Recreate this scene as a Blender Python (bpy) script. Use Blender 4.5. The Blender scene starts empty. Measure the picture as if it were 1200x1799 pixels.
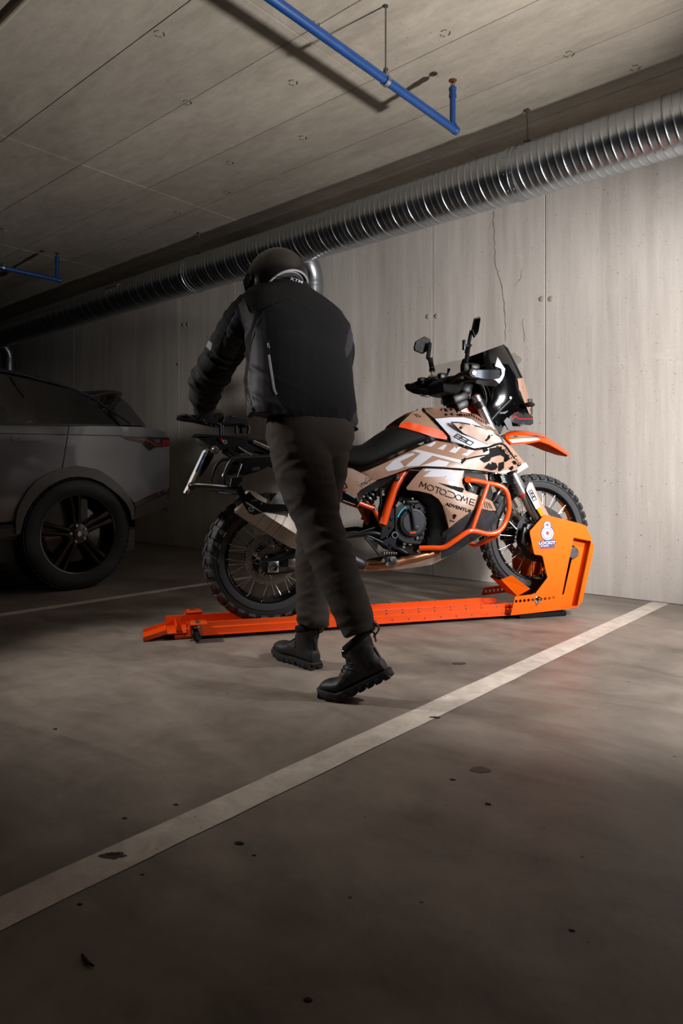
import bpy, bmesh, math, random
from math import pi, sin, cos, radians, sqrt, hypot
from mathutils import Vector, Matrix, noise
from mathutils.bvhtree import BVHTree
from mathutils.geometry import delaunay_2d_cdt

random.seed(7)
SC = bpy.context.scene
COL = SC.collection

# ------------------------------------------------------------------ camera
F_PX, HORIZON, YAW, CAM_Z = 1200.0, 832.0, radians(41.0), 0.80
cam = bpy.data.cameras.new('camera')
cam.sensor_fit = 'VERTICAL'
cam.sensor_height = 36.0
cam.sensor_width = 24.0
cam.lens = F_PX / 1799.0 * 36.0
cam.shift_y = -(899.5 - HORIZON) / 1799.0
cam.clip_start, cam.clip_end = 0.05, 100
camo = bpy.data.objects.new('camera', cam)
camo.location = (0, 0, CAM_Z)
camo.rotation_euler = (radians(90), 0, YAW)
COL.objects.link(camo)
SC.camera = camo

# ------------------------------------------------------------------ world, lamps, exposure
w = bpy.data.worlds.new('world')
w.use_nodes = True
w.node_tree.nodes['Background'].inputs[0].default_value = (0.9, 0.95, 1.0, 1)
w.node_tree.nodes['Background'].inputs[1].default_value = 0.0015
SC.world = w

def aim(o, target):
    d = Vector(target) - o.location
    o.rotation_euler = d.to_track_quat('-Z', 'Y').to_euler()

def spot(name, loc, target, power, angle, blend, size, color=(1, 0.95, 0.9)):
    l = bpy.data.lights.new(name, 'SPOT')
    l.energy, l.spot_size, l.spot_blend, l.shadow_soft_size, l.color = power, radians(angle), blend, size, color
    o = bpy.data.objects.new(name, l)
    o.location = loc
    aim(o, target)
    COL.objects.link(o)
    return o

def area(name, loc, target, power, sx, sy, color=(1, 0.95, 0.9), spread=180):
    l = bpy.data.lights.new(name, 'AREA')
    l.shape = 'RECTANGLE'
    l.energy, l.size, l.size_y, l.color = power, sx, sy, color
    l.spread = radians(spread)
    o = bpy.data.objects.new(name, l)
    o.location = loc
    aim(o, target)
    COL.objects.link(o)
    return o

WARM = (1.0, 0.975, 0.955)
spot('wall_fill_spot', (1.5, 2.3, 1.5), (-1.85, 4.5, 1.3), 1080, 54, 0.9, 0.10, WARM)  # unseen spot split off from the key light to brighten the wall
spot('key_lamp', (0.75, 2.85, 1.45), (-1.95, 3.35, 0.68), 165, 46, 0.8, 0.10, WARM)
spot('floor_fill_spot', (0.55, 3.05, 2.2), (-1.15, 3.1, 0.0), 490, 62, 0.9, 0.12, WARM)  # unseen spot added overhead to brighten the right-hand floor
spot('ceiling_fill_spot', (0.9, 2.75, 0.9), (-2.2, 2.15, 3.05), 860, 76, 1.0, 0.07, WARM)  # unseen low spot added beside the key, aimed up to brighten the ceiling
spot('left_lamp', (-3.45, 0.80, 1.80), (-2.15, 1.95, 0.25), 165, 72, 1.0, 0.10, (1.0, 0.95, 0.9))

vs = SC.view_settings
vs.view_transform, vs.look, vs.exposure, vs.gamma = 'Standard', 'None', 0.0, 1.0
vs.use_curve_mapping = False
SC.cycles.use_denoising = True
SC.cycles.max_bounces = 8
SC.cycles.diffuse_bounces = 2

# ------------------------------------------------------------------ photograph pixels to points of the place
CAM = Vector((0, 0, CAM_Z))
FWD = Vector((-sin(YAW), cos(YAW), 0))
RGT = Vector((cos(YAW), sin(YAW), 0))
UPV = Vector((0, 0, 1))

def ray(u, v):
    return FWD + RGT * ((u - 600) / F_PX) + UPV * ((HORIZON - v) / F_PX)

def at_z(u, v, z):
    r = ray(u, v)
    return CAM + r * ((z - CAM_Z) / r.z)

def at_y(u, v, y):
    r = ray(u, v)
    return CAM + r * (y / r.y)

def at_d(u, v, d):
    return CAM + ray(u, v) * d

class Frame:
    """Local frame of a long thing: x along its heading, y to its left, z up; p(u, v, l) meets the plane at l to its right."""
    def __init__(s, origin, heading):
        s.o, s.h = Vector(origin), heading
        s.sd = Vector((cos(heading), sin(heading), 0))
        s.nd = Vector((sin(heading), -cos(heading), 0))
        s.m = Matrix.Translation(s.o) @ Matrix.Rotation(heading, 4, 'Z')
        s.inv = s.m.inverted()
        s.cam = s.inv @ CAM
    def p(s, u, v, l=0.0):
        r = ray(u, v)
        t = (l - (CAM - s.o).dot(s.nd)) / r.dot(s.nd)
        return s.inv @ (CAM + r * t)
    def dirn(s, u, v):
        return (s.inv.to_3x3() @ ray(u, v)).normalized()

class WorldFrame:
    cam = CAM
    def dirn(s, u, v):
        return ray(u, v).normalized()
    def p(s, u, v, l):
        return at_d(u, v, 2.7)
WF = WorldFrame()
BK = Frame((-2.583, 2.396, 0), radians(57.5))
CR = Frame((-4.45, 2.37, 0), radians(90))

# ------------------------------------------------------------------ materials
def lin(c):
    return c / 12.92 if c <= 0.04045 else ((c + 0.055) / 1.055) ** 2.4

def rgb(r, g, b):
    return (lin(r / 255), lin(g / 255), lin(b / 255), 1)

def mat(name, col, rough=0.5, metal=0.0, var=0.10, scale=30, bump=0.0, bscale=200, coat=0.0, spec=0.5, emit=0, alpha=1.0, trans=0.0):
    m = bpy.data.materials.new(name)
    m.use_nodes = True
    nt = m.node_tree
    b = nt.nodes['Principled BSDF']
    b.inputs['Base Color'].default_value = col
    b.inputs['Metallic'].default_value = metal
    b.inputs['Specular IOR Level'].default_value = spec
    b.inputs['Coat Weight'].default_value = coat
    b.inputs['Coat Roughness'].default_value = 0.08
    b.inputs['Transmission Weight'].default_value = trans
    tc = nt.nodes.new('ShaderNodeTexCoord')
    n = nt.nodes.new('ShaderNodeTexNoise')
    n.inputs['Scale'].default_value = scale
    n.inputs['Detail'].default_value = 5
    nt.links.new(tc.outputs['Object'], n.inputs['Vector'])
    mr = nt.nodes.new('ShaderNodeMapRange')
    mr.inputs[3].default_value = max(0.02, rough - 0.5 * var)
    mr.inputs[4].default_value = min(1, rough + 0.5 * var)
    nt.links.new(n.outputs['Fac'], mr.inputs[0])
    nt.links.new(mr.outputs[0], b.inputs['Roughness'])
    mx = nt.nodes.new('ShaderNodeMix')
    mx.data_type = 'RGBA'
    mx.inputs[6].default_value = [c * (1 - var) for c in col[:3]] + [1]
    mx.inputs[7].default_value = [min(1, c * (1 + var)) for c in col[:3]] + [1]
    nt.links.new(n.outputs['Fac'], mx.inputs[0])
    nt.links.new(mx.outputs[2], b.inputs['Base Color'])
    if bump:
        n2 = nt.nodes.new('ShaderNodeTexNoise')
        n2.inputs['Scale'].default_value = bscale
        n2.inputs['Detail'].default_value = 3
        nt.links.new(tc.outputs['Object'], n2.inputs['Vector'])
        bp = nt.nodes.new('ShaderNodeBump')
        bp.inputs['Strength'].default_value = bump
        bp.inputs['Distance'].default_value = 0.003
        nt.links.new(n2.outputs['Fac'], bp.inputs['Height'])
        nt.links.new(bp.outputs[0], b.inputs['Normal'])
    return m

class NB:
    """Small node-graph builder on a material."""
    def __init__(s, name):
        s.m = bpy.data.materials.new(name)
        s.m.use_nodes = True
        s.t = s.m.node_tree
        s.b = s.t.nodes['Principled BSDF']
        s.tc = s.t.nodes.new('ShaderNodeTexCoord')
        s.geo = s.t.nodes.new('ShaderNodeNewGeometry')
    def set(s, sock, v):
        if hasattr(v, 'is_linked') or hasattr(v, 'links'):
            s.t.links.new(v, sock)
        else:
            sock.default_value = v
    def mapping(s, vec, scale=(1, 1, 1), loc=(0, 0, 0)):
        n = s.t.nodes.new('ShaderNodeMapping')
        s.set(n.inputs[0], vec)
        n.inputs['Scale'].default_value = scale
        n.inputs['Location'].default_value = loc
        return n.outputs[0]
    def noise(s, vec, scale, detail=4, rough=0.55, dist=0.0):
        n = s.t.nodes.new('ShaderNodeTexNoise')
        s.set(n.inputs['Vector'], vec)
        n.inputs['Scale'].default_value = scale
        n.inputs['Detail'].default_value = detail
        n.inputs['Roughness'].default_value = rough
        n.inputs['Distortion'].default_value = dist
        return n.outputs['Fac']
    def voro(s, vec, scale, rnd=1.0):
        n = s.t.nodes.new('ShaderNodeTexVoronoi')
        s.set(n.inputs['Vector'], vec)
        n.inputs['Scale'].default_value = scale
        n.inputs['Randomness'].default_value = rnd
        return n.outputs['Distance'], n.outputs['Color']
    def ramp(s, fac, a, b, va=0.0, vb=1.0):
        n = s.t.nodes.new('ShaderNodeMapRange')
        s.set(n.inputs[0], fac)
        for i, v in zip((1, 2, 3, 4), (a, b, va, vb)):
            n.inputs[i].default_value = v
        return n.outputs[0]
    def math(s, op, a, b=0.0):
        n = s.t.nodes.new('ShaderNodeMath')
        n.operation = op
        s.set(n.inputs[0], a)
        s.set(n.inputs[1], b)
        return n.outputs[0]
    def mix(s, fac, a, b, mode='MIX'):
        n = s.t.nodes.new('ShaderNodeMix')
        n.data_type = 'RGBA'
        n.blend_type = mode
        s.set(n.inputs[0], fac)
        s.set(n.inputs[6], a)
        s.set(n.inputs[7], b)
        return n.outputs[2]
    def bump(s, h, strength, dist):
        n = s.t.nodes.new('ShaderNodeBump')
        s.set(n.inputs['Height'], h)
        n.inputs['Strength'].default_value = strength
        n.inputs['Distance'].default_value = dist
        s.t.links.new(n.outputs[0], s.b.inputs['Normal'])
    def sep(s, vec):
        n = s.t.nodes.new('ShaderNodeSeparateXYZ')
        s.set(n.inputs[0], vec)
        return n.outputs
    def rand(s):
        return s.t.nodes.new('ShaderNodeObjectInfo').outputs['Random']

def concrete(name, c_dark, c_light, stretch, pores=1.0, rough=(0.75, 0.95), wet=0.0, rnd=0.10, spec=0.3):
    k = NB(name)
    P = k.geo.outputs['Position']
    big = k.noise(k.mapping(P, stretch), 0.9, 6, 0.6, 0.6)
    mid = k.noise(k.mapping(P, stretch), 5, 6, 0.65, 0.3)
    fine = k.noise(P, 60, 4, 0.7)
    f = k.math('ADD', k.math('MULTIPLY', big, 0.5), k.math('ADD', k.math('MULTIPLY', mid, 0.35), k.math('MULTIPLY', fine, 0.15)))
    strk = k.noise(k.mapping(P, (stretch[0] * 5, stretch[1] * 5, stretch[2] * 1.2)), 2.4, 5, 0.7, 0.2)
    f = k.math('ADD', k.math('MULTIPLY', f, 0.75), k.math('MULTIPLY', strk, 0.25))
    col = k.mix(k.ramp(f, 0.38, 0.62), c_dark, c_light)
    # pale lime bloom
    blo = k.ramp(k.noise(P, 1.7, 8, 0.7, 1.2), 0.60, 0.80, 0, 0.35)
    col = k.mix(blo, col, [min(1, x * 1.5) for x in c_light[:3]] + [1])
    # air pores
    wob = k.t.nodes.new('ShaderNodeTexNoise')
    wob.inputs['Scale'].default_value = 42
    k.set(wob.inputs['Vector'], P)
    PW = k.mix(0.030, P, wob.outputs['Color'], 'ADD')
    d, c2 = k.voro(PW, 26)
    gate = k.ramp(k.noise(P, 2.2, 2), 0.42, 0.62)
    sz = k.math('MULTIPLY', k.ramp(k.sep(c2)[0], 0.60, 1.0, 0, 0.17), gate)
    por = k.math('MULTIPLY', k.math('LESS_THAN', d, sz), pores)
    d3, c3 = k.voro(PW, 75)
    por2 = k.math('MULTIPLY', k.math('LESS_THAN', d3, k.ramp(k.sep(c3)[0], 0.80, 1.0, 0, 0.25)), pores)
    po = k.math('MAXIMUM', por, por2)
    col = k.mix(k.math('MULTIPLY', po, 0.7), col, [x * 0.22 for x in c_dark[:3]] + [1])
    r = k.ramp(k.rand(), 0, 1, 1 - rnd, 1 + rnd)
    n = k.t.nodes.new('ShaderNodeCombineXYZ')
    for i in range(3):
        k.t.links.new(r, n.inputs[i])
    col = k.mix(1.0, col, n.outputs[0], 'MULTIPLY')
    k.set(k.b.inputs['Base Color'], col)
    k.set(k.b.inputs['Roughness'], k.ramp(mid, 0.3, 0.7, rough[1], rough[0]))
    k.b.inputs['Specular IOR Level'].default_value = spec
    k.bump(k.math('SUBTRACT', k.math('ADD', k.math('MULTIPLY', fine, 0.3), mid), k.math('MULTIPLY', po, 1.5)), 0.35, 0.004)
    return k.m

M = {}
M['wall'] = concrete('wall_concrete', rgb(164, 156, 149), rgb(202, 195, 188), (1.6, 1.6, 0.22), 1.0, (0.7, 0.9), rnd=0.06)
M['wall_back'] = mat('wall_joint', rgb(70, 64, 58), 0.9)
M['ceiling'] = concrete('ceiling_concrete', rgb(136, 128, 116), rgb(170, 161, 148), (0.6, 1.6, 1), 0.6, (0.75, 0.95), rnd=0.07)
M['joint'] = mat('ceiling_joint', rgb(60, 55, 48), 0.9)
M['plug'] = mat('tie_plug', rgb(158, 148, 136), 0.85, bump=0.2)

def floor_mat():
    k = NB('floor_concrete')
    P = k.geo.outputs['Position']
    big = k.noise(k.mapping(P, (1.0, 0.8, 1)), 0.8, 7, 0.62, 1.0)
    sweep = k.noise(k.mapping(P, (0.55, 1.6, 1)), 1.7, 6, 0.6, 1.2)
    mid = k.noise(P, 6, 7, 0.7, 0.5)
    fine = k.noise(P, 55, 4, 0.7)
    f = k.math('ADD', k.math('MULTIPLY', big, 0.4), k.math('ADD', k.math('MULTIPLY', sweep, 0.35), k.math('MULTIPLY', mid, 0.25)))
    col = k.mix(k.ramp(f, 0.37, 0.63), rgb(90, 82, 75), rgb(148, 137, 127))
    dark = k.ramp(k.noise(k.mapping(P, (0.5, 1.3, 1), (3, 1, 0)), 1.3, 5, 0.6, 1.5), 0.56, 0.72, 0, 0.45)
    col = k.mix(dark, col, rgb(80, 69, 60))
    d, c = k.voro(P, 18)
    sp = k.math('LESS_THAN', d, k.ramp(k.sep(c)[0], 0.86, 1.0, 0, 0.10))
    col = k.mix(k.math('MULTIPLY', sp, 0.75), col, rgb(40, 34, 30))
    scr = k.ramp(k.noise(k.mapping(P, (1, 6, 1)), 9, 4, 0.8, 2.0), 0.66, 0.74, 0, 0.22)
    col = k.mix(scr, col, rgb(165, 155, 145))
    k.set(k.b.inputs['Base Color'], col)
    k.set(k.b.inputs['Roughness'], k.ramp(k.math('ADD', k.math('MULTIPLY', mid, 0.6), k.math('MULTIPLY', sweep, 0.4)), 0.3, 0.7, 0.30, 0.52))
    k.b.inputs['Specular IOR Level'].default_value = 0.12
    k.bump(k.math('ADD', k.math('MULTIPLY', fine, 0.25), k.math('SUBTRACT', mid, k.math('MULTIPLY', sp, 0.8))), 0.22, 0.004)
    return k.m
M['floor'] = floor_mat()

def line_mat():
    k = NB('road_paint')
    P = k.geo.outputs['Position']
    a = k.noise(P, 14, 6, 0.7, 0.6)
    col = k.mix(k.ramp(a, 0.35, 0.65), rgb(172, 162, 152), rgb(202, 191, 180))
    d, c = k.voro(P, 40)
    sp = k.math('LESS_THAN', d, k.ramp(k.sep(c)[0], 0.85, 1.0, 0, 0.16))
    col = k.mix(k.math('MULTIPLY', sp, 0.7), col, rgb(90, 74, 62))
    wear = k.ramp(k.noise(P, 3.5, 8, 0.75, 1), 0.58, 0.72, 0, 0.4)
    col = k.mix(wear, col, rgb(172, 158, 146))
    k.set(k.b.inputs['Base Color'], col)
    k.b.inputs['Roughness'].default_value = 0.6
    k.bump(a, 0.2, 0.002)
    return k.m
M['line'] = line_mat()

M['galv'] = mat('galvanised_steel', rgb(178, 184, 190), 0.30, 1.0, 0.16, 9, 0.05, 60)
M['screen'] = mat('smoked_screen', rgb(5, 5, 6), 0.13, 0, 0.05, 20, spec=0.3)
M['zinc'] = mat('zinc_hardware', rgb(165, 165, 165), 0.35, 1.0)
M['rod'] = mat('dull_rod', rgb(110, 105, 100), 0.5, 0.8)
M['blue'] = mat('blue_pipe_paint', rgb(0, 50, 104), 0.4, 0, 0.12, 14, coat=0.2)
M['bronze'] = mat('sprinkler_bronze', rgb(120, 72, 44), 0.45, 0.7)
M['black'] = mat('black_plastic', rgb(12, 12, 13), 0.55, 0, 0.2, 40, 0.06, spec=0.25)
M['blackgloss'] = mat('gloss_black', rgb(12, 12, 14), 0.12, 0, 0.1, 20, coat=0.6)
M['darkmetal'] = mat('dark_cast_metal', rgb(48, 49, 53), 0.42, 0.5, 0.12, 50, 0.08, 300)
M['satin'] = mat('satin_black_metal', rgb(15, 15, 17), 0.42, 0.1, 0.1, 30, spec=0.35)
M['graphite'] = mat('graphite_cover', rgb(58, 60, 66), 0.42, 0.4, 0.06, 40)
M['gunmetal'] = mat('blue_grey_steel', rgb(40, 44, 52), 0.38, 0.7)
M['seat'] = mat('seat_vinyl', rgb(14, 14, 15), 0.7, 0, 0.1, 30, 0.12, 500, spec=0.2)
M['rubber'] = mat('tyre_rubber', rgb(36, 36, 38), 0.72, 0, 0.15, 14, 0.12, 160)
M['alu'] = mat('raw_aluminium', rgb(196, 196, 200), 0.28, 1.0, 0.12, 30)
M['chrome'] = mat('chrome', rgb(226, 226, 230), 0.10, 1.0, 0.05)
M['steel'] = mat('brushed_steel', rgb(152, 142, 134), 0.34, 1.0, 0.15, 18)
M['pipe'] = mat('heat_tinted_pipe', rgb(150, 106, 78), 0.36, 0.9, 0.3, 12)
M['spoke'] = mat('spoke_steel', rgb(190, 186, 180), 0.25, 1.0)
M['orange'] = mat('orange_paint', rgb(226, 74, 12), 0.30, 0, 0.04, 20, coat=0.35)
M['standorange'] = mat('orange_powder_coat', rgb(214, 88, 0), 0.42, 0, 0.04, 40, 0.05, 600, spec=0.3)
M['railorange'] = mat('orange_rail_paint', rgb(226, 76, 10), 0.32, 0, 0.05, 30, coat=0.2)
M['tan'] = mat('tan_bodywork', rgb(150, 116, 97), 0.36, 0, 0.03, 10, coat=0.2)
M['white'] = mat('white_bodywork', rgb(186, 187, 196), 0.34, 0, 0.02, 10, coat=0.2)
M['ink'] = mat('black_print', rgb(5, 5, 6), 0.6, 0, 0.03, spec=0.1)
M['wink'] = mat('white_print', rgb(190, 190, 198), 0.6, 0, 0.03, spec=0.2)
M['rink'] = mat('red_print', rgb(196, 28, 26), 0.6, 0, 0.03, spec=0.2)
M['oink'] = mat('orange_print', rgb(240, 86, 30), 0.6, 0, 0.03, spec=0.2)
M['cink'] = mat('cyan_print', rgb(60, 178, 206), 0.6, 0, 0.03, spec=0.2)
M['navy'] = mat('navy_print', rgb(66, 62, 92), 0.6, 0, 0.03, spec=0.2)
M['mauve'] = mat('mauve_print', rgb(136, 60, 92), 0.6, 0, 0.03, spec=0.2)
M['lavender'] = mat('lavender_print', rgb(206, 208, 226), 0.6, 0, 0.03, spec=0.2)
M['amber'] = mat('amber_reflector', rgb(214, 128, 12), 0.2, 0, 0.05, coat=0.5)
M['red'] = mat('red_anodised', rgb(180, 22, 20), 0.3, 0.3)
M['lens'] = mat('clear_lens', rgb(70, 71, 74), 0.12, 0.2, 0.1, coat=0.6)
M['plate'] = mat('number_plate_white', rgb(214, 210, 204), 0.45)
M['bluestrip'] = mat('number_plate_blue', rgb(34, 92, 170), 0.45)
M['guard'] = mat('scuffed_carbon_guard', rgb(36, 36, 41), 0.5, 0.1, 0.35, 26, 0.35, 60)
M['skid'] = mat('skid_plate_alloy', rgb(176, 158, 148), 0.42, 0.7, 0.15, 20)
M['mirror'] = mat('mirror_glass', rgb(90, 92, 96), 0.06, 1.0, 0.02)
M['carpaint'] = mat('grey_car_paint', rgb(90, 90, 94), 0.42, 0.25, 0.05, 60, coat=0.7)
M['carblack'] = mat('car_black_trim', rgb(16, 16, 17), 0.35, 0, 0.1)
M['carflare'] = mat('car_grey_flare', rgb(70, 68, 67), 0.45, 0.2, 0.06)
M['carglass'] = mat('car_tinted_glass', rgb(8, 8, 9), 0.05, 0, 0.0, coat=0.3)
M['carwheel'] = mat('gloss_black_wheel', rgb(11, 11, 12), 0.16, 0.2, 0.1, coat=0.6)
M['tail'] = mat('tail_lamp_red', rgb(120, 8, 14), 0.15, 0, 0.05, coat=0.8)
M['jacket'] = mat('black_softshell', rgb(10, 10, 12), 0.85, 0, 0.15, 60, 0.25, 900, spec=0.2)
def jacket_zones():
    k = NB('softshell_panels')
    def at(nm):
        n = k.t.nodes.new('ShaderNodeAttribute')
        n.attribute_name = nm
        return k.math('GREATER_THAN', n.outputs['Fac'], 0.0)
    n1 = k.noise(k.tc.outputs['Object'], 60, 4)
    g = at('grey_zone')
    col = k.mix(g, k.mix(n1, rgb(8, 8, 10), rgb(12, 12, 14)), k.mix(n1, rgb(34, 33, 39), rgb(40, 39, 46)))
    r = at('reflective_zone')
    k.set(k.b.inputs['Base Color'], k.mix(r, col, rgb(120, 120, 126)))
    k.set(k.b.inputs['Roughness'], k.ramp(g, 0, 1, 0.85, 0.6))
    k.b.inputs['Specular IOR Level'].default_value = 0.25
    k.bump(k.noise(k.tc.outputs['Object'], 900, 2), 0.25, 0.002)
    return k.m
M['jacketzones'] = jacket_zones()
M['jacketgrey'] = mat('slate_softshell', rgb(36, 35, 41), 0.55, 0, 0.10, 60, 0.2, 900)
M['reflective'] = mat('reflective_piping', rgb(150, 150, 156), 0.4, 0.3)
M['trouser'] = mat('charcoal_cotton', rgb(60, 54, 50), 0.9, 0, 0.14, 24, 0.35, 1100, spec=0.2)
M['boot'] = mat('black_leather', rgb(26, 25, 25), 0.55, 0, 0.25, 30, 0.25, 260)
M['sole'] = mat('boot_sole', rgb(24, 23, 22), 0.75, 0, 0.2, 30)
M['glove'] = mat('black_glove', rgb(24, 23, 24), 0.6, 0, 0.2, 40, 0.2, 400)
M['helmet'] = mat('satin_black_helmet', rgb(20, 18, 18), 0.30, 0, 0.05, 20, coat=0.15)
M['liner'] = mat('helmet_liner', rgb(26, 25, 27), 0.9)
M['rimgrey'] = mat('grey_edge_trim', rgb(118, 116, 118), 0.5)
M['visor'] = mat('clear_visor', rgb(170, 175, 180), 0.06, 0, 0.0, trans=0.85)
M['skin'] = mat('skin', rgb(196, 150, 124), 0.5)
M['dirt'] = mat('dark_crumb', rgb(36, 28, 24), 0.9)
M['stain'] = mat('oil_stain', rgb(58, 52, 46), 0.5)

# ------------------------------------------------------------------ mesh helpers
class G:
    """Vertices and faces being collected; build() links them as ONE mesh object."""
    def __init__(s):
        s.v, s.f, s.mi = [], [], []
    def add(s, v, f, m=0):
        o = len(s.v)
        s.v += [tuple(x) for x in v]
        s.f += [tuple(i + o for i in q) for q in f]
        s.mi += [m] * len(f)
        return s
    def xf(s, mtx):
        s.v = [tuple(mtx @ Vector(p)) for p in s.v]
        return s
    def mirror_y(s):
        n = len(s.v)
        s.add([(x, -y, z) for x, y, z in s.v], [tuple(reversed(q)) for q in s.f])
        return s
    def mesh(s, name, mats, ang=35):
        me = bpy.data.meshes.new(name)
        me.from_pydata(s.v, [], s.f)
        for m in (mats if isinstance(mats, (list, tuple)) else [mats]):
            me.materials.append(m)
        if any(s.mi):
            me.polygons.foreach_set('material_index', s.mi)
        me.validate()
        bm = bmesh.new()
        bm.from_mesh(me)
        bmesh.ops.recalc_face_normals(bm, faces=bm.faces)
        bm.to_mesh(me)
        bm.free()
        me.shade_smooth()
        me.set_sharp_from_angle(angle=radians(ang))
        return me
    def build(s, name, mats, parent=None, ang=35, bevel=0, loc=None):
        return link(name, s.mesh(name, mats, ang), parent, bevel, loc)

def link(name, me, parent=None, bevel=0, loc=None, mw=None):
    o = bpy.data.objects.new(name, me)
    COL.objects.link(o)
    if parent:
        o.parent = parent
    if loc is not None:
        o.location = loc
    if mw is not None:
        o.matrix_local = mw
    if bevel:
        b = o.modifiers.new('bevel', 'BEVEL')
        b.width, b.segments, b.limit_method, b.angle_limit = bevel, 2, 'ANGLE', radians(40)
        b.harden_normals = False
    return o

def tag(o, label=None, cat=None, group=None, kind=None):
    if label: o['label'] = label
    if cat: o['category'] = cat
    if group: o['group'] = group
    if kind: o['kind'] = kind
    return o

def empty(name, loc=(0, 0, 0), rz=0.0):
    o = bpy.data.objects.new(name, None)
    o.empty_display_size = 0.1
    o.location = loc
    o.rotation_euler = (0, 0, rz)
    COL.objects.link(o)
    return o

def box(c, s, rot=None):
    x, y, z = s[0] / 2, s[1] / 2, s[2] / 2
    v = [Vector((i * x, j * y, k * z)) for i in (-1, 1) for j in (-1, 1) for k in (-1, 1)]
    if rot is not None:
        v = [rot @ p for p in v]
    c = Vector(c)
    return [p + c for p in v], [(0, 1, 3, 2), (4, 6, 7, 5), (0, 4, 5, 1), (2, 3, 7, 6), (0, 2, 6, 4), (1, 5, 7, 3)]

def bevbox(c, s, b=0.004, rot=None):
    """Box with chamfered edges (24 vertices)."""
    x, y, z = s[0] / 2, s[1] / 2, s[2] / 2
    b = min(b, x * 0.45, y * 0.45, z * 0.45)
    bm = bmesh.new()
    bmesh.ops.create_cube(bm, size=1, matrix=Matrix.Diagonal((s[0], s[1], s[2], 1)))
    bmesh.ops.bevel(bm, geom=bm.edges[:], offset=b, segments=2, affect='EDGES', profile=0.5)
    bm.verts.index_update()
    c = Vector(c)
    v = [((rot @ p.co) if rot is not None else p.co.copy()) + c for p in bm.verts]
    f = [tuple(q.index for q in t.verts) for t in bm.faces]
    bm.free()
    return v, f

def basis(d):
    d = Vector(d).normalized()
    a = Vector((0, 0, 1)) if abs(d.z) < 0.9 else Vector((1, 0, 0))
    x = d.cross(a).normalized()
    return x, x.cross(d).normalized()

def tube(pts, r, n=12, caps=True, closed=False, flat=1.0):
    """Sweep of a round (or flattened) section along pts with parallel transport; r may be a list."""
    pts = [Vector(p) for p in pts]
    N = len(pts)
    rs = r if isinstance(r, (list, tuple)) else [r] * N
    V, Fc = [], []
    pd = None
    for i, p in enumerate(pts):
        if closed:
            d = (pts[(i + 1) % N] - pts[i - 1]).normalized()
        else:
            d = (pts[min(i + 1, N - 1)] - pts[max(i - 1, 0)]).normalized()
        if pd is None:
            x, y = basis(d)
        else:
            q = pd.rotation_difference(d)
            x, y = q @ x, q @ y
        pd = d
        for k in range(n):
            a = 2 * pi * k / n
            V.append(p + (x * cos(a) + y * sin(a) * flat) * rs[i])
    M_ = N if closed else N - 1
    for i in range(M_):
        for k in range(n):
            a, b = i * n + k, i * n + (k + 1) % n
            c, d = ((i + 1) % N) * n + (k + 1) % n, ((i + 1) % N) * n + k
            Fc.append((a, b, c, d))
    if caps and not closed:
        Fc.append(tuple(range(n - 1, -1, -1)))
        Fc.append(tuple(range((N - 1) * n, N * n)))
    return V, Fc

def smooth_path(pts, sub=6):
    """Catmull-Rom through pts."""
    P = [Vector(p) for p in pts]
    P = [P[0] * 2 - P[1]] + P + [P[-1] * 2 - P[-2]]
    out = []
    for i in range(1, len(P) - 2):
        for k in range(sub):
            t = k / sub
            a, b, c, d = P[i - 1], P[i], P[i + 1], P[i + 2]
            out.append(0.5 * ((2 * b) + (c - a) * t + (2 * a - 5 * b + 4 * c - d) * t * t + (3 * b - 3 * c + d - a) * t ** 3))
    out.append(P[-2])
    return out

def round_path(pts, rad=0.05, sub=6):
    """Polyline with its corners rounded, as a bent tube."""
    P = [Vector(p) for p in pts]
    out = [P[0]]
    for i in range(1, len(P) - 1):
        a, b, c = P[i - 1], P[i], P[i + 1]
        ra = min(rad, (a - b).length * 0.48, (c - b).length * 0.48)
        p, q = b + (a - b).normalized() * ra, b + (c - b).normalized() * ra
        for k in range(sub + 1):
            t = k / sub
            out.append(p * (1 - t) ** 2 + b * 2 * t * (1 - t) + q * t * t)
    out.append(P[-1])
    return out

def lathe(prof, n=32, axis='y', c=(0, 0, 0), arc=2 * pi):
    """prof = [(r, h)...] turned about the axis; open at r>0 ends, closed at r=0."""
    V, Fc = [], []
    full = abs(arc - 2 * pi) < 1e-6
    K = n if full else n + 1
    for r, h in prof:
        for k in range(K):
            a = arc * k / n
            x, y = r * cos(a), r * sin(a)
            V.append({'y': (x, h, y), 'z': (x, y, h), 'x': (h, x, y)}[axis])
    for i in range(len(prof) - 1):
        for k in range(n):
            k2 = (k + 1) % K
            Fc.append((i * K + k, i * K + k2, (i + 1) * K + k2, (i + 1) * K + k))
    c = Vector(c)
    return [Vector(p) + c for p in V], Fc

def disc_bolt(c, d, r=0.006, h=0.005, n=8):
    """Socket-head bolt on a surface, pointing along d."""
    d = Vector(d).normalized()
    x, y = basis(d)
    V, Fc = [], []
    prof = [(r, 0), (r, h * 0.8), (r * 0.85, h), (r * 0.5, h), (r * 0.45, h * 0.45), (0.0005, h * 0.45)]
    c = Vector(c)
    for rr, hh in prof:
        for k in range(n):
            a = 2 * pi * k / n
            V.append(c + d * hh + (x * cos(a) + y * sin(a)) * rr)
    for i in range(len(prof) - 1):
        for k in range(n):
            Fc.append((i * n + k, i * n + (k + 1) % n, (i + 1) * n + (k + 1) % n, (i + 1) * n + k))
    return V, Fc

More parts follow.
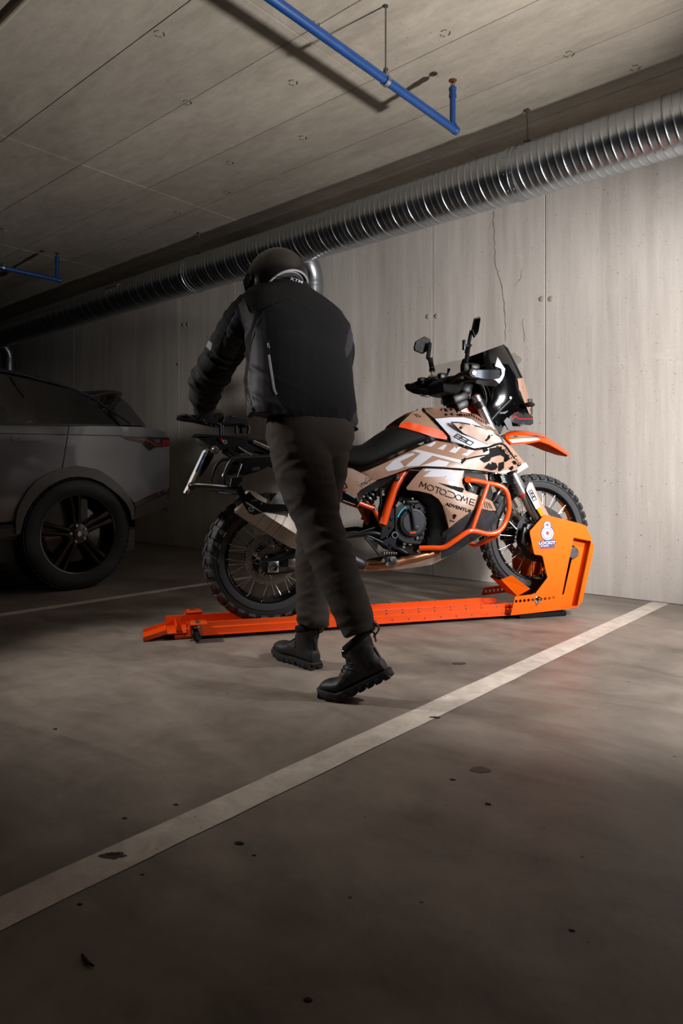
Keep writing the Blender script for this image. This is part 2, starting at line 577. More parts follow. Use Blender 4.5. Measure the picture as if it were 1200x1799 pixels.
def loft(rings, close_ends=True, closed_ring=True):
    n = len(rings[0])
    V = [Vector(p) for r in rings for p in r]
    Fc = []
    for i in range(len(rings) - 1):
        for k in range(n if closed_ring else n - 1):
            Fc.append((i * n + k, i * n + (k + 1) % n, (i + 1) * n + (k + 1) % n, (i + 1) * n + k))
    if close_ends and closed_ring:
        Fc.append(tuple(range(n - 1, -1, -1)))
        Fc.append(tuple(range((len(rings) - 1) * n, len(rings) * n)))
    return V, Fc

def inside(p, poly):
    c = False
    j = len(poly) - 1
    for i in range(len(poly)):
        a, b = poly[i], poly[j]
        if (a[1] > p[1]) != (b[1] > p[1]) and p[0] < (b[0] - a[0]) * (p[1] - a[1]) / (b[1] - a[1]) + a[0]:
            c = not c
        j = i
    return c

def seg_dist(p, poly):
    best = 1e9
    for i in range(len(poly)):
        a, b = poly[i - 1], poly[i]
        dx, dy = b[0] - a[0], b[1] - a[1]
        L = dx * dx + dy * dy
        t = 0 if L < 1e-14 else max(0, min(1, ((p[0] - a[0]) * dx + (p[1] - a[1]) * dy) / L))
        best = min(best, hypot(p[0] - a[0] - t * dx, p[1] - a[1] - t * dy))
    return best

def densify(poly, step):
    out = []
    for i in range(len(poly)):
        a, b = poly[i], poly[(i + 1) % len(poly)]
        n = max(1, int(round(hypot(b[0] - a[0], b[1] - a[1]) / step)))
        for k in range(n):
            t = k / n
            out.append(tuple(a[j] * (1 - t) + b[j] * t for j in range(len(a))))
    return out

def fill2d(loops, step=None):
    """Triangulate an outline with holes, optionally with interior points every step. Returns 2-D points and triangles."""
    pts, edges = [], []
    for lp in loops:
        o = len(pts)
        pts += [Vector((p[0], p[1])) for p in lp]
        edges += [(o + i, o + (i + 1) % len(lp)) for i in range(len(lp))]
    if step:
        xs, ys = [p[0] for p in loops[0]], [p[1] for p in loops[0]]
        y = min(ys) + step * 0.5
        row = 0
        while y < max(ys):
            x = min(xs) + (step * 0.5 if row % 2 else 0)
            while x < max(xs):
                if inside((x, y), loops[0]) and not any(inside((x, y), h) for h in loops[1:]) and min(seg_dist((x, y), lp) for lp in loops) > step * 0.45:
                    pts.append(Vector((x, y)))
                x += step
            y += step * 0.87
            row += 1
    r = delaunay_2d_cdt(pts, edges, [], 0, 1e-7)
    P, T = r[0], r[2]
    out = []
    for t in T:
        c = (sum(P[i][0] for i in t) / len(t), sum(P[i][1] for i in t) / len(t))
        if inside(c, loops[0]) and not any(inside(c, h) for h in loops[1:]):
            out.append(tuple(t))
    return P, out

def thicken(V, T, off):
    """Close an open triangulated surface with a second skin displaced by off(vertex) and a rim."""
    n = len(V)
    cnt = {}
    for t in T:
        for i in range(len(t)):
            a, b = t[i], t[(i + 1) % len(t)]
            cnt[(a, b)] = 1
    W = [off(p) for p in V]
    Fc = list(T) + [tuple(i + n for i in reversed(t)) for t in T]
    for (a, b) in cnt:
        if (b, a) not in cnt:
            Fc.append((b, a, a + n, b + n))
    return list(V) + W, Fc

def slab(loops, y0, y1):
    """Prism of an x-z outline (with holes) between y0 and y1."""
    P, T = fill2d(loops)
    V = [Vector((p[0], y0, p[1])) for p in P]
    return thicken(V, T, lambda p: Vector((p.x, y1, p.z)))

def circ(cx, cy, r, n=16, sq=1.0):
    return [(cx + r * cos(2 * pi * k / n), cy + r * sq * sin(2 * pi * k / n)) for k in range(n)]

SURF = {}
def shell(key, fr, pts, bulge=0.0, bw=0.05, t=0.005, step=0.018, holes=()):
    """Curved panel whose outline is given as (u, v, l) on the frame fr; keeps its front skin for print. Returns verts, faces."""
    out = densify([tuple(p) if isinstance(p, Vector) else tuple(fr.p(*p)) for p in pts], step)
    hl = [densify([tuple(fr.p(*p)) for p in h], step) for h in holes]
    loops = [[(p[0], p[2]) for p in lp] for lp in [out] + hl]
    P, T = fill2d(loops, step)
    ref = [(p[0], p[2], p[1]) for lp in [out] + hl for p in lp]
    V = []
    for q in P:
        sw = sy = 0
        ex = None
        for (x, z, y) in ref:
            d2 = (x - q[0]) ** 2 + (z - q[1]) ** 2
            if d2 < 1e-10:
                ex = y
                break
            wgt = 1 / d2 ** 1.6
            sw += wgt
            sy += wgt * y
        yy = ex if ex is not None else sy / sw
        if bulge and ex is None:
            dd = min(1, seg_dist(q, loops[0]) / bw)
            yy -= bulge * (1 - (1 - dd) ** 2)
        V.append(Vector((q[0], yy, q[1])))
    nb = {}
    for t_ in T:
        for i_ in range(3):
            nb.setdefault(t_[i_], set()).update((t_[i_ - 1], t_[i_ - 2]))
    fixed = len(ref)
    for _ in range(14):
        for i_ in range(fixed, len(V)):
            if i_ in nb:
                V[i_].y = 0.4 * V[i_].y + 0.6 * sum(V[j_].y for j_ in nb[i_]) / len(nb[i_])
    if key:
        SURF[key] = (BVHTree.FromPolygons([tuple(p) for p in V], T), fr)
    return thicken(V, T, lambda p: Vector((p.x, p.y + t, p.z)))

def press(key, uv, off=0.0012, strict=False):
    """Point of a panel's front skin seen at a pixel of the photograph, lifted off by off."""
    bvh, fr = SURF[key]
    d = fr.dirn(*uv)
    h, nrm, i, dist = bvh.ray_cast(fr.cam, d)
    if h is None:
        if strict:
            return None
        q = fr.p(uv[0], uv[1], 0.2)
        h, nrm, i, dist = bvh.find_nearest(q)
        h = fr.cam + d * ((h - fr.cam).dot(d))
    if nrm.dot(d) > 0:
        nrm = -nrm
    return h - d * off * 1.4

def decal(key, polys, step=4.0, off=0.0012):
    """Flat print on a panel: each polygon (with optional holes) is given in pixels."""
    g = G()
    for lp in polys:
        loops = lp if isinstance(lp[0], list) else [lp]
        P, T = fill2d([densify(q, step) for q in loops], step)
        V = [press(key, (p[0], p[1]), off, True) for p in P]
        ok = [t for t in T if all(V[i] is not None for i in t)]
        use = sorted({i for t in ok for i in t})
        mp = {i: k for k, i in enumerate(use)}
        g.add([V[i] for i in use], [tuple(mp[i] for i in t) for t in ok])
    return g

def text_geo(s, bold=0.0, spacing=1.0):
    """Letters as 2-D triangles, one unit high caps, starting at x = 0."""
    cu = bpy.data.curves.new('lettering', 'FONT')
    cu.body = s
    cu.offset = bold
    cu.space_character = spacing
    cu.resolution_u = 3
    ob = bpy.data.objects.new('lettering', cu)
    COL.objects.link(ob)
    dg = bpy.context.evaluated_depsgraph_get()
    me = bpy.data.meshes.new_from_object(ob.evaluated_get(dg))
    bm = bmesh.new()
    bm.from_mesh(me)
    bmesh.ops.triangulate(bm, faces=bm.faces)
    for _ in range(3):
        ee = [e for e in bm.edges if e.calc_length() > 0.35]
        if not ee: break
        bmesh.ops.subdivide_edges(bm, edges=ee, cuts=1)
        bmesh.ops.triangulate(bm, faces=bm.faces)
    bm.verts.index_update()
    V = [(p.co.x, p.co.y) for p in bm.verts]
    Fc = [tuple(q.index for q in f.verts) for f in bm.faces]
    bm.free()
    bpy.data.objects.remove(ob)
    bpy.data.meshes.remove(me)
    bpy.data.curves.remove(cu)
    x0, x1 = min(p[0] for p in V), max(p[0] for p in V)
    y0, y1 = min(p[1] for p in V), max(p[1] for p in V)
    return [((p[0] - x0) / (x1 - x0), (p[1] - y0) / (y1 - y0)) for p in V], Fc

def text_on(key, s, o, ax, up, bold=0.0, off=0.0016, spacing=1.0):
    """Lettering pressed on a panel: o = lower-left pixel, ax = pixel vector along the word, up = pixel vector of its height."""
    V, Fc = text_geo(s, bold, spacing)
    g = G()
    g.add([press(key, (o[0] + ax[0] * p[0] + up[0] * p[1], o[1] + ax[1] * p[0] + up[1] * p[1]), off) for p in V], Fc)
    return g

def stroke(pts, wd, closed=False):
    """Polygons of a thick polyline in pixels (one quad per stretch, overlapped at the corners)."""
    out = []
    P = list(pts) + ([pts[0]] if closed else [])
    for a, b in zip(P[:-1], P[1:]):
        dx, dy = b[0] - a[0], b[1] - a[1]
        L = hypot(dx, dy)
        if L < 1e-6: continue
        ux, uy = dx / L * wd / 2, dy / L * wd / 2
        out.append([(a[0] - ux - uy, a[1] - uy + ux), (b[0] + ux - uy, b[1] + uy + ux), (b[0] + ux + uy, b[1] + uy - ux), (a[0] - ux + uy, a[1] - uy - ux)])
    return out

def remesh(g, voxel, smooth=4, fac=0.5):
    """Fuse overlapping closed shapes into one continuous skin."""
    me = bpy.data.meshes.new('fuse')
    me.from_pydata(g.v, [], g.f)
    bm = bmesh.new()
    bm.from_mesh(me)
    bmesh.ops.recalc_face_normals(bm, faces=bm.faces)
    bm.to_mesh(me)
    bm.free()
    ob = bpy.data.objects.new('fuse', me)
    COL.objects.link(ob)
    r = ob.modifiers.new('r', 'REMESH')
    r.mode, r.voxel_size = 'VOXEL', voxel
    if smooth:
        s = ob.modifiers.new('s', 'SMOOTH')
        s.iterations, s.factor = smooth, fac
    dg = bpy.context.evaluated_depsgraph_get()
    out = bpy.data.meshes.new_from_object(ob.evaluated_get(dg))
    bpy.data.objects.remove(ob)
    bpy.data.meshes.remove(me)
    out.shade_smooth()
    return out
# ================================================================== THE ROOM
D_WALL, CEIL = 4.5, 3.05
XS = [-11.5, -10.1, -8.60, -7.72, -6.276, -5.33, -4.26, -2.968, -2.040, -0.75, 0.55, 1.9, 3.2]
PANEL = [bevbox((0, 0, 0), (1, 1, 1), 0.0)]

def panel_mesh(sx, sy, sz, b, m, name):
    g = G()
    g.add(*bevbox((0, 0, 0), (sx, sy, sz), b))
    return g.mesh(name, m, 12)

g = G()
g.add(*box((-4, 0.6, -0.1), (16, 7.9, 0.2)))
fl = tag(g.build('floor', M['floor']), 'polished grey concrete garage floor with scuffs and dark patches', kind='structure')
g = G()
g.add(*box((-4.15, D_WALL + 0.11, 1.52), (14.9, 0.2, 3.06)))
wl = tag(g.build('wall_back', M['wall_back']), 'cast concrete garage wall with vertical form joints', kind='structure')
for a, b in zip(XS[:-1], XS[1:]):
    link('concrete_panel', panel_mesh(b - a - 0.005, 0.014, CEIL - 0.002, 0.0022, M['wall'], 'concrete_panel'), wl, 0, ((a + b) / 2, D_WALL + 0.007 + random.uniform(-0.001, 0.001), CEIL / 2 + 0.001))
# form-tie plugs beside the joints
pg = G()
pg.add(*lathe([(0.0005, -0.005), (0.017, -0.005), (0.020, -0.003), (0.022, 0.004)], 18, 'y'))
pgm = pg.mesh('tie_plug', M['plug'])
for u, v in [(752, 556), (767, 555), (952, 525), (968, 525), (322, 571), (330, 570), (313, 640), (754, 968), (766, 968)]:
    p = at_y(u, v, D_WALL)
    link('tie_plug', pgm, wl, 0, p)
# crack running down the wall
def ribbon_wall(path, wd, name, m):
    g = G()
    V = []
    for i, (u, v) in enumerate(path):
        p = at_y(u, v, D_WALL)
        ww = wd * random.uniform(0.5, 1.2)
        for sx in (-1, 1):
            V.append((p.x + sx * ww / 2, D_WALL - 0.0012, p.z))
    g.add(V, [(2 * i, 2 * i + 1, 2 * i + 3, 2 * i + 2) for i in range(len(path) - 1)])
    return g.build(name, m, wl)
M['crack'] = mat('crack_grey', rgb(122, 113, 105), 0.95)
def jag(pts, n=7, amp=1.6):
    out = []
    for a, b in zip(pts[:-1], pts[1:]):
        for k in range(n):
            t = k / n
            out.append((a[0] + (b[0] - a[0]) * t + random.uniform(-amp, amp), a[1] + (b[1] - a[1]) * t))
    out.append(pts[-1])
    return out
ribbon_wall(jag([(867, 372), (868, 420), (872, 470), (884, 510), (888, 560), (888, 600)]), 0.0055, 'crack', M['crack'])
ribbon_wall(jag([(919, 470), (914, 492), (900, 505)], 5), 0.003, 'crack', M['crack'])
ribbon_wall(jag([(919, 560), (921, 600)], 8), 0.003, 'crack', M['crack'])
# smoother repair patch behind the handlebar
M['patch'] = concrete('repair_mortar', rgb(152, 145, 137), rgb(176, 169, 160), (1, 1, 0.8), 0.1, (0.8, 0.9), rnd=0.0)
pp = jag([(764, 642), (800, 634), (845, 628), (880, 622), (905, 620), (918, 630), (910, 642), (914, 660), (905, 690), (880, 705), (830, 716), (764, 722)], 4, 1.5)
P, T = fill2d([[(q.x, q.z) for q in (at_y(u, v, D_WALL) for u, v in pp)]])
g = G()
g.add(*thicken([Vector((p[0], D_WALL - 0.0015, p[1])) for p in P], T, lambda p: Vector((p.x, D_WALL + 0.001, p.z))))
g.build('repair_patch', M['patch'], wl)['label'] = 'smoother grey mortar patch'

# ceiling: slab and its shuttering boards
g = G()
g.add(*box((-4, 0.6, CEIL + 0.13), (16, 7.9, 0.2)))
ce = tag(g.build('ceiling', M['joint']), 'board-marked concrete ceiling slab with visible shuttering joints', kind='structure')
YS = [-3.3, -2.75, -2.2, -1.66, -1.12, -0.6, -0.1, 0.43, 0.95, 1.47, 1.98, 2.51, 3.065, 3.58, 4.10, 4.5]
XC = [-11.5, -9.12, -6.92, -4.69, -2.465, -0.24, 2.0, 3.9]
for a, b in zip(XC[:-1], XC[1:]):
    for c, d in zip(YS[:-1], YS[1:]):
        link('shuttering_panel', panel_mesh(b - a - 0.004, d - c - 0.004, 0.03, 0.0015, M['ceiling'], 'shuttering_panel'), ce, 0,
             ((a + b) / 2, (c + d) / 2, CEIL + 0.015 + random.uniform(0, 0.0015)))
M['mark'] = mat('formwork_mark', rgb(92, 80, 66), 0.9)
for u, v in [(280, 59), (515, 145), (532, 242), (404, 286), (1000, 95), (1116, 119), (782, 58), (329, 180), (398, 338), (311, 374), (552, 43)]:
    p = at_z(u, v, CEIL)
    g = G()
    R = 0.026
    for a0 in (0.2, 2.1, 4.4):
        g.add(*tube([(p.x + R * cos(a0 + t * 0.25), p.y + R * sin(a0 + t * 0.25), CEIL - 0.0005) for t in range(6)], 0.0028, 5))
    g.build('formwork_mark', M['mark'], ce)

# painted bay lines
def bay_line(name, x, y0, y1, wd, label):
    g = G()
    n = 60
    V = []
    for i in range(n + 1):
        y = y0 + (y1 - y0) * i / n
        for s in (-1, 1):
            V.append((x + s * wd / 2 + random.uniform(-0.0015, 0.0015), y, 0.0015))
    g.add(V, [(2 * i, 2 * i + 1, 2 * i + 3, 2 * i + 2) for i in range(n)])
    return tag(g.build(name, M['line']), label, kind='structure')
ln = bay_line('trim_1', -1.283, -3.2, 4.49, 0.098, 'wide white bay line crossing the foreground floor to the wall')
bay_line('trim_2', -3.985, -3.2, 4.49, 0.085, 'white bay line between the grey car and the motorcycle')
# chipped hole in the near line, crumbs and stains
def blob2d(c, rx, ry, n=12, j=0.3, rot=0.0):
    out = []
    for k in range(n):
        a = 2 * pi * k / n
        r = 1 + random.uniform(-j, j)
        x, y = rx * r * cos(a), ry * r * sin(a)
        out.append((c[0] + x * cos(rot) - y * sin(rot), c[1] + x * sin(rot) + y * cos(rot)))
    return out
def flat_patch(name, u, v, rx, ry, m, z=0.0022, rot=0.6, par=None, lab=None):
    c = at_z(u, v, 0)
    P, T = fill2d([blob2d((c.x, c.y), rx, ry, 14, 0.22, rot)])
    g = G()
    g.add(*thicken([Vector((p[0], p[1], z)) for p in P], T, lambda p: Vector((p.x, p.y, 0.0002))))
    o = g.build(name, m, par)
    if lab: o['label'] = lab
    return o
M['bare'] = mat('bare_brown_concrete', rgb(74, 54, 44), 0.9, bump=0.3)
flat_patch('paint_chip', 198, 1505, 0.026, 0.012, M['bare'], 0.0022, 0.75, ln, 'brown chipped spot')
flat_patch('paint_chip', 199, 1502, 0.016, 0.006, M['dirt'], 0.0026, 0.75, ln, 'black pit in the chipped spot')
flat_patch('paint_chip', 764, 1261, 0.018, 0.007, M['dirt'], 0.0024, 0.7, ln, 'dark chip in the paint')
flat_patch('floor_stain', 806, 1166, 0.034, 0.016, M['stain'], 0.0012, 0.7, fl)
flat_patch('floor_stain', 845, 1353, 0.026, 0.018, M['stain'], 0.0012, 0.7, fl)

def crumb(u, v, s, label, el=1.6, rot=0.5):
    c = at_z(u, v, 0)
    s *= 0.6
    bm = bmesh.new()
    bmesh.ops.create_icosphere(bm, subdivisions=2, radius=1)
    g = G()
    bm.verts.index_update()
    V = []
    for p in bm.verts:
        q = p.co * (1 + 0.35 * noise.noise(p.co * 1.7 + Vector((u, v, 0))))
        V.append((q.x * s * el, q.y * s, max(-0.2, q.z) * s * 0.45))
    g.add(V, [tuple(x.index for x in f.verts) for f in bm.faces])
    bm.free()
    g.xf(Matrix.Translation((c.x, c.y, s * 0.09)) @ Matrix.Rotation(rot, 4, 'Z'))
    return tag(g.build('crumb', M['dirt']), label, 'debris', 'dark crumbs on the garage floor')
for a in [(420, 1482, 0.011, 'largest dark crumb on the floor below the middle of the white line'),
          (97, 1281, 0.008, 'dark crumb on the floor left of the walking man, near the photo edge'),
          (857, 1413, 0.009, 'dark crumb below the round stain on the floor'),
          (795, 1370, 0.008, 'dark crumb left of the round floor stain'),
          (309, 1414, 0.007, 'dark crumb just above the middle of the long white line'),
          (446, 1503, 0.005, 'tiny dark crumb beside the largest crumb'),
          (541, 1757, 0.008, 'pale-edged crumb at the very bottom of the photo'),
          (219, 1438, 0.007, 'dark crumb above the chipped spot of the white line'),
          (1004, 1635, 0.006, 'lone crumb on the darkest part of the floor at right'),
          (250, 1537, 0.005, 'small dark crumb below the chipped spot, right of it'),
          (140, 1589, 0.006, 'small round crumb just below the white line at left')]:
    crumb(*a)
c = at_z(152, 1694, 0)
g = G()
g.add(*tube(smooth_path([(c.x - 0.022, c.y + 0.004, 0.004), (c.x, c.y, 0.005), (c.x + 0.018, c.y + 0.003, 0.004)], 4), [0.002, 0.0025, 0.003, 0.0035, 0.0035, 0.003, 0.0025, 0.0022, 0.0015], 6))
tag(g.build('twig', M['dirt']), 'short dark twig on the floor at the lower left', 'debris')

# ================================================================== VENTILATION DUCT
DY, DZ, DR, PITCH = 3.94, 2.67, 0.160, 0.137
def helix_duct(x0, x1, r, pitch, n=56):
    prof = []
    def bumpf(c, wd, h, k):
        for i in range(k + 1):
            t = -1 + 2 * i / k
            prof.append((c + t * wd / 2, h * cos(t * pi / 2) ** 2))
    bumpf(0.0, 0.007, 0.0034, 4)
    prof.append((0.016, 0)); prof.append((0.030, 0))
    bumpf(0.0457, 0.018, 0.0036, 6)
    prof.append((0.061, 0)); prof.append((0.076, 0))
    bumpf(0.0913, 0.018, 0.0036, 6)
    prof.append((0.106, 0)); prof.append((0.122, 0))
    st = []
    x = x0
    while x < x1 + pitch:
        st += [(x + a, h) for a, h in prof]
        x += pitch
    K = n + 1
    V, Fc = [], []
    for a, h in st:
        for k in range(K):
            th = 2 * pi * k / n
            xx = min(max(a + pitch * k / n - pitch, x0), x1)
            V.append((xx, (r + h) * cos(th), (r + h) * sin(th)))
    for i in range(len(st) - 1):
        for k in range(n):
            Fc.append((i * K + k, i * K + k + 1, (i + 1) * K + k + 1, (i + 1) * K + k))
    return V, Fc
duct = tag(empty('ventilation_duct', (0, DY, DZ)), 'long round galvanised spiral ventilation duct hung under the ceiling along the wall', 'duct')
JX = [-11.0, at_y(318, 485, DY - DR).x, at_y(889, 300, DY - DR).x, 1.2]
for a, b in zip(JX[:-1], JX[1:]):
    g = G()
    V, Fc = helix_duct(a, b, DR, PITCH)
    g.add(V, Fc)
    g.build('duct_section', M['galv'], duct, 60)
for x in JX[1:-1]:
    g = G()
    g.add(*lathe([(DR, -0.034), (DR + 0.004, -0.033), (DR + 0.005, -0.004), (DR + 0.010, -0.003), (DR + 0.010, 0.003), (DR + 0.005, 0.004), (DR + 0.004, 0.033), (DR, 0.034)], 56, 'x', (x, 0, 0)))
    o = g.build('coupling_collar', M['galv'], duct, 25)
    g = G()
    for k in range(10):
        a = 2 * pi * k / 10 + 0.3
        for dx in (-0.02, 0.02):
            g.add(*disc_bolt((x + dx, (DR + 0.004) * cos(a), (DR + 0.004) * sin(a)), (0, cos(a), sin(a)), 0.005, 0.004, 6))
    tag(g.build('collar_screws', M['zinc'], o, 40), kind='stuff')
# hanger rods with clamps
for u, v in [(927, 193), (346, 407), (1330, 60)]:
    x = at_z(u, v, CEIL).x
    g = G()
    g.add(*tube([(x, 0, DR + 0.02), (x, 0, CEIL - DZ)], 0.0045, 8))
    g.add(*bevbox((x, 0, DR + 0.022), (0.03, 0.05, 0.016), 0.003))
    g.add(*bevbox((x, 0, CEIL - DZ - 0.006), (0.03, 0.03, 0.012), 0.003))
    g.build('hanger_rod', M['rod'], duct)
# grille on the duct's dark end
p = CR and at_y(200, 512, DY - 0.12)
g = G()
for k in range(9):
    g.add(*bevbox((p.x - 0.10 + k * 0.028, -0.135, p.z - DZ), (0.007, 0.05, 0.075), 0.002))
g.add(*bevbox((p.x + 0.012, -0.132, p.z - DZ + 0.042), (0.28, 0.05, 0.012), 0.003))
g.add(*bevbox((p.x + 0.012, -0.132, p.z - DZ - 0.042), (0.28, 0.05, 0.012), 0.003))
g.build('grille', M['zinc'], duct)
# branch bends that leave the duct on its wall side and turn down
def branch(x, r, drop):
    R = 0.20
    z0 = -0.03
    path = [(x, 0.05, z0), (x, 0.10, z0)]
    for k in range(13):
        a = (pi / 2) * k / 12
        path.append((x, 0.10 + R * sin(a), z0 - R * (1 - cos(a))))
    path.append((x, 0.10 + R, z0 - R - drop))
    g = G()
    g.add(*tube(path, r, 32, caps=False))
    o = g.build('branch_elbow', M['galv'], duct, 50)
    g = G()
    for dz in (0.012, 0.05):
        g.add(*lathe([(r, -0.006), (r + 0.004, -0.003), (r + 0.004, 0.003), (r, 0.006)], 32, 'z', (x, 0.10 + R, z0 - R - dz)))
    a = pi / 4
    g.build('seam_ring', M['galv'], o, 30)
BX = at_y(547, 485, DY + 0.28).x
branch(BX, 0.088, 0.42)
branch(at_y(14, 640, DY + 0.28).x, 0.085, 0.30)

# ================================================================== SPRINKLER PIPES
def sprinkler(name, x, y0, y1, z, hangers, yh, label):
    e = tag(empty(name, (x, y1, z)), label, 'pipe')
    g = G()
    R = 0.0215
    g.add(*tube([(0, y0 - y1, 0), (0, 0.02, 0)], R, 20))
    g.add(*lathe([(R, 0.0), (R + 0.002, 0.004), (R + 0.002, 0.024), (R * 0.7, 0.030), (0.0005, 0.031)], 20, 'y'))
    g.build('main_pipe', M['blue'], e)
    g = G()
    g.add(*lathe([(0.016, 0.0), (0.0165, 0.16), (0.021, 0.162), (0.021, 0.178), (0.018, 0.18), (0.018, 0.196), (0.021, 0.198), (0.021, 0.212), (0.014, 0.216), (0.012, 0.222)], 18, 'z', (0, -0.015, 0.008)))
    g.add(*lathe([(0.024, 0.0), (0.022, 0.014), (0.017, 0.02)], 18, 'z', (0, -0.015, 0.008)))
    o = g.build('riser', M['blue'], e)
    g = G()
    zb = 0.228
    for s in (-1, 1):
        g.add(*tube([(s * 0.010, -0.015, zb), (s * 0.012, -0.015, zb + 0.012), (s * 0.004, -0.015, zb + 0.028)], 0.0022, 6))
    g.add(*tube([(0, -0.015, zb), (0, -0.015, zb + 0.026)], 0.003, 6))
    g.add(*lathe([(0.0005, zb + 0.026), (0.012, zb + 0.027), (0.022, zb + 0.031), (0.0225, zb + 0.034), (0.012, zb + 0.031), (0.0005, zb + 0.031)], 16, 'z', (0, -0.015, 0)))
    g.build('sprinkler_head', M['bronze'], e)
    for h in hangers:
        yy = h - y1
        g = G()
        g.add(*tube([(0, yy, 0.055), (0, yy, CEIL - z)], 0.0042, 8))
        g.add(*lathe([(0.012, 0), (0.012, 0.006), (0.005, 0.008)], 8, 'z', (0, yy, 0.05)))
        g.add(*lathe([(0.012, -0.006), (0.012, 0)], 8, 'z', (0, yy, CEIL - z)))
        o = g.build('hanger_rod', M['rod'], e)
        g = G()
        pts = []
        for k in range(21):
            a = radians(-250 + k * 16 - 20)
            a = 2 * pi * k / 20 + pi / 2
            rr = R + 0.004
            pts.append((rr * cos(a), yy, rr * sin(a) + (0.028 if k in (0, 20) else 0.012 if k in (1, 19) else 0)))
        V = []
        for p in pts:
            V += [(p[0], p[1] - 0.012, p[2]), (p[0], p[1] + 0.012, p[2])]
        Q = [(2 * i, 2 * i + 1, 2 * i + 3, 2 * i + 2) for i in range(20)]
        g.add(*thicken([Vector(p) for p in V], Q, lambda p: Vector((p.x * 1.09, p.y, p.z * 1.09))))
        g.build('pipe_clamp', M['galv'], e)
    return e
sprinkler('sprinkler_pipe', -1.993, -3.0, 3.235, 2.69, [2.617, 0.4], 0, 'blue sprinkler pipe hung from the ceiling above the motorcycle')
sprinkler('sprinkler_pipe', -6.46, -3.0, 3.22, 2.69, [2.69, 0.4], 0, 'distant blue sprinkler pipe in the dark left corner above the car')
# cable conduit in the top left corner
p = at_z(18, 18, CEIL)
e = tag(empty('cable_conduit', (p.x, p.y, CEIL)), 'pale cable conduit fixed to the ceiling at the top left corner', 'conduit')
g = G()
g.add(*tube([(-6.0, 0, -0.022), (3.85 - p.x, 0, -0.022)], 0.014, 14))
g.build('conduit_pipe', M['plug'], e)
for x in (-4.2, -2.4, -1.2, 0.6, 2.4, 4.2):
    g = G()
    g.add(*lathe([(0.0145, -0.01), (0.018, -0.01), (0.018, 0.01), (0.0145, 0.01)], 16, 'x', (x, 0, -0.022)))
    g.add(*bevbox((x, 0, -0.003), (0.03, 0.05, 0.006), 0.001))
    g.build('saddle_clip', M['zinc'], e)
# ================================================================== ORANGE PARKING DOLLY WITH LOCK
def froot(name, fr, label, cat):
    e = bpy.data.objects.new(name, None)
    e.empty_display_size = 0.2
    e.matrix_world = fr.m
    COL.objects.link(e)
    return tag(e, label, cat)

ST = froot('motorcycle_dolly', BK, 'orange steel parking dolly with lock plate under the motorcycle', 'wheel stand')
def sx(u, v, l):
    return BK.p(u, v, l).x
Z_FL = 0.026
def rail_bar(name, prof, x0, x1):
    """Folded section prof = [(y, z)...] run from x0 to x1, 4 mm sheet."""
    g = G()
    n = len(prof)
    V = [Vector((x, y, z)) for x in (x0, x1) for y, z in prof]
    Q = [(i, i + 1, n + i + 1, n + i) for i in range(n - 1)]
    g.add(*thicken(V, Q, lambda p: Vector((p.x, p.y, p.z - 0.004)) if abs(p.z - Z_FL) < 1e-4 else Vector((p.x, p.y * (1 + 0.004 / max(0.05, abs(p.y))), p.z))))
    return g.build(name, M['railorange'], ST, 30)
RX0, RX1 = -0.505, 1.36
# channel floor and the two folded flanges
g = G()
g.add(*bevbox(((RX0 + RX1) / 2, 0, 0.030), (RX1 - RX0, 0.176, 0.005), 0.001))
g.build('rail_floor', M['railorange'], ST)
for s in (-1, 1):
    g = G()
    x0 = RX0 if s < 0 else RX0 + 0.09
    pr = [(0.088, 0.030), (0.088, 0.080), (0.104, 0.080), (0.104, 0.058), (0.112, 0.054), (0.112, 0.024), (0.128, 0.024), (0.128, 0.020), (0.108, 0.020), (0.108, 0.052), (0.100, 0.056), (0.100, 0.076), (0.092, 0.076), (0.092, 0.030)]
    V, Fc = loft([[(x, -s * -y if s < 0 else -y, z) for y, z in pr] for x in (x0, RX1)])
    V = [Vector((p.x, (1 if s < 0 else -1) * abs(p.y), p.z)) for p in V]
    g.add(V, Fc)
    o = g.build('rail_flange', M['railorange'], ST, 30)
    g = G()
    for k in range(13):
        x = 0.15 + k * 0.092
        for zz, yy in ((0.068, 0.104), (0.034, 0.112)):
            g.add(*disc_bolt((x + (0.03 if zz < 0.05 else 0), -s * yy, zz), (0, -s, 0), 0.0045, 0.004, 6))
        g.add(*disc_bolt((x, -s * 0.097, 0.080), (0, 0, 1), 0.0045, 0.004, 6))
    tag(g.build('rail_screws', M['zinc'], o, 40), kind='stuff')
# drive-up tongue
g = G()
g.add(*slab([[(-0.505, 0.030), (-0.505, 0.036), (-0.60, 0.008), (-0.615, 0.008), (-0.615, 0.003), (-0.60, 0.003)]], -0.088, 0.088))
for s in (-1, 1):
    g.add(*slab([[(-0.505, 0.036), (-0.505, 0.052), (-0.615, 0.022), (-0.615, 0.004)]], s * 0.088, s * 0.092))
g.build('ramp_tongue', M['railorange'], ST)
g = G()
g.add(*bevbox((-0.46, 0, 0.052), (0.006, 0.176, 0.03), 0.001))
g.add(*bevbox((-0.42, 0, 0.014), (0.10, 0.176, 0.02), 0.002))
g.build('rail_end_plate', M['railorange'], ST)
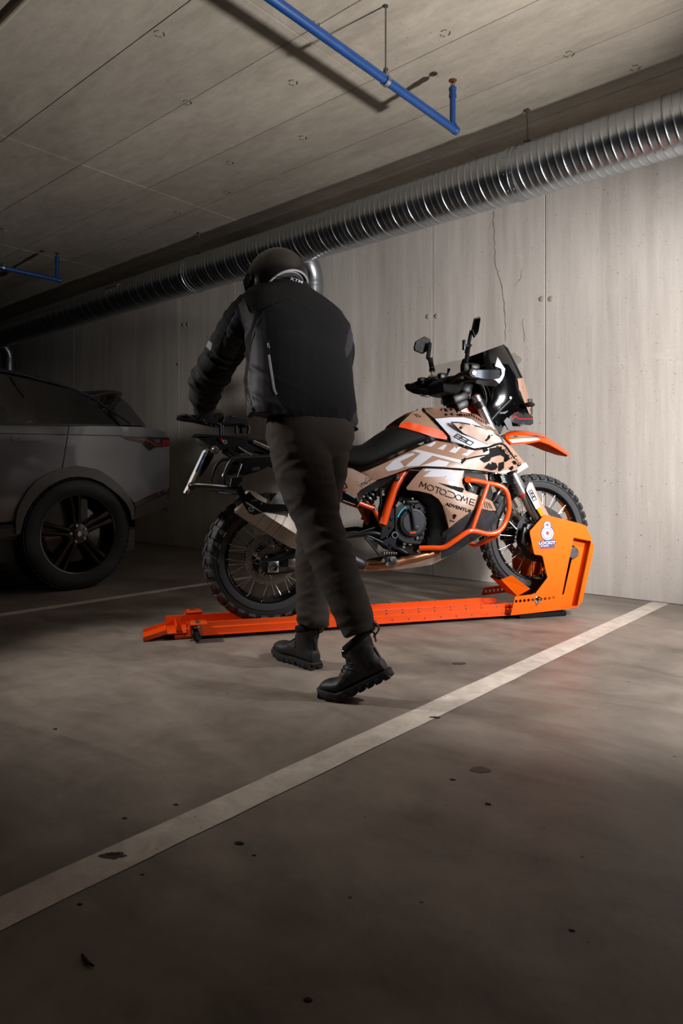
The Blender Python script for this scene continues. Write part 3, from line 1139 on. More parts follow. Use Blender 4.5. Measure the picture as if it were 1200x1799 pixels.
# castors on their brackets
CX = -0.375
for s in (-1, 1):
    g = G()
    g.add(*bevbox((CX + 0.01, s * 0.145, 0.088), (0.085, 0.095, 0.006), 0.001))
    g.add(*bevbox((CX - 0.03, s * 0.145, 0.066), (0.006, 0.095, 0.05), 0.001))
    g.add(*bevbox((CX + 0.01, s * 0.113, 0.055), (0.085, 0.006, 0.066), 0.001))
    br = g.build('castor_bracket', M['railorange'], ST)
    g = G()
    g.add(*lathe([(0.012, 0), (0.012, 0.004), (0.009, 0.005), (0.009, 0.013), (0.0005, 0.014)], 6, 'z', (CX + 0.005, s * 0.165, 0.091)))
    g.build('castor_bolt', M['zinc'], br)
    g = G()
    c = (CX + 0.015, s * 0.168)
    SW = Matrix.Translation((c[0] - 0.012, c[1], 0)) @ Matrix.Rotation(radians(62), 4, 'Z') @ Matrix.Translation((-c[0] + 0.012, -c[1], 0))
    g.add(*lathe([(0.0005, 0.085), (0.020, 0.084), (0.022, 0.076), (0.018, 0.070), (0.0005, 0.068)], 16, 'z', (c[0] - 0.012, c[1], 0)))
    for q in (-1, 1):
        g.add(*slab([[(c[0] - 0.030, 0.072), (c[0] + 0.006, 0.072), (c[0] + 0.010, 0.030), (c[0] - 0.002, 0.024), (c[0] - 0.012, 0.034)]], c[1] + q * 0.014, c[1] + q * 0.0165))
    g.add(*tube([(c[0], c[1] - 0.022, 0.033), (c[0], c[1] + 0.022, 0.033)], 0.005, 10))
    g.xf(SW)
    fk = g.build('castor_fork', M['zinc'], ST)
    g = G()
    g.add(*lathe([(0.010, -0.012), (0.024, -0.012), (0.030, -0.010), (0.033, -0.005), (0.033, 0.005), (0.030, 0.010), (0.024, 0.012), (0.010, 0.012), (0.010, -0.012)], 28, 'y', (c[0], c[1], 0.033)))
    g.xf(SW)
    g.build('castor_wheel', M['rubber'], ST)
# front lock: the big cut-out plate in front of the tyre
PL = 0.165
def bpoly(pts, l):
    return [(q.x, q.z) for q in (BK.p(u, v, l) for u, v in pts)]
main = bpoly([(957, 904), (985, 911), (1014, 918.5), (1008, 945), (982, 1072), (897, 1081.5), (905, 1048), (940, 1044), (962, 1015), (953.5, 978), (950, 975.5), (940, 974.5), (938, 971), (931, 937), (931, 933)], PL)
holes = []
for k in range(10):
    holes.append(circ(*bpoly([(907 + 7.25 * k, 1056.6 - 0.68 * k)], PL)[0], 0.0085, 12))
MAINH = holes
for s in (-1, 1):
    g = G()
    if s < 0:
        main2 = bpoly([(905, 1052), (902, 1020), (899, 977), (912, 950), (950, 925), (985, 930), (985, 960), (930, 1052)], -PL)
    g.add(*slab([main] + holes if s > 0 else [main2], -s * PL, -s * (PL - 0.005)))
    o = g.build('lock_plate', M['standorange'], ST, 30, 0.0008)
    if s > 0:
        LP = o
SURF['plate'] = (BVHTree.FromPolygons([(p[0], -PL, p[1]) for p in main + [main[0]]][:len(main)], [tuple(range(len(main)))]), BK)
# adjusting bracket with the row of holes on the far side
farb = bpoly([(846, 1046), (850, 1032), (886, 1027), (892, 1040)], -PL)
hb = [circ(*bpoly([(853.5 + 7 * k, 1038.3 - 0.75 * k)], -PL)[0], 0.0085, 12) for k in range(5)]
g = G()
g.add(*slab([farb] + hb, PL, PL - 0.005))
g.build('hole_bracket', M['standorange'], ST, 30)
# bolt through the hole row
p = BK.p(945, 1054, PL)
g = G()
g.add(*lathe([(0.020, 0), (0.020, -0.003), (0.018, -0.004), (0.0005, -0.004)], 20, 'y', (p.x, -PL, p.z)))
g.add(*lathe([(0.013, -0.004), (0.013, -0.014), (0.011, -0.016), (0.008, -0.016), (0.008, -0.028), (0.0005, -0.029)], 6, 'y', (p.x, -PL, p.z)))
g.build('adjusting_bolt', M['chrome'], ST)
# boxed arm at the front: outer band, recessed web with slot, lock barrel
for s in (-1, 1):
    band = bpoly([(1014, 918.5), (1029, 923), (1039, 944.5), (1038, 951), (1008, 945)], PL)
    g = G()
    g.add(*slab([band], -s * PL, -s * (PL - 0.005)))
    g.build('arm_top', M['standorange'], ST, 30)
    web = bpoly([(1003, 940), (1037, 950), (1020, 1062), (978, 1067)], 0.118)
    slot = bpoly([(1005, 958), (1010, 959), (991, 1043), (989.5, 1045), (987, 1045), (986, 1043)], 0.118)
    g = G()
    g.add(*slab([web] + ([slot] if s > 0 else []), -s * 0.118, -s * 0.113))
    g.build('arm_web', M['standorange'], ST, 30)
    a = [BK.p(1038, 951, PL), BK.p(1014, 1064, PL)]
    g = G()
    for (q0, q1, y0, y1, tk) in ((a[0], a[1], PL, 0.113, 0.005),):
        V = [Vector((q0.x, -s * y0, q0.z)), Vector((q0.x, -s * y1, q0.z)), Vector((q1.x, -s * y1, q1.z)), Vector((q1.x, -s * y0, q1.z))]
        g.add(*thicken(V, [(0, 1, 2, 3)], lambda p: p + Vector((tk, 0, 0))))
    out = bpoly([(1038, 951), (1044, 956), (1041, 978), (1023, 1057), (1014, 1064)], PL)
    g.add(*slab([out], -s * PL, -s * (PL - 0.03)))
    g.build('arm_flange', M['standorange'], ST, 30)
    b0, b1 = BK.p(981, 1072, PL), BK.p(1016, 1067, PL)
    g = G()
    g.add(*slab([[(b0.x, b0.z + 0.006), (b1.x, b1.z + 0.006), (b1.x, b1.z), (b0.x, b0.z)]], -s * PL, -s * 0.10))
    g.build('arm_shelf', M['standorange'], ST, 30)
    t0, t1 = BK.p(1008, 945, PL), BK.p(1038, 951, PL)
    g = G()
    g.add(*slab([[(t0.x, t0.z + 0.004), (t1.x, t1.z + 0.004), (t1.x, t1.z), (t0.x, t0.z)]], -s * PL, -s * 0.113))
    g.build('arm_lintel', M['standorange'], ST, 30)
p = BK.p(1007.5, 971, 0.130)
g = G()
g.add(*lathe([(0.033, 0.014), (0.033, -0.004), (0.030, -0.007), (0.0005, -0.007)], 32, 'y', (p.x, p.y, p.z)))
g.build('lock_barrel', M['alu'], ST)
# cross members between the two plates
b = BK.p(1020, 1010, 0)
g = G()
q0, q1 = BK.p(1036, 965, 0.165), BK.p(1018, 1060, 0.165)
V = [Vector((q0.x, -0.113, q0.z)), Vector((q0.x, 0.113, q0.z)), Vector((q1.x, 0.113, q1.z)), Vector((q1.x, -0.113, q1.z))]
g.add(*thicken(V, [(0, 1, 2, 3)], lambda p: p + Vector((0.005, 0, 0))))
g.build('front_cross_plate', M['standorange'], ST, 30)
g = G()
g.add(*bevbox((1.53, 0, 0.046), (0.42, 0.318, 0.006), 0.001))
g.build('cradle_floor', M['standorange'], ST)
# wheel cradle: flared cheeks, and the two sloping plates the tyre sits on
for s in (-1, 1):
    ck = [BK.p(880, 1018, 0.062), BK.p(899.5, 1010.5, 0.088), BK.p(932, 1034.5, 0.088), BK.p(911.5, 1046, 0.062)]
    V = [Vector((p.x, p.y * s, p.z)) for p in ck]
    g = G()
    g.add(*thicken(V, [(0, 1, 2, 3)], lambda p: p + Vector((0.0, 0.004 * s, -0.003))))
    g.build('cradle_cheek', M['standorange'], ST, 30)
r0, r1 = BK.p(884, 1020, 0.062), BK.p(911.5, 1047, 0.062)
g = G()
V = [Vector((r0.x, -0.062, r0.z)), Vector((r0.x, 0.062, r0.z)), Vector((r1.x, 0.062, r1.z)), Vector((r1.x, -0.062, r1.z))]
g.add(*thicken(V, [(0, 1, 2, 3)], lambda p: p + Vector((-0.003, 0, -0.004))))
V = [Vector((1.60, -0.08, 0.075)), Vector((1.60, 0.08, 0.075)), Vector((1.74, 0.08, 0.165)), Vector((1.74, -0.08, 0.165))]
g.add(*thicken(V, [(0, 1, 2, 3)], lambda p: p + Vector((0.003, 0, -0.004))))
g.build('cradle_plate', M['standorange'], ST, 30)
for y in (-0.10, 0.10):
    g = G()
    g.add(*bevbox((1.52, y, 0.0135), (0.30, 0.09, 0.027), 0.004))
    g.build('rubber_pad', M['black'], ST)
# LOCKIT sticker
def seg_ring(cx, cy, r0, r1, sq=1.16, n=28):
    return [circ(cx, cy, r1, n, sq), circ(cx, cy, r0, n, sq)]
SC_, SO = 20.0, (935, 905)
def sp(x, y):
    return (SO[0] + x / SC_, SO[1] + y / SC_)
def ell(x, y, rx, ry, n=28):
    c = sp(x, y)
    return [(c[0] + rx / SC_ * cos(2 * pi * k / n), c[1] + ry / SC_ * sin(2 * pi * k / n)) for k in range(n)]
def flat_sticker(name, polys, m, off, par):
    g = decal('plate', polys, 3.0, off)
    return g.build(name, m, par)
def P_(pts):
    return [sp(*p) for p in pts]
STK = flat_sticker('padlock_sticker', [P_([(400, 400), (405, 300), (440, 230), (530, 195), (625, 230), (665, 300), (670, 400), (735, 470), (770, 560), (770, 690), (730, 790), (640, 870), (840, 860), (820, 1030), (785, 1035), (780, 1160), (290, 1190), (280, 1065), (225, 1070), (225, 905), (440, 890), (350, 800), (305, 700), (305, 560), (340, 470)])], M['navy'], 0.0008, LP)
STK['label'] = 'padlock sticker with white lettering'
flat_sticker('sticker_print', [ell(540, 640, 210, 235)], M['wink'], 0.0011, STK)
flat_sticker('sticker_print', [[ell(540, 640, 172, 195), ell(540, 640, 150, 172)]], M['navy'], 0.0014, STK)
flat_sticker('sticker_print', [ell(540, 640, 150, 172)], M['lavender'], 0.0013, STK)
flat_sticker('sticker_print', [ell(540, 630, 60, 70)], M['mauve'], 0.0016, STK)
tk = []
for k in range(14):
    a = 2 * pi * k / 14
    c = (540 + 100 * cos(a), 635 + 112 * sin(a))
    tk.append(stroke([sp(c[0] - 14 * cos(a), c[1] - 14 * sin(a)), sp(c[0] + 14 * cos(a), c[1] + 14 * sin(a))], 0.8)[0])
flat_sticker('sticker_print', tk, M['navy'], 0.0017, STK)
def arch(rx, ry, base):
    return [(540 - 8 + rx * cos(pi + pi * k / 14), 340 + ry * sin(pi + pi * k / 14)) for k in range(15)] + [(532 + rx, base), (532 - rx, base)]
flat_sticker('sticker_print', [P_(arch(112, 118, 440))], M['wink'], 0.0011, STK)
flat_sticker('sticker_print', [P_(arch(84, 92, 430))], M['navy'], 0.0014, STK)
flat_sticker('sticker_print', [P_(arch(68, 74, 430))], M['lavender'], 0.0016, STK)
flat_sticker('sticker_print', [P_(arch(50, 38, 375))], M['navy'], 0.0018, STK)
flat_sticker('sticker_print', [P_([(300, 1150), (300, 1180), (775, 1155), (770, 1115)])], M['mauve'], 0.0011, STK)
g = text_on('plate', 'LOCKIT', sp(238, 1040), ((820 - 238) / SC_, -25 / SC_), (0, -112 / SC_), 0.035, 0.0016, 1.02)
g.build('sticker_print', M['wink'], STK)
g = text_on('plate', 'BY MOTO', sp(305, 1118), (275 / SC_, -12 / SC_), (0, -56 / SC_), 0.01, 0.0016)
g.build('sticker_print', M['lavender'], STK)
g = text_on('plate', 'DOME', sp(592, 1104), (150 / SC_, -7 / SC_), (0, -56 / SC_), -0.01, 0.0016)
g.build('sticker_print', mat('grey_print', rgb(120, 116, 138), 0.4), STK)
# ================================================================== MOTORCYCLE
MB = froot('motorcycle', BK, 'tan, white and orange adventure motorcycle standing on the orange dolly', 'motorcycle')
def B(u, v, l=0.0):
    return BK.p(u, v, l)
def bp_(pts, l):
    """Pixels to local points at one lateral distance."""
    return [B(u, v, l) for u, v in pts]
def part(name, g, m, parent=None, ang=28, bevel=0):
    return g.build(name, m, parent or MB, ang, bevel)
def pshell(name, m, pts, l=None, parent=None, mirror=True, bulge=0.0, bw=0.05, t=0.005, step=0.018, key=None, holes=(), ang=40):
    """A bodywork panel on the near side, with its twin on the far side."""
    pts = [(p[0], p[1], p[2] if len(p) > 2 else l) for p in pts]
    V, Fc = shell(key, BK, pts, bulge, bw, t, step, holes)
    g = G().add(V, Fc)
    o = part(name, g, m, parent, ang)
    if mirror:
        g2 = G().add([(p[0], -p[1], p[2]) for p in V], [tuple(reversed(q)) for q in Fc])
        part(name, g2, m, parent, ang)
    return o
def plate_(name, m, pts, l, t, parent=None, mirror=False, holes=(), bevel=0.0015, ang=30):
    """Flat cut plate seen from the side, t thick behind its face at l."""
    g = G()
    lp = [bpoly(pts, l)] + [bpoly(h, l) for h in holes]
    g.add(*slab(lp, -l, -(l - t)))
    o = part(name, g, m, parent, ang, bevel)
    if mirror:
        g2 = G()
        g2.add(*slab(lp, l, l - t))
        part(name, g2, m, parent, ang, bevel)
    return o
def ptube(name, m, pts, r, parent=None, mirror=False, n=12, smooth=True, rad=0.04, ang=50):
    P3 = [B(*p) for p in pts]
    P3 = smooth_path(P3, 6) if smooth else round_path(P3, rad)
    g = G()
    g.add(*tube(P3, r, n))
    o = part(name, g, m, parent, ang)
    if mirror:
        g2 = G()
        g2.add(*tube([(p.x, -p.y, p.z) for p in P3], r, n))
        part(name, g2, m, parent, ang)
    return o

# ------------------------------------------------------------------ wheels
def torus_tyre(R, wd, rim_r, n=72, sec=20):
    """Tyre carcass: rounded crown, sidewalls down to the rim."""
    prof = []
    hw = wd / 2
    ht = R - rim_r
    for k in range(sec + 1):
        a = pi * k / sec
        y = -hw * cos(a) * (1.0 if 0.15 < k / sec < 0.85 else 0.92)
        r = rim_r + ht * (sin(a) ** 0.55 if sin(a) > 0 else 0)
        prof.append((r, y))
    prof[0] = (rim_r - 0.004, -hw * 0.70)
    prof[-1] = (rim_r - 0.004, hw * 0.70)
    return lathe(prof + [prof[0]], n, 'y')

def wheel(name, x, z, R, wd, rim_r, hub_w, hub_r, nspoke, rows, nb, bsz):
    g = G()
    rw = wd * 0.36
    g.add(*lathe([(rim_r - 0.022, -rw * 0.5), (rim_r - 0.010, -rw * 0.85), (rim_r - 0.006, -rw), (rim_r + 0.005, -rw * 1.02), (rim_r + 0.006, -rw * 0.9),
                  (rim_r - 0.004, -rw * 0.7), (rim_r - 0.004, rw * 0.7), (rim_r + 0.006, rw * 0.9), (rim_r + 0.005, rw * 1.02), (rim_r - 0.006, rw), (rim_r - 0.010, rw * 0.85), (rim_r - 0.022, rw * 0.5), (rim_r - 0.022, -rw * 0.5)], 72, 'y'))
    wh = part(name, g, M['blackgloss'], MB, 40)
    wh.location = (x, 0, z)
    g = G()
    g.add(*torus_tyre(R - 0.011, wd, rim_r))
    # bead ring line on both sidewalls
    for s in (-1, 1):
        g.add(*lathe([(rim_r + 0.030, s * wd * 0.475), (rim_r + 0.032, s * (wd * 0.475 + 0.003)), (rim_r + 0.035, s * wd * 0.475)], 72, 'y'))
    part('tyre', g, M['rubber'], wh, 40)
    # tread blocks
    gb = G()
    gb.add(*bevbox((0, 0, 0), bsz, 0.003))
    mb = gb.mesh('tread_block', M['rubber'], 30)
    for ri, (yy, drop, tilt, yaw) in enumerate(rows):
        for k in range(nb):
            a = 2 * pi * (k + 0.5 * (ri % 2)) / nb
            mw = Matrix.Rotation(-a, 4, 'Y') @ Matrix.Translation((0, yy, R - 0.0125 - drop)) @ Matrix.Rotation(tilt, 4, 'X') @ Matrix.Rotation(yaw, 4, 'Z')
            link('tread_block', mb, wh, mw=mw)
    # hub and spokes
    g = G()
    g.add(*lathe([(0.012, -hub_w), (hub_r * 0.8, -hub_w), (hub_r, -hub_w * 0.94), (hub_r, -hub_w * 0.72), (hub_r * 0.55, -hub_w * 0.5), (hub_r * 0.55, hub_w * 0.5), (hub_r, hub_w * 0.72), (hub_r, hub_w * 0.94), (hub_r * 0.8, hub_w), (0.012, hub_w)], 32, 'y'))
    part('hub', g, M['satin'], wh, 35)
    for k in range(nspoke):
        side = 1 if k % 2 else -1
        a = 2 * pi * k / nspoke
        lean = 0.42 if (k // 2) % 2 else -0.42
        p0 = (hub_r * cos(a + lean), side * hub_w * 0.83, hub_r * sin(a + lean))
        p1 = ((rim_r - 0.018) * cos(a), side * rw * 0.55, (rim_r - 0.018) * sin(a))
        g = G()
        g.add(*tube([p0, p1], 0.0019, 6))
        d = Vector(p0) - Vector(p1)
        d.normalize()
        g.add(*tube([Vector(p1), Vector(p1) + d * 0.016], 0.0036, 6))
        part('spoke', g, M['spoke'], wh, 60)
    return wh

def brake_disc(par, y, r0, r1, m):
    g = G()
    hs = []
    for row, rr in ((0, r0 + (r1 - r0) * 0.3), (1, r0 + (r1 - r0) * 0.7)):
        for k in range(26):
            a = 2 * pi * (k + row * 0.5) / 26
            hs.append(circ(rr * cos(a), rr * sin(a), 0.0032, 6))
    # scalloped rim
    outer = [((r1 + 0.0022 * cos(9 * t)) * cos(t), (r1 + 0.0022 * cos(9 * t)) * sin(t)) for t in [2 * pi * k / 90 for k in range(90)]]
    g.add(*slab([outer, circ(0, 0, r0, 60)] + hs, y - 0.0022, y + 0.0022))
    return part('brake_disc', g, m, par, 30)

def spider(par, y, r_in, r_out, n, m):
    g = G()
    g.add(*slab([circ(0, 0, r_in, 30), circ(0, 0, r_in * 0.45, 20)], y - 0.003, y + 0.003))
    for k in range(n):
        a = 2 * pi * k / n + 0.3
        for da in (-0.16, 0.16):
            g.add(*tube([(r_in * 0.9 * cos(a + da * 2), y, r_in * 0.9 * sin(a + da * 2)), (r_out * cos(a), y, r_out * sin(a))], 0.005, 6))
        g.add(*lathe([(0.011, -0.007), (0.011, -0.010), (0.005, -0.010), (0.005, -0.006)], 14, 'y', (r_out * cos(a), y, r_out * sin(a))))
    return part('disc_carrier', g, m, par, 35)

RW = wheel('rear_wheel', 0, 0.372, 0.334, 0.150, 0.228, 0.075, 0.060, 36,
           [(0.0, 0.0, 0.0, 0.25), (-0.036, 0.004, 0.20, -0.3), (0.036, 0.004, -0.20, 0.3), (-0.064, 0.020, 0.75, 0.1), (0.064, 0.020, -0.75, -0.1)], 30, (0.036, 0.030, 0.020))
brake_disc(RW, -0.088, 0.098, 0.130, M['steel'])
spider(RW, -0.086, 0.062, 0.106, 5, M['steel'])
FW = wheel('front_wheel', 1.555, 0.455, 0.348, 0.094, 0.268, 0.055, 0.045, 36,
           [(0.0, 0.0, 0.0, 0.2), (-0.026, 0.004, 0.25, -0.25), (0.026, 0.004, -0.25, 0.25), (-0.041, 0.016, 0.85, 0.1), (0.041, 0.016, -0.85, -0.1)], 38, (0.034, 0.019, 0.016))
for yy in (-0.070, 0.070):
    brake_disc(FW, yy, 0.122, 0.160, M['steel'] if yy > 0 else M['darkmetal'])
    spider(FW, yy, 0.066, 0.128, 6, M['satin'])
g = G()
g.add(*slab([[(0.105 * cos(t) * (1 + (0.05 if k % 2 else 0)), 0.105 * sin(t) * (1 + (0.05 if k % 2 else 0))) for k, t in enumerate([2 * pi * q / 84 for q in range(84)])], circ(0, 0, 0.06, 30)], 0.085, 0.091))
part('chain_sprocket', g, M['darkmetal'], RW)
# front hub shoes and caliper, near side
for s in (-1, 1):
    g = G()
    q = B(916, 934, 0.10)
    g.add(*bevbox((1.575, -s * 0.098, 0.462), (0.085, 0.030, 0.13), 0.012, Matrix.Rotation(radians(-28), 3, 'Y')))
    g.add(*lathe([(0.022, 0.0), (0.022, -0.012), (0.014, -0.014), (0.014, -0.008), (0.0005, -0.008)], 8, 'y', (1.575, -s * 0.112 if s > 0 else 0.124, 0.455)))
    part('axle_shoe', g, M['satin'], MB)
    g = G()
    c = B(905, 942, 0.10)
    g.add(*bevbox((1.45, -s * 0.088, 0.455), (0.052, 0.056, 0.13), 0.012, Matrix.Rotation(radians(12), 3, 'Y')))
    g.add(*bevbox((1.42, -s * 0.105, 0.455), (0.03, 0.03, 0.095), 0.008, Matrix.Rotation(radians(12), 3, 'Y')))
    o = part('front_caliper', g, M['satin'], MB)
    g = G()
    for dz in (-0.045, 0.045):
        g.add(*disc_bolt((1.435, -s * 0.120, 0.455 + dz), (0, -s, 0), 0.008, 0.006))
    tag(part('caliper_bolts', g, M['zinc'], o), kind='stuff')
# front axle
g = G()
g.add(*tube([(1.555, -0.12, 0.455), (1.555, 0.12, 0.455)], 0.012, 14))
part('front_axle', g, M['zinc'], MB)

# ------------------------------------------------------------------ fork
FT, FB = B(835, 694, 0.105), B(943, 912, 0.105)
fd = (FB - FT).normalized()
for s in (-1, 1):
    t, b = Vector((FT.x, FT.y * s, FT.z)), Vector((FB.x, FB.y * s, FB.z))
    mid = B(917, 866, 0.105)
    mid = Vector((mid.x, mid.y * s, mid.z))
    g = G()
    g.add(*tube([t + fd * 0.065, mid - fd * 0.16, mid - fd * 0.15, mid], [0.0265, 0.0265, 0.030, 0.030], 24))
    ft = part('fork_tube', g, M['alu'], MB)
    g = G()
    g.add(*tube([t, t + fd * 0.006, t + fd * 0.03, t + fd * 0.031, t + fd * 0.036], [0.020, 0.026, 0.026, 0.0285, 0.0285], 20))
    part('fork_cap', g, M['alu'], ft)
    g = G()
    g.add(*tube([t - fd * 0.004, t + fd * 0.002], [0.012, 0.016], 12))
    part('preload_adjuster', g, M['red'], ft)
    g = G()
    g.add(*tube([t + fd * 0.036, t + fd * 0.075], 0.033, 20))
    part('top_clamp', g, M['satin'], MB)
    g = G()
    g.add(*tube([mid, mid + fd * 0.016], 0.0285, 20))
    part('fork_seal', g, M['red'], ft)
    g = G()
    g.add(*tube([mid + fd * 0.012, b + fd * 0.05], 0.0225, 20))
    part('fork_slider', g, M['steel'], MB)
# yokes
g = G()
a = FT + fd * 0.055
g.add(*bevbox((a.x, 0, a.z), (0.085, 0.21, 0.034), 0.008, Matrix.Rotation(radians(30), 3, 'Y')))
part('upper_yoke', g, M['satin'])
a = FT + fd * 0.30
g = G()
g.add(*bevbox((a.x - 0.01, 0, a.z), (0.10, 0.26, 0.045), 0.01, Matrix.Rotation(radians(30), 3, 'Y')))
part('lower_yoke', g, M['satin'])
# orange steering head seen between tank and fork
pshell('headstock', M['orange'], [(810, 722), (818, 715), (832, 712), (838, 722), (845, 733), (838, 738), (826, 730)], 0.05, bulge=0.02, t=0.03)
# fork guards
pshell('fork_guard', M['black'], [(920, 862), (927, 855), (936, 858), (960, 905), (963, 918), (948, 925), (942, 912), (928, 880)], 0.134, bulge=0.006, bw=0.02, t=0.004)
pshell('fork_guard', M['tan'], [(930, 848), (935, 847), (946, 872), (964, 904), (961, 915), (955, 915), (941, 880)], 0.140, t=0.004, bulge=0.004, bw=0.01)
WG = pshell('fork_guard', M['white'], [(930.5, 847), (935, 851), (941, 866), (949, 890.5), (942, 895), (925, 862), (926.5, 855)], 0.146, t=0.004, key='fguard')
part('reflector', G().add(*shell(None, BK, [(943, 894.5, .149), (949, 891.5, .149), (955, 903, .149), (951, 908, .149)], 0, t=0.004)), M['amber'], WG)

def digits890(key, o, ax, up, wd, m, par):
    """The model number in square strokes: o lower-left pixel, ax along the number, up its height."""
    W, Hh = 1 / 3.0, 1.0
    def pt(x, y):
        return (o[0] + ax[0] * x + up[0] * y, o[1] + ax[1] * x + up[1] * y)
    polys = []
    e = 0.035
    segs = {'8': [[(0, 0), (1, 0), (1, 1), (0, 1), (0, 0)], [(0, .5), (1, .5)]], '9': [[(0, 0), (1, 0), (1, 1), (0, 1), (0, .45), (1, .45)]], '0': [[(0, 0), (1, 0), (1, 1), (0, 1), (0, 0)]]}
    for i, ch in enumerate('890'):
        for s in segs[ch]:
            q = [pt((i + 0.06 + 0.82 * x) * W, y) for x, y in s]
            polys += stroke(q, wd)
    g = decal(key, polys, 4, 0.0014)
    return part('number_print', g, m, par)
digits890('fguard', (928.6, 862.3), (9.0, 18.5), (5.6, -2.7), 1.15, M['ink'], WG)

# ------------------------------------------------------------------ front mudguard (high beak)
rid = [(884, 764, .0), (893, 758.5, 0), (906, 756, 0), (928, 757, 0), (945, 761, 0), (960, 769, 0), (978, 781.5, 0), (994, 793, 0), (1000.5, 798, 0)]
ed = [(889, 771, .055), (897, 780, .085), (914, 779, .10), (931, 777.5, .105), (949, 774, .10), (965, 779.5, .092), (981, 788.5, .078), (995, 797, .05), (1000.5, 800.5, .018)]
rings = []
for a, b in zip(rid, ed):
    c, e = B(*a), B(*b)
    e.x = c.x if abs(e.x - c.x) > 0.2 else e.x
    hw = -e.y
    row = []
    for t in (-1, -0.8, -0.45, 0, 0.45, 0.8, 1):
        f = abs(t) ** 2.2
        row.append(Vector((c.x * (1 - f) + e.x * f, t * hw, c.z * (1 - f) + e.z * f)))
    rings.append(row)
V, Fc = loft(rings, False, False)
SURF['fender'] = (BVHTree.FromPolygons([tuple(p) for p in V], Fc), BK)
g = G().add(*thicken(V, Fc, lambda p: Vector((p.x, p.y * 0.96, p.z - 0.005))))
FE = part('front_mudguard', g, M['orange'], MB, 50)
part('mudguard_print', decal('fender', [[(893, 772), (917, 770), (944, 769.5), (949, 772.5), (930, 775.5), (900, 778)]], 5, 0.0015), M['wink'], FE)
part('mudguard_print', decal('fender', [[(886, 765.5), (912, 765), (935, 766), (956, 767), (944, 768.5), (912, 769), (890, 769)]], 5, 0.0015), M['tan'], FE)
part('mudguard_print', decal('fender', [[(921, 765), (944, 765.5), (963, 770), (945, 767.5)], [(903, 766), (909, 766), (909, 767.5), (903, 767.5)]], 5, 0.0018), M['ink'], FE)

# ------------------------------------------------------------------ seat
st = [((470, 772), (470, 806), .12), ((510, 780), (510, 814), .145), ((560, 786), (560, 817), .152), ((606, 785), (606, 818), .155), ((630, 784), (630, 826), .16), ((650, 782.5), (644, 825), .165), ((662, 776), (670, 814), .160), ((674, 766), (698, 801), .150), ((694, 752), (724, 789), .140), ((710, 746), (746, 779.5), .130), ((740, 757), (768, 772), .128)]
rings = []
for (a, b, wd) in st:
    lo = B(b[0], b[1], wd)
    tp = B(a[0], a[1], wd * 0.72)
    zt, zl, xx = tp.z, lo.z, (lo.x + tp.x) / 2
    h = zt - zl
    prof = [(-wd, lo.x, zl), (-wd * 0.985, lo.x * 0.7 + tp.x * 0.3, zl + 0.45 * h), (-wd * 0.9, lo.x * 0.35 + tp.x * 0.65, zl + 0.82 * h), (-wd * 0.72, tp.x, zt), (-wd * 0.35, tp.x, zt + 0.006), (0, tp.x, zt + 0.008)]
    r = [Vector((x, y, z)) for y, x, z in prof]
    r += [Vector((p.x, -p.y, p.z)) for p in reversed(r[:-1])]
    rings.append(r)
V, Fc = loft(rings, True, True)
g = G().add(V, Fc)
SE = part('seat', g, M['seat'], MB, 60)
sb = SE.modifiers.new('sub', 'SUBSURF'); sb.levels = sb.render_levels = 2
# piping at the seat's lower edge
ptube('seat_piping', M['ink'], [(560, 817.5, .155), (606, 818.5, .158), (630, 827.5, .163), (642, 826.5, .168), (670, 814.8, .164), (698, 801.5, .155), (724, 789.8, .146), (746, 780, .137), (768, 772.5, .132)], 0.0035, SE, True, 6)

# ------------------------------------------------------------------ tank and bodywork
TO = pshell('tank_band', M['orange'], [(700.5, 750.5, .110), (704, 743.5, .105), (711, 740.5, .105), (722, 742, .118), (750, 749.5, .128), (775, 756.5, .138), (781, 757.5, .142), (788.5, 767.5, .15), (786.5, 772.5, .15), (765, 769, .142), (735, 759, .132), (712, 752.5, .118)], bulge=0.01, bw=0.015)
TR = pshell('tank_rear_cover', M['tan'], [(704, 743.5, .105), (715, 733, .085), (728, 723, .06), (742, 718, .045), (746.5, 724.5, .07), (760, 739, .11), (775, 756.5, .136), (750, 749.5, .127), (722, 742, .117)], bulge=0.012, bw=0.03, key='tankrear')
pshell('tank_seam', M['ink'], [(741, 719, .05), (744.5, 716, .04), (750, 725.5, .085), (764, 737, .122), (791, 766, .158), (794, 775, .165), (787.5, 774, .156), (789.5, 768, .154), (775, 754, .14), (760, 737, .115), (746, 723, .075)], t=0.006)
part('tank_trim_line', decal('tankrear', [[(741, 719), (743, 719.5), (776, 756), (774, 756.2)]], 6, 0.0016), M['oink'], TR)
part('number_print', decal('tankrear', stroke([(730, 729), (736, 729.5), (739.5, 732), (733, 732.5), (730, 729)], 0.9) + stroke([(734, 727.5), (726, 728)], 0.9), 3, 0.0014), M['ink'], TR)

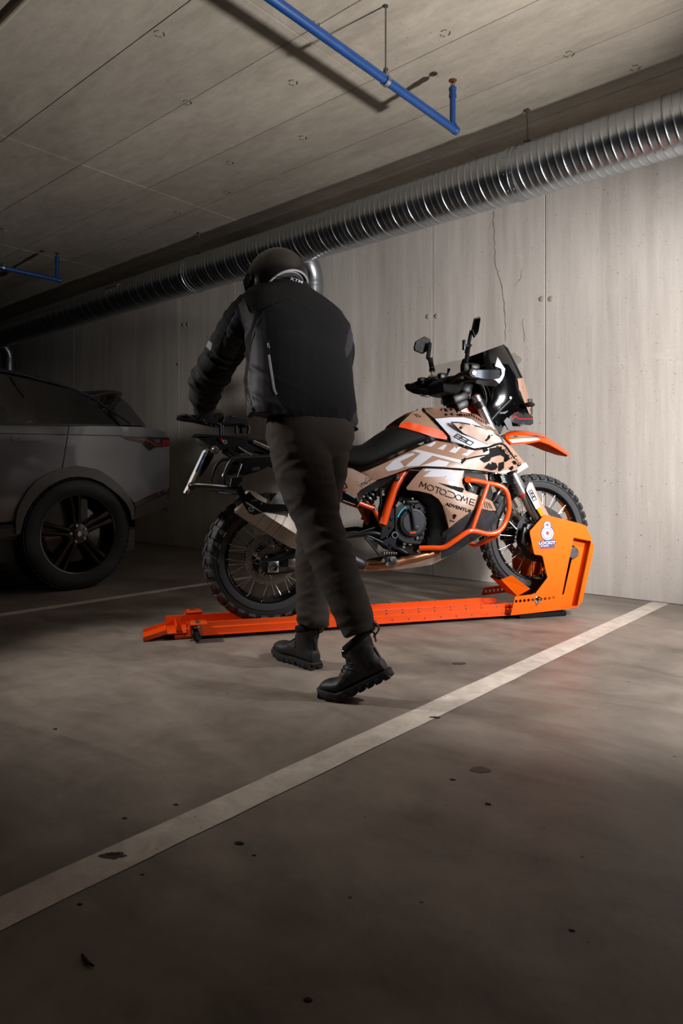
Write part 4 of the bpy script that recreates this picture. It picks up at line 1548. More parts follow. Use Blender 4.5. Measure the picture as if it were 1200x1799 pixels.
def splat_mat(name, base, lo, hi, axis, scale, th=0.5):
    """Tan bodywork printed with black speckle that thickens along the panel."""
    k = NB(name)
    O = k.tc.outputs['Object']
    ax = k.sep(O)
    pos = k.math('ADD', k.math('MULTIPLY', ax[0], axis[0]), k.math('MULTIPLY', ax[2], axis[1]))
    grad = k.ramp(pos, lo, hi, 0, 1)
    n1 = k.noise(k.mapping(O, (1, 0.1, 1)), scale, 3, 0.7)
    n2 = k.noise(k.mapping(O, (1, 0.1, 1)), scale * 0.28, 3, 0.6, 0.4)
    n = k.math('ADD', k.math('MULTIPLY', n1, 0.6), k.math('MULTIPLY', n2, 0.4))
    t = k.math('GREATER_THAN', n, k.ramp(grad, 0, 1, 0.72, th - 0.04))
    col = k.mix(t, base, rgb(14, 14, 16))
    k.set(k.b.inputs['Base Color'], col)
    k.b.inputs['Roughness'].default_value = 0.3
    k.b.inputs['Coat Weight'].default_value = 0.5
    k.b.inputs['Coat Roughness'].default_value = 0.08
    return k.m
M['tansplat'] = splat_mat('tan_with_black_speckle', rgb(146, 113, 94), 1.02, 1.30, (1.0, -0.25), 150)
M['tansplat2'] = splat_mat('tan_with_speckle_edge', rgb(146, 113, 94), 0.88, 0.98, (1.0, -0.55), 170)
TT = pshell('tank_top', M['tansplat'], [(745, 717, .0), (760, 715.5, .02), (798, 717, .03), (813, 723, .06), (838, 728, .09), (857, 743, .12), (872, 757, .145), (882, 769, .16), (884, 779, .20), (873, 768, .20), (862, 757, .196), (844, 748.5, .18), (829, 736, .155), (815, 732.5, .145), (790, 732, .13), (763, 734.5, .125), (749, 724, .08)], bulge=0.015, bw=0.03, key='tanktop')
blk = [[(772, 720), (776, 718), (777, 722)], [(780, 717.5), (785, 719), (787, 724), (781, 722)], [(789, 717), (796, 718), (792, 722)], [(781, 726), (788, 728), (783, 731)], [(790, 727), (797, 724), (799, 729), (793, 730)], [(799, 719), (806, 721), (803, 726)], [(801, 728), (810, 726), (812, 730), (804, 731)]]
for i in range(13):
    u = 806 + i * 4.2
    v = 730 + max(0, (i - 5)) * 2.4
    blk.append([(u, v - 3), (u + 2.2, v - 2.4), (u + 3.4, v + 2), (u + 1.2, v + 1.2)])
part('tank_print', decal('tanktop', blk, 4), M['ink'], TT)

WP = pshell('side_cover', M['white'], [(764, 735.5, .136), (790, 733, .146), (815, 733, .155), (829, 736.5, .165), (845, 748.5, .19), (862, 757, .205), (874, 768, .212), (880, 775, .22), (858, 784, .228), (833, 787.5, .226), (820, 783, .222), (805, 778, .212), (793, 775, .185), (791, 766, .170), (777, 750, .152)], bulge=0.006, bw=0.02, key='white')
digits890('white', (797.2, 766.9), (30.6, 16.2), (5.6, -5.0), 1.5, M['ink'], WP)
INS0 = [(792.5, 741), (806, 741), (824, 744), (845, 749.5), (863, 756.5), (881, 767.5), (886, 777.5), (856.5, 784), (842, 776.5), (814, 763), (803.5, 754)]
pshell('insert_frame', M['blackgloss'], [(u, v, .186 + (u - 792) * 0.00052) for u, v in INS0], t=0.005, bulge=0.004, bw=0.01)
INS = [(795.5, 742.8), (806, 743.2), (824, 746.3), (844, 751.3), (862, 758.2), (878, 768.5), (882, 776.2), (858, 781.5), (843, 774.5), (815, 761.2), (805.5, 752.8)]
IN = pshell('insert_cover', M['tan'], [(u, v, .196 + (u - 792) * 0.00052) for u, v in INS], t=0.014, bulge=0.005, bw=0.012, key='insert')
part('insert_print', decal('insert', [[(858, 765), (860.5, 763), (862, 768), (859, 772), (854.5, 775.5), (851.5, 773), (855, 771)], [(862, 764), (867, 763.5), (864, 766)]], 3), M['ink'], IN)
g = G()
p = press('insert', (810, 751.5), 0.001)
g.add(*disc_bolt(p, (0, -1, 0.2), 0.008, 0.004, 10))
part('cover_bolt', g, M['black'], IN)

KP = [(766, 774, .150), (788, 778, .178), (806, 782, .215), (832, 789.5, .228), (858, 785.5, .232), (884, 779.5, .226), (882, 768.5, .195), (900, 787, .20), (912, 801, .195), (921, 812, .185), (915, 818, .19), (908, 825, .20), (893, 829, .228), (875, 831, .245), (846, 826.5, .258), (817, 823.5, .262), (785, 821, .258), (750, 819, .25), (735, 820, .235), (720, 822.5, .215), (690, 833.5, .188), (662, 843.5, .17), (622, 823.5, .158), (630, 828.5, .163), (642, 827.5, .168), (670, 815.5, .166), (698, 802.5, .157), (724, 790.5, .15), (746, 781, .148)]
KS = pshell('side_panel', M['tan'], KP, bulge=0.012, bw=0.04, key='K', step=0.016)
S75 = lambda pts: [(700 + x / 7.5, 720 + y / 7.5) for x, y in pts]
part('side_print', decal('K', [S75(q) for q in [
    [(358, 470), (430, 489), (528, 408), (500, 394), (452, 430)], [(512, 514), (590, 529), (668, 424), (588, 408), (562, 440), (606, 458)],
    [(665, 552), (750, 572), (842, 482), (770, 458), (720, 505)], [(830, 590), (905, 608), (1003, 540), (932, 505), (905, 560)],
    [(0, 632), (100, 588), (190, 566), (215, 588), (22, 680), (78, 752), (0, 785), (-140, 812), (-175, 770), (-70, 672)],
    [(170, 542), (245, 522), (838, 665), (826, 720), (806, 700), (450, 604), (272, 738), (82, 752), (292, 572)],
    [(288, 740), (400, 705), (530, 656), (675, 690), (625, 748)], [(690, 748), (800, 726), (942, 768), (900, 783)]]], 5), M['wink'], KS)
part('side_print', decal('K', stroke([(812, 812), (817, 806.5)], 4.5) + stroke([(812, 808), (833, 803), (856, 799)], 2.4) + [[(827, 787), (833, 790), (831, 792), (828, 790)]], 4, 0.0016), M['ink'], KS)
S11 = lambda pts: [(820 + x / 10.91, 740 + y / 10.91) for x, y in pts]
part('side_print', decal('K', [S11(q) for q in [
    [(240, 720), (290, 690), (400, 650), (440, 600), (430, 520), (560, 500), (640, 430), (680, 440), (640, 560), (760, 640), (830, 720), (760, 720), (650, 650), (560, 670), (470, 700), (440, 760), (340, 800), (300, 770)],
    [(330, 895), (420, 800), (470, 830), (480, 780), (560, 800), (600, 880), (550, 930), (470, 945)], [(610, 800), (720, 770), (715, 900), (640, 960), (600, 950)],
    [(300, 530), (400, 520), (420, 560), (330, 610)], [(800, 900), (880, 850), (900, 900), (850, 950)], [(860, 770), (930, 760), (970, 830), (900, 830)]]], 4, 0.0014), M['ink'], KS)
rs = []
rnd = random.Random(5)
for i in range(150):
    t = rnd.random()
    u = 872 + 46 * t + rnd.gauss(0, 3.4)
    v = 782 + 36 * t + rnd.gauss(0, 3.6)
    r = rnd.uniform(0.4, 1.5)
    if 872 < u < 919 and v > 772 + (u - 884) * 1.02 + 1.0 and v < 826 - max(0, u - 905) * 0.9:
        rs.append([(u + r * rnd.uniform(0.6, 1.2) * cos(a), v + r * rnd.uniform(0.6, 1.2) * sin(a)) for a in (0, 1.2, 2.5, 3.7, 5)])
part('side_speckle', decal('K', rs, 5, 0.0018), M['ink'], KS)
ptube('panel_edge_trim', M['ink'], [(660, 845, .168), (690, 835, .186), (720, 824, .213), (735, 821.5, .233), (750, 820.5, .249), (785, 822.5, .257), (817, 825, .261), (846, 828, .257), (870, 831.5, .247)], 0.0042, KS, True, 6)
ptube('panel_edge_trim', M['ink'], [(806, 783, .217), (832, 790, .229), (858, 786, .232), (884, 780.5, .226), (902, 803, .21)], 0.004, KS, True, 6)
# dark hollow and louvre ahead of the panel, white corner wing
pshell('shroud_vent', M['blackgloss'], [(862, 790, .236), (880, 787, .232), (897, 806, .222), (888, 812, .235), (870, 800, .24)], t=0.006)
pshell('shroud_tip', M['white'], [(910, 818, .19), (914, 815, .188), (924, 812.5, .182), (928.5, 820, .18), (914, 829, .185), (906, 833, .19), (909, 828, .19)], t=0.01)
pshell('shroud_tip', M['white'], [(875, 831, .25), (888, 826, .245), (898, 827, .24), (888, 832, .245)], t=0.01)
# lower tank panel with the lettering
MP = [(745, 821, .240), (780, 824, .252), (815, 827, .256), (813.5, 838, .260), (812.5, 850, .264), (818, 862, .268), (834, 868, .270), (851, 874, .272), (865, 881, .266), (872, 897, .258), (858, 897, .272), (841, 893, .280), (823, 902, .284), (806, 914, .282), (788.5, 928, .274), (784, 910, .270), (778, 888, .266), (771, 877, .262), (758, 868, .255), (738, 863, .242), (716, 860.5, .222), (714, 857, .222), (724, 844, .230), (733, 833, .236)]
MS = pshell('lower_tank_panel', M['tan'], MP, bulge=0.010, bw=0.05, key='M', step=0.016)
part('panel_print', decal('M', [S75(q) for q in [[(362, 772), (330, 806), (438, 800), (322, 882), (558, 886), (642, 868), (600, 918), (800, 940), (822, 890), (862, 800), (600, 783)]]], 5), M['wink'], MS)
part('panel_print', decal('M', [S75(q) for q in [[(520, 960), (640, 985), (760, 1008), (840, 1026), (896, 1050), (890, 1104), (800, 1080), (690, 1035)]]], 5), M['ink'], MS)
part('panel_print', decal('M', [[(779, 886), (797, 906), (789, 927)]], 5, 0.001), mat('dark_tan_print', rgb(126, 96, 80), 0.35), MS)
# lettering: M O T O, an open D of two bars, O M E
def mo(x, y):
    return (736.9 + 96.8 * x + 2.7 * y * 0.98, 855.2 + 33.6 * x - 9.4 * y)
def ring_poly(cx, wx, n=22):
    oo = [mo(cx + wx * cos(2 * pi * k / n), 0.5 + 0.53 * sin(2 * pi * k / n)) for k in range(n)]
    ii = [mo(cx + (wx - 0.0125) * cos(2 * pi * k / n), 0.5 + 0.40 * sin(2 * pi * k / n)) for k in range(n)]
    return [oo, ii]
LT = []
for seg in ([(0, 0), (0.012, 1), (0.055, 0.3), (0.098, 1), (0.108, 0)], [(0.265, 1), (0.365, 1)], [(0.315, 1), (0.315, 0)], [(0.755, 0), (0.768, 1), (0.808, 0.3), (0.85, 1), (0.862, 0)], [(0.985, 1), (0.905, 1), (0.905, 0), (0.985, 0)], [(0.905, 0.5), (0.975, 0.5)],
            [(0.49, 1.0), (0.585, 1.0), (0.615, 0.9), (0.63, 0.7), (0.635, 0.5), (0.63, 0.3), (0.615, 0.1), (0.585, 0.0), (0.47, 0.0)]):
    LT += stroke([mo(*p) for p in seg], 1.35)
LT += [ring_poly(0.19, 0.062), ring_poly(0.415, 0.062), ring_poly(0.70, 0.058)]
part('panel_lettering', decal('M', LT, 3, 0.0016), M['ink'], MS)
text_on('M', 'ADVENTURE', (782.3, 887.8), (50, 15.5), (1.4, -5.8), 0.03, 0.0018, 1.05).build('panel_lettering', M['ink'], MS)
part('panel_emblem', decal('M', [[(795.5, 904), (799, 902.8), (802.3, 905), (801.5, 908.5), (799.8, 909.5), (799, 912), (796.8, 912), (795.6, 909), (795, 907)]], 2, 0.0016), M['ink'], MS)
part('panel_emblem', decal('M', stroke([(791, 914.5), (801, 917)], 1.5), 3, 0.0016), M['ink'], MS)
part('panel_print', decal('M', [[(851.5, 882.5 + i), (852.5, 882 + i), (866, 895 + i * 0.3), (865, 896 + i * 0.3)] for i in (0, 3.2, 6.4)] if False else stroke([(851, 881), (853, 896)], 0.8) + stroke([(854, 881.5), (858, 897)], 0.8) + stroke([(857, 882.5), (863, 897)], 0.8) + stroke([(860, 884), (867, 897)], 0.8), 4, 0.0018), M['ink'], MS)
# black lower tank behind the panel, impact guard and skid plate
pshell('lower_tank', M['black'], [(716, 861.5, .205), (738, 864, .225), (758, 869.5, .238), (771, 878, .246), (778, 889, .25), (784, 911, .254), (788.5, 929, .258), (783, 950, .25), (777, 960, .235), (752, 958, .21), (752, 925, .19), (752, 890, .19), (735, 872, .19)], bulge=0.0, t=0.01)
pshell('lower_tank', M['black'], [(812, 828, .235), (850, 830, .235), (856, 845, .24), (852, 874, .25), (834, 868, .25), (818, 862, .25), (812.5, 850, .245)], t=0.012)
GD = pshell('tank_guard', M['guard'], [(777, 936, .245), (790, 927.5, .276), (806, 915, .283), (824, 901, .284), (840, 892, .282), (858, 896, .276), (874, 904, .262), (870, 918, .258), (861, 930, .255), (847, 941, .25), (830, 951, .245), (812, 963, .235), (794, 974, .22), (776, 982, .20), (776, 960, .225)], bulge=0.006, bw=0.05, t=0.006)
sk = [(B(640, 1003, .13), B(668, 996, .13)), (B(700, 999.5, .14), B(712, 989, .15)), (B(735, 996, .15), B(738, 983, .16)), (B(760, 991.5, .155), B(762, 978, .165)), (B(777, 983, .155), B(780, 965, .17)), (B(812, 963, .15), B(812, 945, .17)), (B(848, 941, .13), B(850, 922, .15))]
rings = []
for lo, hi in sk:
    r = [Vector((hi.x, hi.y, hi.z)), Vector((lo.x, lo.y, lo.z)), Vector((lo.x, lo.y * 0.6, lo.z - 0.012)), Vector((lo.x, 0, lo.z - 0.016))]
    r += [Vector((p.x, -p.y, p.z)) for p in reversed(r[:-1])]
    rings.append(r)
V, Fc = loft(rings, False, False)
part('skid_plate', G().add(*thicken(V, Fc, lambda p: p + Vector((0, 0, 0.005)))), M['skid'], MB, 25)

# ------------------------------------------------------------------ engine
g = G()
g.add(*slab([bpoly([(672, 947), (690, 897), (700, 868), (718, 842), (745, 828), (808, 830), (858, 838), (868, 872), (850, 925), (812, 952), (776, 975), (735, 980), (700, 972)], .12)], -0.125, 0.125))
EN = part('engine_block', g, M['black'], MB, 25, 0.012)
ec = B(727, 918, .19)
g = G()
g.add(*slab([bpoly([(694, 885), (702, 882), (716, 881), (738, 880), (748, 890), (757, 905), (760, 920), (757, 940), (748, 950), (738, 957), (712, 955), (700, 948), (694, 935)], .165)], -0.165, -0.12))
part('crankcase_cover', g, M['darkmetal'], EN, 25, 0.006)
def near_disc(c, prof, n=40):
    return lathe(prof, n, 'y', c)
g = G()
g.add(*near_disc((ec.x, 0, ec.z), [(0.075, -0.16), (0.074, -0.182), (0.070, -0.187), (0.062, -0.188), (0.060, -0.186)], 48))
for k in range(7):
    a = radians(-50 + k * 22)
    g.add(*bevbox((ec.x + 0.079 * cos(a), -0.172, ec.z + 0.079 * sin(a)), (0.02, 0.022, 0.004), 0.001, Matrix.Rotation(-a, 3, 'Y')))
part('clutch_housing', g, M['darkmetal'], EN, 30)
g = G()
g.add(*near_disc((ec.x, 0, ec.z), [(0.0605, -0.17), (0.0605, -0.190), (0.058, -0.194), (0.0005, -0.194)], 48))
CC = part('clutch_cover', g, M['graphite'], EN, 30)
bv = [(ec.x + 0.06 * cos(2 * pi * k / 24), -0.194, ec.z + 0.06 * sin(2 * pi * k / 24)) for k in range(24)]
SURF['clutch'] = (BVHTree.FromPolygons(bv, [tuple(range(24))]), BK)
part('cover_emblem', text_on('clutch', 'KTM', (720.5, 938), (9, -0.3), (0.8, -3.6), 0.05, 0.0012), M['oink'], CC)
part('cover_recess', decal('clutch', [[(712, 931.5), (735, 931.5), (734.5, 932), (712.3, 932)]], 4, 0.0008), M['ink'], CC)
bv = [(ec.x + 0.12 * cos(2 * pi * k / 24), -0.168, ec.z + 0.12 * sin(2 * pi * k / 24)) for k in range(24)]
SURF['case'] = (BVHTree.FromPolygons(bv, [tuple(range(24))]), BK)
arc = [(727 + 29 * cos(radians(a)), 918 + 31 * sin(radians(a))) for a in range(200, 241, 8)]
part('cover_lettering', decal('case', stroke(arc, 2.2), 2, 0.001), M['cink'], EN)
g = G()
g.add(*tube([B(722.5, 890, .205), B(726, 908, .206), B(729.5, 929, .204)], [0.008, 0.0075, 0.0105], 12))
g.add(*bevbox(B(730, 927, .196), (0.03, 0.012, 0.02), 0.004))
part('clutch_cylinder', g, M['graphite'], EN, 40)
g = G()
g.add(*bevbox(B(722, 882, .16), (0.07, 0.05, 0.02), 0.004))
g.add(*tube([B(718, 876, .17), B(726, 876, .17), B(725, 888, .18)], 0.004, 8))
part('hose_union', g, M['satin'], EN)
for (u, v, l, r) in [(697, 888, .168, .008), (700, 884, .165, .009), (710, 882, .165, .008), (733, 945, .172, .009), (750, 927.5, .172, .008), (724, 876, .17, .006), (709, 961, .150, .009)]:
    p = B(u, v, l)
    part('case_bolt', G().add(*disc_bolt(p, (0, -1, 0), r, 0.008)), M['zinc'], EN)
for (u, v, a, b) in [(709, 953, .018, .022), (719, 954, .020, .022)]:
    p = B(u, v, .145)
    part('sump_casting', G().add(*bevbox(p, (a, 0.03, b), 0.003)), M['alu'], EN)
g = G()
g.add(*slab([bpoly([(738, 930), (747, 926), (746, 940), (744, 948), (737, 950)], .175)], -0.175, -0.15))
part('pump_cover', g, M['darkmetal'], EN, 30, 0.003)
# radiator and cylinder dressings in the dark gap behind the crash bar
g = G()
for k in range(6):
    a = B(822 + k * 7, 836, .19)
    g.add(*bevbox((a.x, -0.19, a.z - 0.02), (0.004, 0.05, 0.07), 0.001))
part('radiator_core', g, M['satin'], EN)
plate_('radiator_bracket', M['tan'], [(849, 831), (857, 832), (857.5, 845), (850, 846)], .225, .01, mirror=True)
plate_('fairing_stay', M['white'], [(858, 832), (873, 833), (874, 842), (866, 846), (860, 840)], .15, .02, mirror=True)
g = G()
for k in range(5):
    p = B(882 + k * 1.2, 835.5 + k * 3.2, .17)
    g.add(*bevbox(p, (0.088, 0.09, 0.008), 0.003, Matrix.Rotation(radians(8), 3, 'Y')))
g.add(*bevbox(B(884, 842, .15), (0.085, 0.09, 0.05), 0.01, Matrix.Rotation(radians(8), 3, 'Y')))
part('fork_clamp_block', g, M['blackgloss'], MB, 30)
ptube('brake_hose', M['black'], [(905, 832, .10), (893, 850, .12), (886, 880, .11), (889, 905, .10), (903, 925, .09)], 0.005)
ptube('sensor_cable', M['alu'], [(884, 885, .09), (884, 897, .09), (894, 915, .095), (908, 930, .11)], 0.0035)
ptube('radiator_pipe', M['steel'], [(866, 880, .12), (874, 868, .14), (880, 858, .13)], 0.012)

# ------------------------------------------------------------------ frame, shock, footrest hangers
ptube('frame_tube', M['orange'], [(712, 826, .135), (697, 850, .145), (682, 889, .150), (672.5, 921, .150)], 0.0215, None, True, 16)
ptube('frame_tube', M['orange'], [(692, 832, .145), (701, 842, .145)], 0.016, None, True, 12)
ptube('frame_tube', M['orange'], [(627, 882, .148), (643, 888.5, .148), (659, 894, .148)], 0.0118, None, True, 12)
ptube('frame_tube', M['orange'], [(656, 893, .12), (668, 915, .12), (674, 926, .13)], 0.014, None, True, 12)
g = G()
c = B(697, 840, .172)
bm = bmesh.new(); bmesh.ops.create_uvsphere(bm, u_segments=20, v_segments=12, radius=0.0175); bm.verts.index_update()
g.add([p.co + c for p in bm.verts], [tuple(q.index for q in f.verts) for f in bm.faces]); bm.free()
part('frame_plug', g, M['graphite'])
part('frame_bolt', G().add(*disc_bolt(B(660.5, 894, .162), (0, -1, 0), 0.010, 0.008, 10)), M['zinc'])
part('frame_bolt', G().add(*disc_bolt(B(673, 868.5, .13), (0, -1, 0), 0.007, 0.006, 10)), M['zinc'])
g = G()
a, b = B(664, 852, .02), B(640, 886, .02)
d = (b - a)
x_, y_ = basis(d)
hel = []
for k in range(97):
    t = k / 96
    hel.append(a + d * t + (x_ * cos(t * 2 * pi * 5) + y_ * sin(t * 2 * pi * 5)) * 0.034)
g.add(*tube(hel, 0.0065, 8))
SH = part('shock_spring', g, M['alu'], MB, 60)
part('shock_body', G().add(*tube([a - d * 0.3, a, b + d * 0.2], [0.02, 0.022, 0.02], 14)), M['darkmetal'], SH)
part('shock_reservoir', G().add(*tube([B(657, 862, .07), B(662, 855, .07), B(668, 849, .07)], [0.02, 0.022, 0.02], 14)), M['alu'], SH)
part('shock_reservoir', G().add(*tube([B(690, 875, .04), B(698, 868, .04)], [0.022, 0.022], 14)), M['alu'], SH)
ptube('rear_hose', M['black'], [(668, 858, .13), (669, 880, .13), (667, 905, .13), (668, 918, .14), (672, 921, .15)], 0.007)
plate_('hanger_plate', M['satin'], [(682, 900), (692, 891), (693.5, 895), (693, 927), (681, 942), (669, 948.5), (668, 946), (672, 925)], .158, .02, mirror=True)
for (u, v) in [(688.5, 912), (685.5, 927)]:
    part('frame_bolt', G().add(*disc_bolt(B(u, v, .160), (0, -1, 0), 0.0085, 0.004, 10)), M['black'])
ft_ = plate_('footrest_hanger', M['gunmetal'], [(671, 951), (686, 943), (690, 934), (696, 933.5), (699, 939), (696.5, 950), (691.5, 971), (687, 972), (680, 960), (672, 956)], .172, .016, holes=[circ(693.6, 940, 3.9, 14)])
part('hanger_ring', G().add(*lathe([(0.012, -0.004), (0.0165, -0.004), (0.0165, 0.02), (0.012, 0.02), (0.012, -0.004)], 24, 'y', B(693.6, 940, .174))), M['alu'], ft_)
part('frame_bolt', G().add(*disc_bolt(B(686, 957, .174), (0, -1, 0), 0.009, 0.005, 10)), M['satin'], ft_)
ptube('hanger_brace', M['gunmetal'], [(672, 953, .172), (648, 942.5, .172), (641, 945, .172)], 0.0065, None, False, 10)
ptube('hanger_brace', M['gunmetal'], [(641, 944, .172), (653, 958, .172), (667, 976, .172)], 0.0055, None, False, 10)
plate_('heel_guard', M['satin'], [(644, 946), (662, 951), (665, 954), (663, 966), (655, 959)], .166, .004)
FP = G()
c = B(683, 984, .20)
FP.add(*bevbox((c.x, -0.205, c.z), (0.055, 0.07, 0.045), 0.006))
fo = part('footrest', FP, M['darkmetal'], MB, 30)
for k in range(6):
    p = B(673.5 + 4.2 * k, 972.6 - 0.1 * k, .235)
    part('footrest_tooth', G().add(*bevbox((p.x, -0.225, p.z), (0.006, 0.05, 0.012), 0.002)), M['steel'], fo)
for (u, v) in [(687.5, 982), (680, 991), (673, 985)]:
    part('footrest_bolt', G().add(*disc_bolt(B(u, v, .243), (0, -1, 0), 0.009, 0.006, 10)), M['zinc'], fo)
ptube('brake_pedal', M['gunmetal'], [(691, 962, .18), (702, 965, .19), (715, 972, .20)], 0.0085, None, False, 10)
ptube('passenger_stay', M['satin'], [(604, 945, .17), (620, 939, .17), (644, 931, .165), (658, 927, .16)], 0.0045, None, False, 8)
ptube('swingarm', M['satin'], [(600, 942, .125), (630, 939, .13), (659, 937, .14), (690, 948, .14)], 0.014, None, True, 12)
ptube('swingarm', M['satin'], [(458, 995, .115), (500, 978, .12), (545, 957, .12), (604, 943, .125)], [0.02] * 19, None, True, 10)
# swingarm fork end with axle
plate_('axle_carrier', M['satin'], [(458, 989), (463, 985.5), (483, 980), (517, 971), (522, 973), (490, 985.5), (489, 1003), (515, 1000), (522, 1002), (510, 1007), (478, 1011), (468, 1009), (463, 1003)], .135, .012, mirror=True)
ax = B(480, 996, .14)
g = G()
g.add(*lathe([(0.017, -0.012), (0.024, -0.012), (0.026, -0.006), (0.026, 0.01)], 6, 'y', (ax.x, -0.142, ax.z)))
g.add(*lathe([(0.0005, 0.004), (0.0165, 0.004), (0.0165, -0.018), (0.020, -0.018), (0.020, 0.0)], 20, 'y', (ax.x, -0.142, ax.z)))
part('axle_nut', g, M['steel'])
g = G()
g.add(*bevbox((ax.x, -0.136, ax.z), (0.055, 0.012, 0.055), 0.004))
part('axle_block', g, M['alu'])
g = G()
g.add(*bevbox(B(508, 985, .11), (0.09, 0.05, 0.05), 0.012, Matrix.Rotation(radians(-10), 3, 'Y')))
part('rear_caliper', g, M['satin'])
g = G()
g.add(*bevbox(B(514, 988, .12), (0.06, 0.05, 0.05), 0.012))
part('caliper_carrier', g, M['steel'])
ptube('brake_line', M['black'], [(510, 975, .12), (492, 960, .12), (480, 945, .11), (481, 930, .10)], 0.004)
for (u, v) in [(452, 976), (469, 979), (482, 960)]:
    part('caliper_bolt', G().add(*disc_bolt(B(u, v, .105), (0, -1, 0), 0.008, 0.006, 8)), M['zinc'])

# ------------------------------------------------------------------ exhaust
ptube('exhaust_header', M['pipe'], [(775, 968, .14), (758, 973, .155), (735, 979, .16), (704, 986, .155), (688, 990, .15), (660, 992, .13), (640, 992, .12)], 0.0215, None, False, 18)
part('exhaust_clamp', G().add(*tube([B(697, 986.5, .153), B(688, 989, .15)], 0.026, 18)), M['steel'])
part('exhaust_collector', G().add(*tube([B(640, 992, .12), B(634, 990, .12), B(612, 980, .11), B(600, 968, .11)], [0.026, 0.034, 0.036, 0.034], 18)), M['darkmetal'])
m0, m1 = B(425, 880.5, .195), B(536, 950.5, .175)
md = (m1 - m0).normalized()
def hexring(c, r, flat=1.0, n=24):
    x, y = basis(md)
    out = []
    for k in range(n):
        a = 2 * pi * k / n
        rr = r / max(abs(cos((a % (pi / 3)) - pi / 6)), 0.01) * 0.94
        out.append(c + x * rr * cos(a) * flat + y * rr * sin(a))
    return out
L_ = (m1 - m0).length
rings = [hexring(m0 + md * (L_ * t), r, 0.92) for t, r in [(0.0, .056), (0.004, .068), (0.05, .071), (0.30, .073), (0.305, .0745), (0.315, .0745), (0.32, .073), (0.44, .0735), (0.445, .075), (0.455, .075), (0.46, .0735), (0.56, .0735), (0.565, .075), (0.575, .075), (0.58, .0735), (0.85, .072), (1.0, .055), (1.1, .035), (1.2, .03)]]
V, Fc = loft(rings, False)
MU = part('silencer', G().add(V, Fc), M['steel'], MB, 30)
part('silencer_outlet', G().add(*tube([m0 - md * 0.025, m0 + md * 0.03], 0.030, 20)), M['darkmetal'], MU)
part('silencer_end_cap', G().add(*loft([hexring(m0 - md * 0.002, .035, .92), hexring(m0 - md * 0.004, .058, .92), hexring(m0 + md * 0.03, .064, .92)], True)), M['skid'], MU)
ptube('silencer_pipe', M['steel'], [(520, 950, .17), (560, 972, .15), (600, 978, .12)], 0.024, MU, False, 16)
pshell('heat_shield', M['alu'], [(474, 885, .262), (481, 874, .258), (490, 863.5, .25), (499, 868, .25), (525, 884, .25), (520, 900, .262), (496, 891, .262)], t=0.003, bulge=0.01, bw=0.02, mirror=False)
plate_('silencer_bracket', M['black'], [(432, 869), (438, 864), (447, 873), (452, 877), (470, 885), (500, 886), (512, 888), (512, 898), (470, 899), (446, 905), (438, 902), (432, 893), (424, 880), (416, 862), (419, 855), (424, 852)], .262, .012, mirror=False, holes=[[(440, 876), (452, 879), (452, 882), (441, 881)]])
part('bracket_bolt', G().add(*disc_bolt(B(441, 894.5, .264), (0, -1, 0), 0.0135, 0.006, 12)), M['zinc'])
part('bracket_bolt', G().add(*disc_bolt(B(459, 884.5, .264), (0, -1, 0), 0.006, 0.005, 10)), M['zinc'])

# ------------------------------------------------------------------ pannier rack
ptube('pannier_rail', M['satin'], [(396, 852, .27), (394, 840, .27), (399, 822, .27), (408, 808, .27), (420, 803, .26), (450, 803, .24), (485, 800, .22)], 0.0095, None, True, 10)
ptube('pannier_rail', M['alu'], [(415, 838, .272), (420, 826, .272), (424, 815, .27)], 0.0062, None, True, 10)
plate_('rack_plate', M['satin'], [(422, 812), (445, 806), (476, 805), (476, 818), (455, 828), (428, 836), (418, 834)], .262, .006, mirror=True, holes=[[(444, 821), (458, 820), (456, 826), (444, 827)]])
part('rack_bolt', G().add(*disc_bolt(B(428.5, 823, .264), (0, -1, 0), 0.013, 0.005, 12)), M['black'])
plate_('rack_latch', M['darkmetal'], [(405, 841), (420, 838), (427, 837), (426, 845), (419, 853), (405, 856)], .270, .008, mirror=True)
part('latch_edge', G().add(*tube([B(403.5, 855, .272), B(405.5, 841, .272)], 0.004, 8)), M['alu'])
ptube('rack_cross_tube', M['satin'], [(338, 853, .10), (350, 852, .14), (380, 854, .20), (400, 856, .25), (418, 858, .262)], 0.012, None, True, 10)
ptube('rack_cross_tube', M['gunmetal'], [(385, 865, .20), (405, 868, .24), (416, 868, .26)], 0.004, None, True, 8)

# ------------------------------------------------------------------ tail, number plate, luggage plate
pshell('tail_fairing', M['black'], [(366, 768), (392, 766), (440, 770), (480, 776), (480, 800), (452, 792), (430, 795), (400, 788), (380, 793), (370, 782)], .10, bulge=0.02, bw=0.03, t=0.01)
ptube('subframe_tube', M['alu'], [(419, 786, .11), (435, 796, .12), (452, 806, .13)], 0.005, None, True, 8)
ptube('subframe_tube', M['alu'], [(445, 776, .12), (464, 784, .13), (490, 796, .14)], 0.009, None, True, 8)
ptube('subframe_tube', M['satin'], [(400, 790, .10), (430, 806, .12), (470, 812, .13), (560, 830, .14)], 0.012, None, True, 10)
pshell('tail_cover', M['tan'], [(618, 823, .166), (662, 844, .176), (634, 860, .176), (627, 868, .176), (629, 880, .176), (600, 862, .172), (570, 846, .166), (530, 828, .155), (500, 815, .145), (540, 818, .158), (590, 819, .166)], bulge=0.008, bw=0.02, key='tail')
TC = pshell('tail_cover_lower', M['blackgloss'], [(588, 851, .172), (600, 858, .176), (627, 874, .180), (629.5, 885, .180), (624, 887.5, .18), (604, 880, .176), (586, 872, .172), (560, 850, .165), (570, 845, .165)], key='tail2', t=0.006)
part('cover_outline', decal('tail2', stroke([(627.5, 873), (629.5, 884.5), (624.5, 887), (603, 879), (588, 861)], 0.8) + stroke([(603, 879), (587, 873)], 0.8), 4, 0.0014), M['wink'], TC)
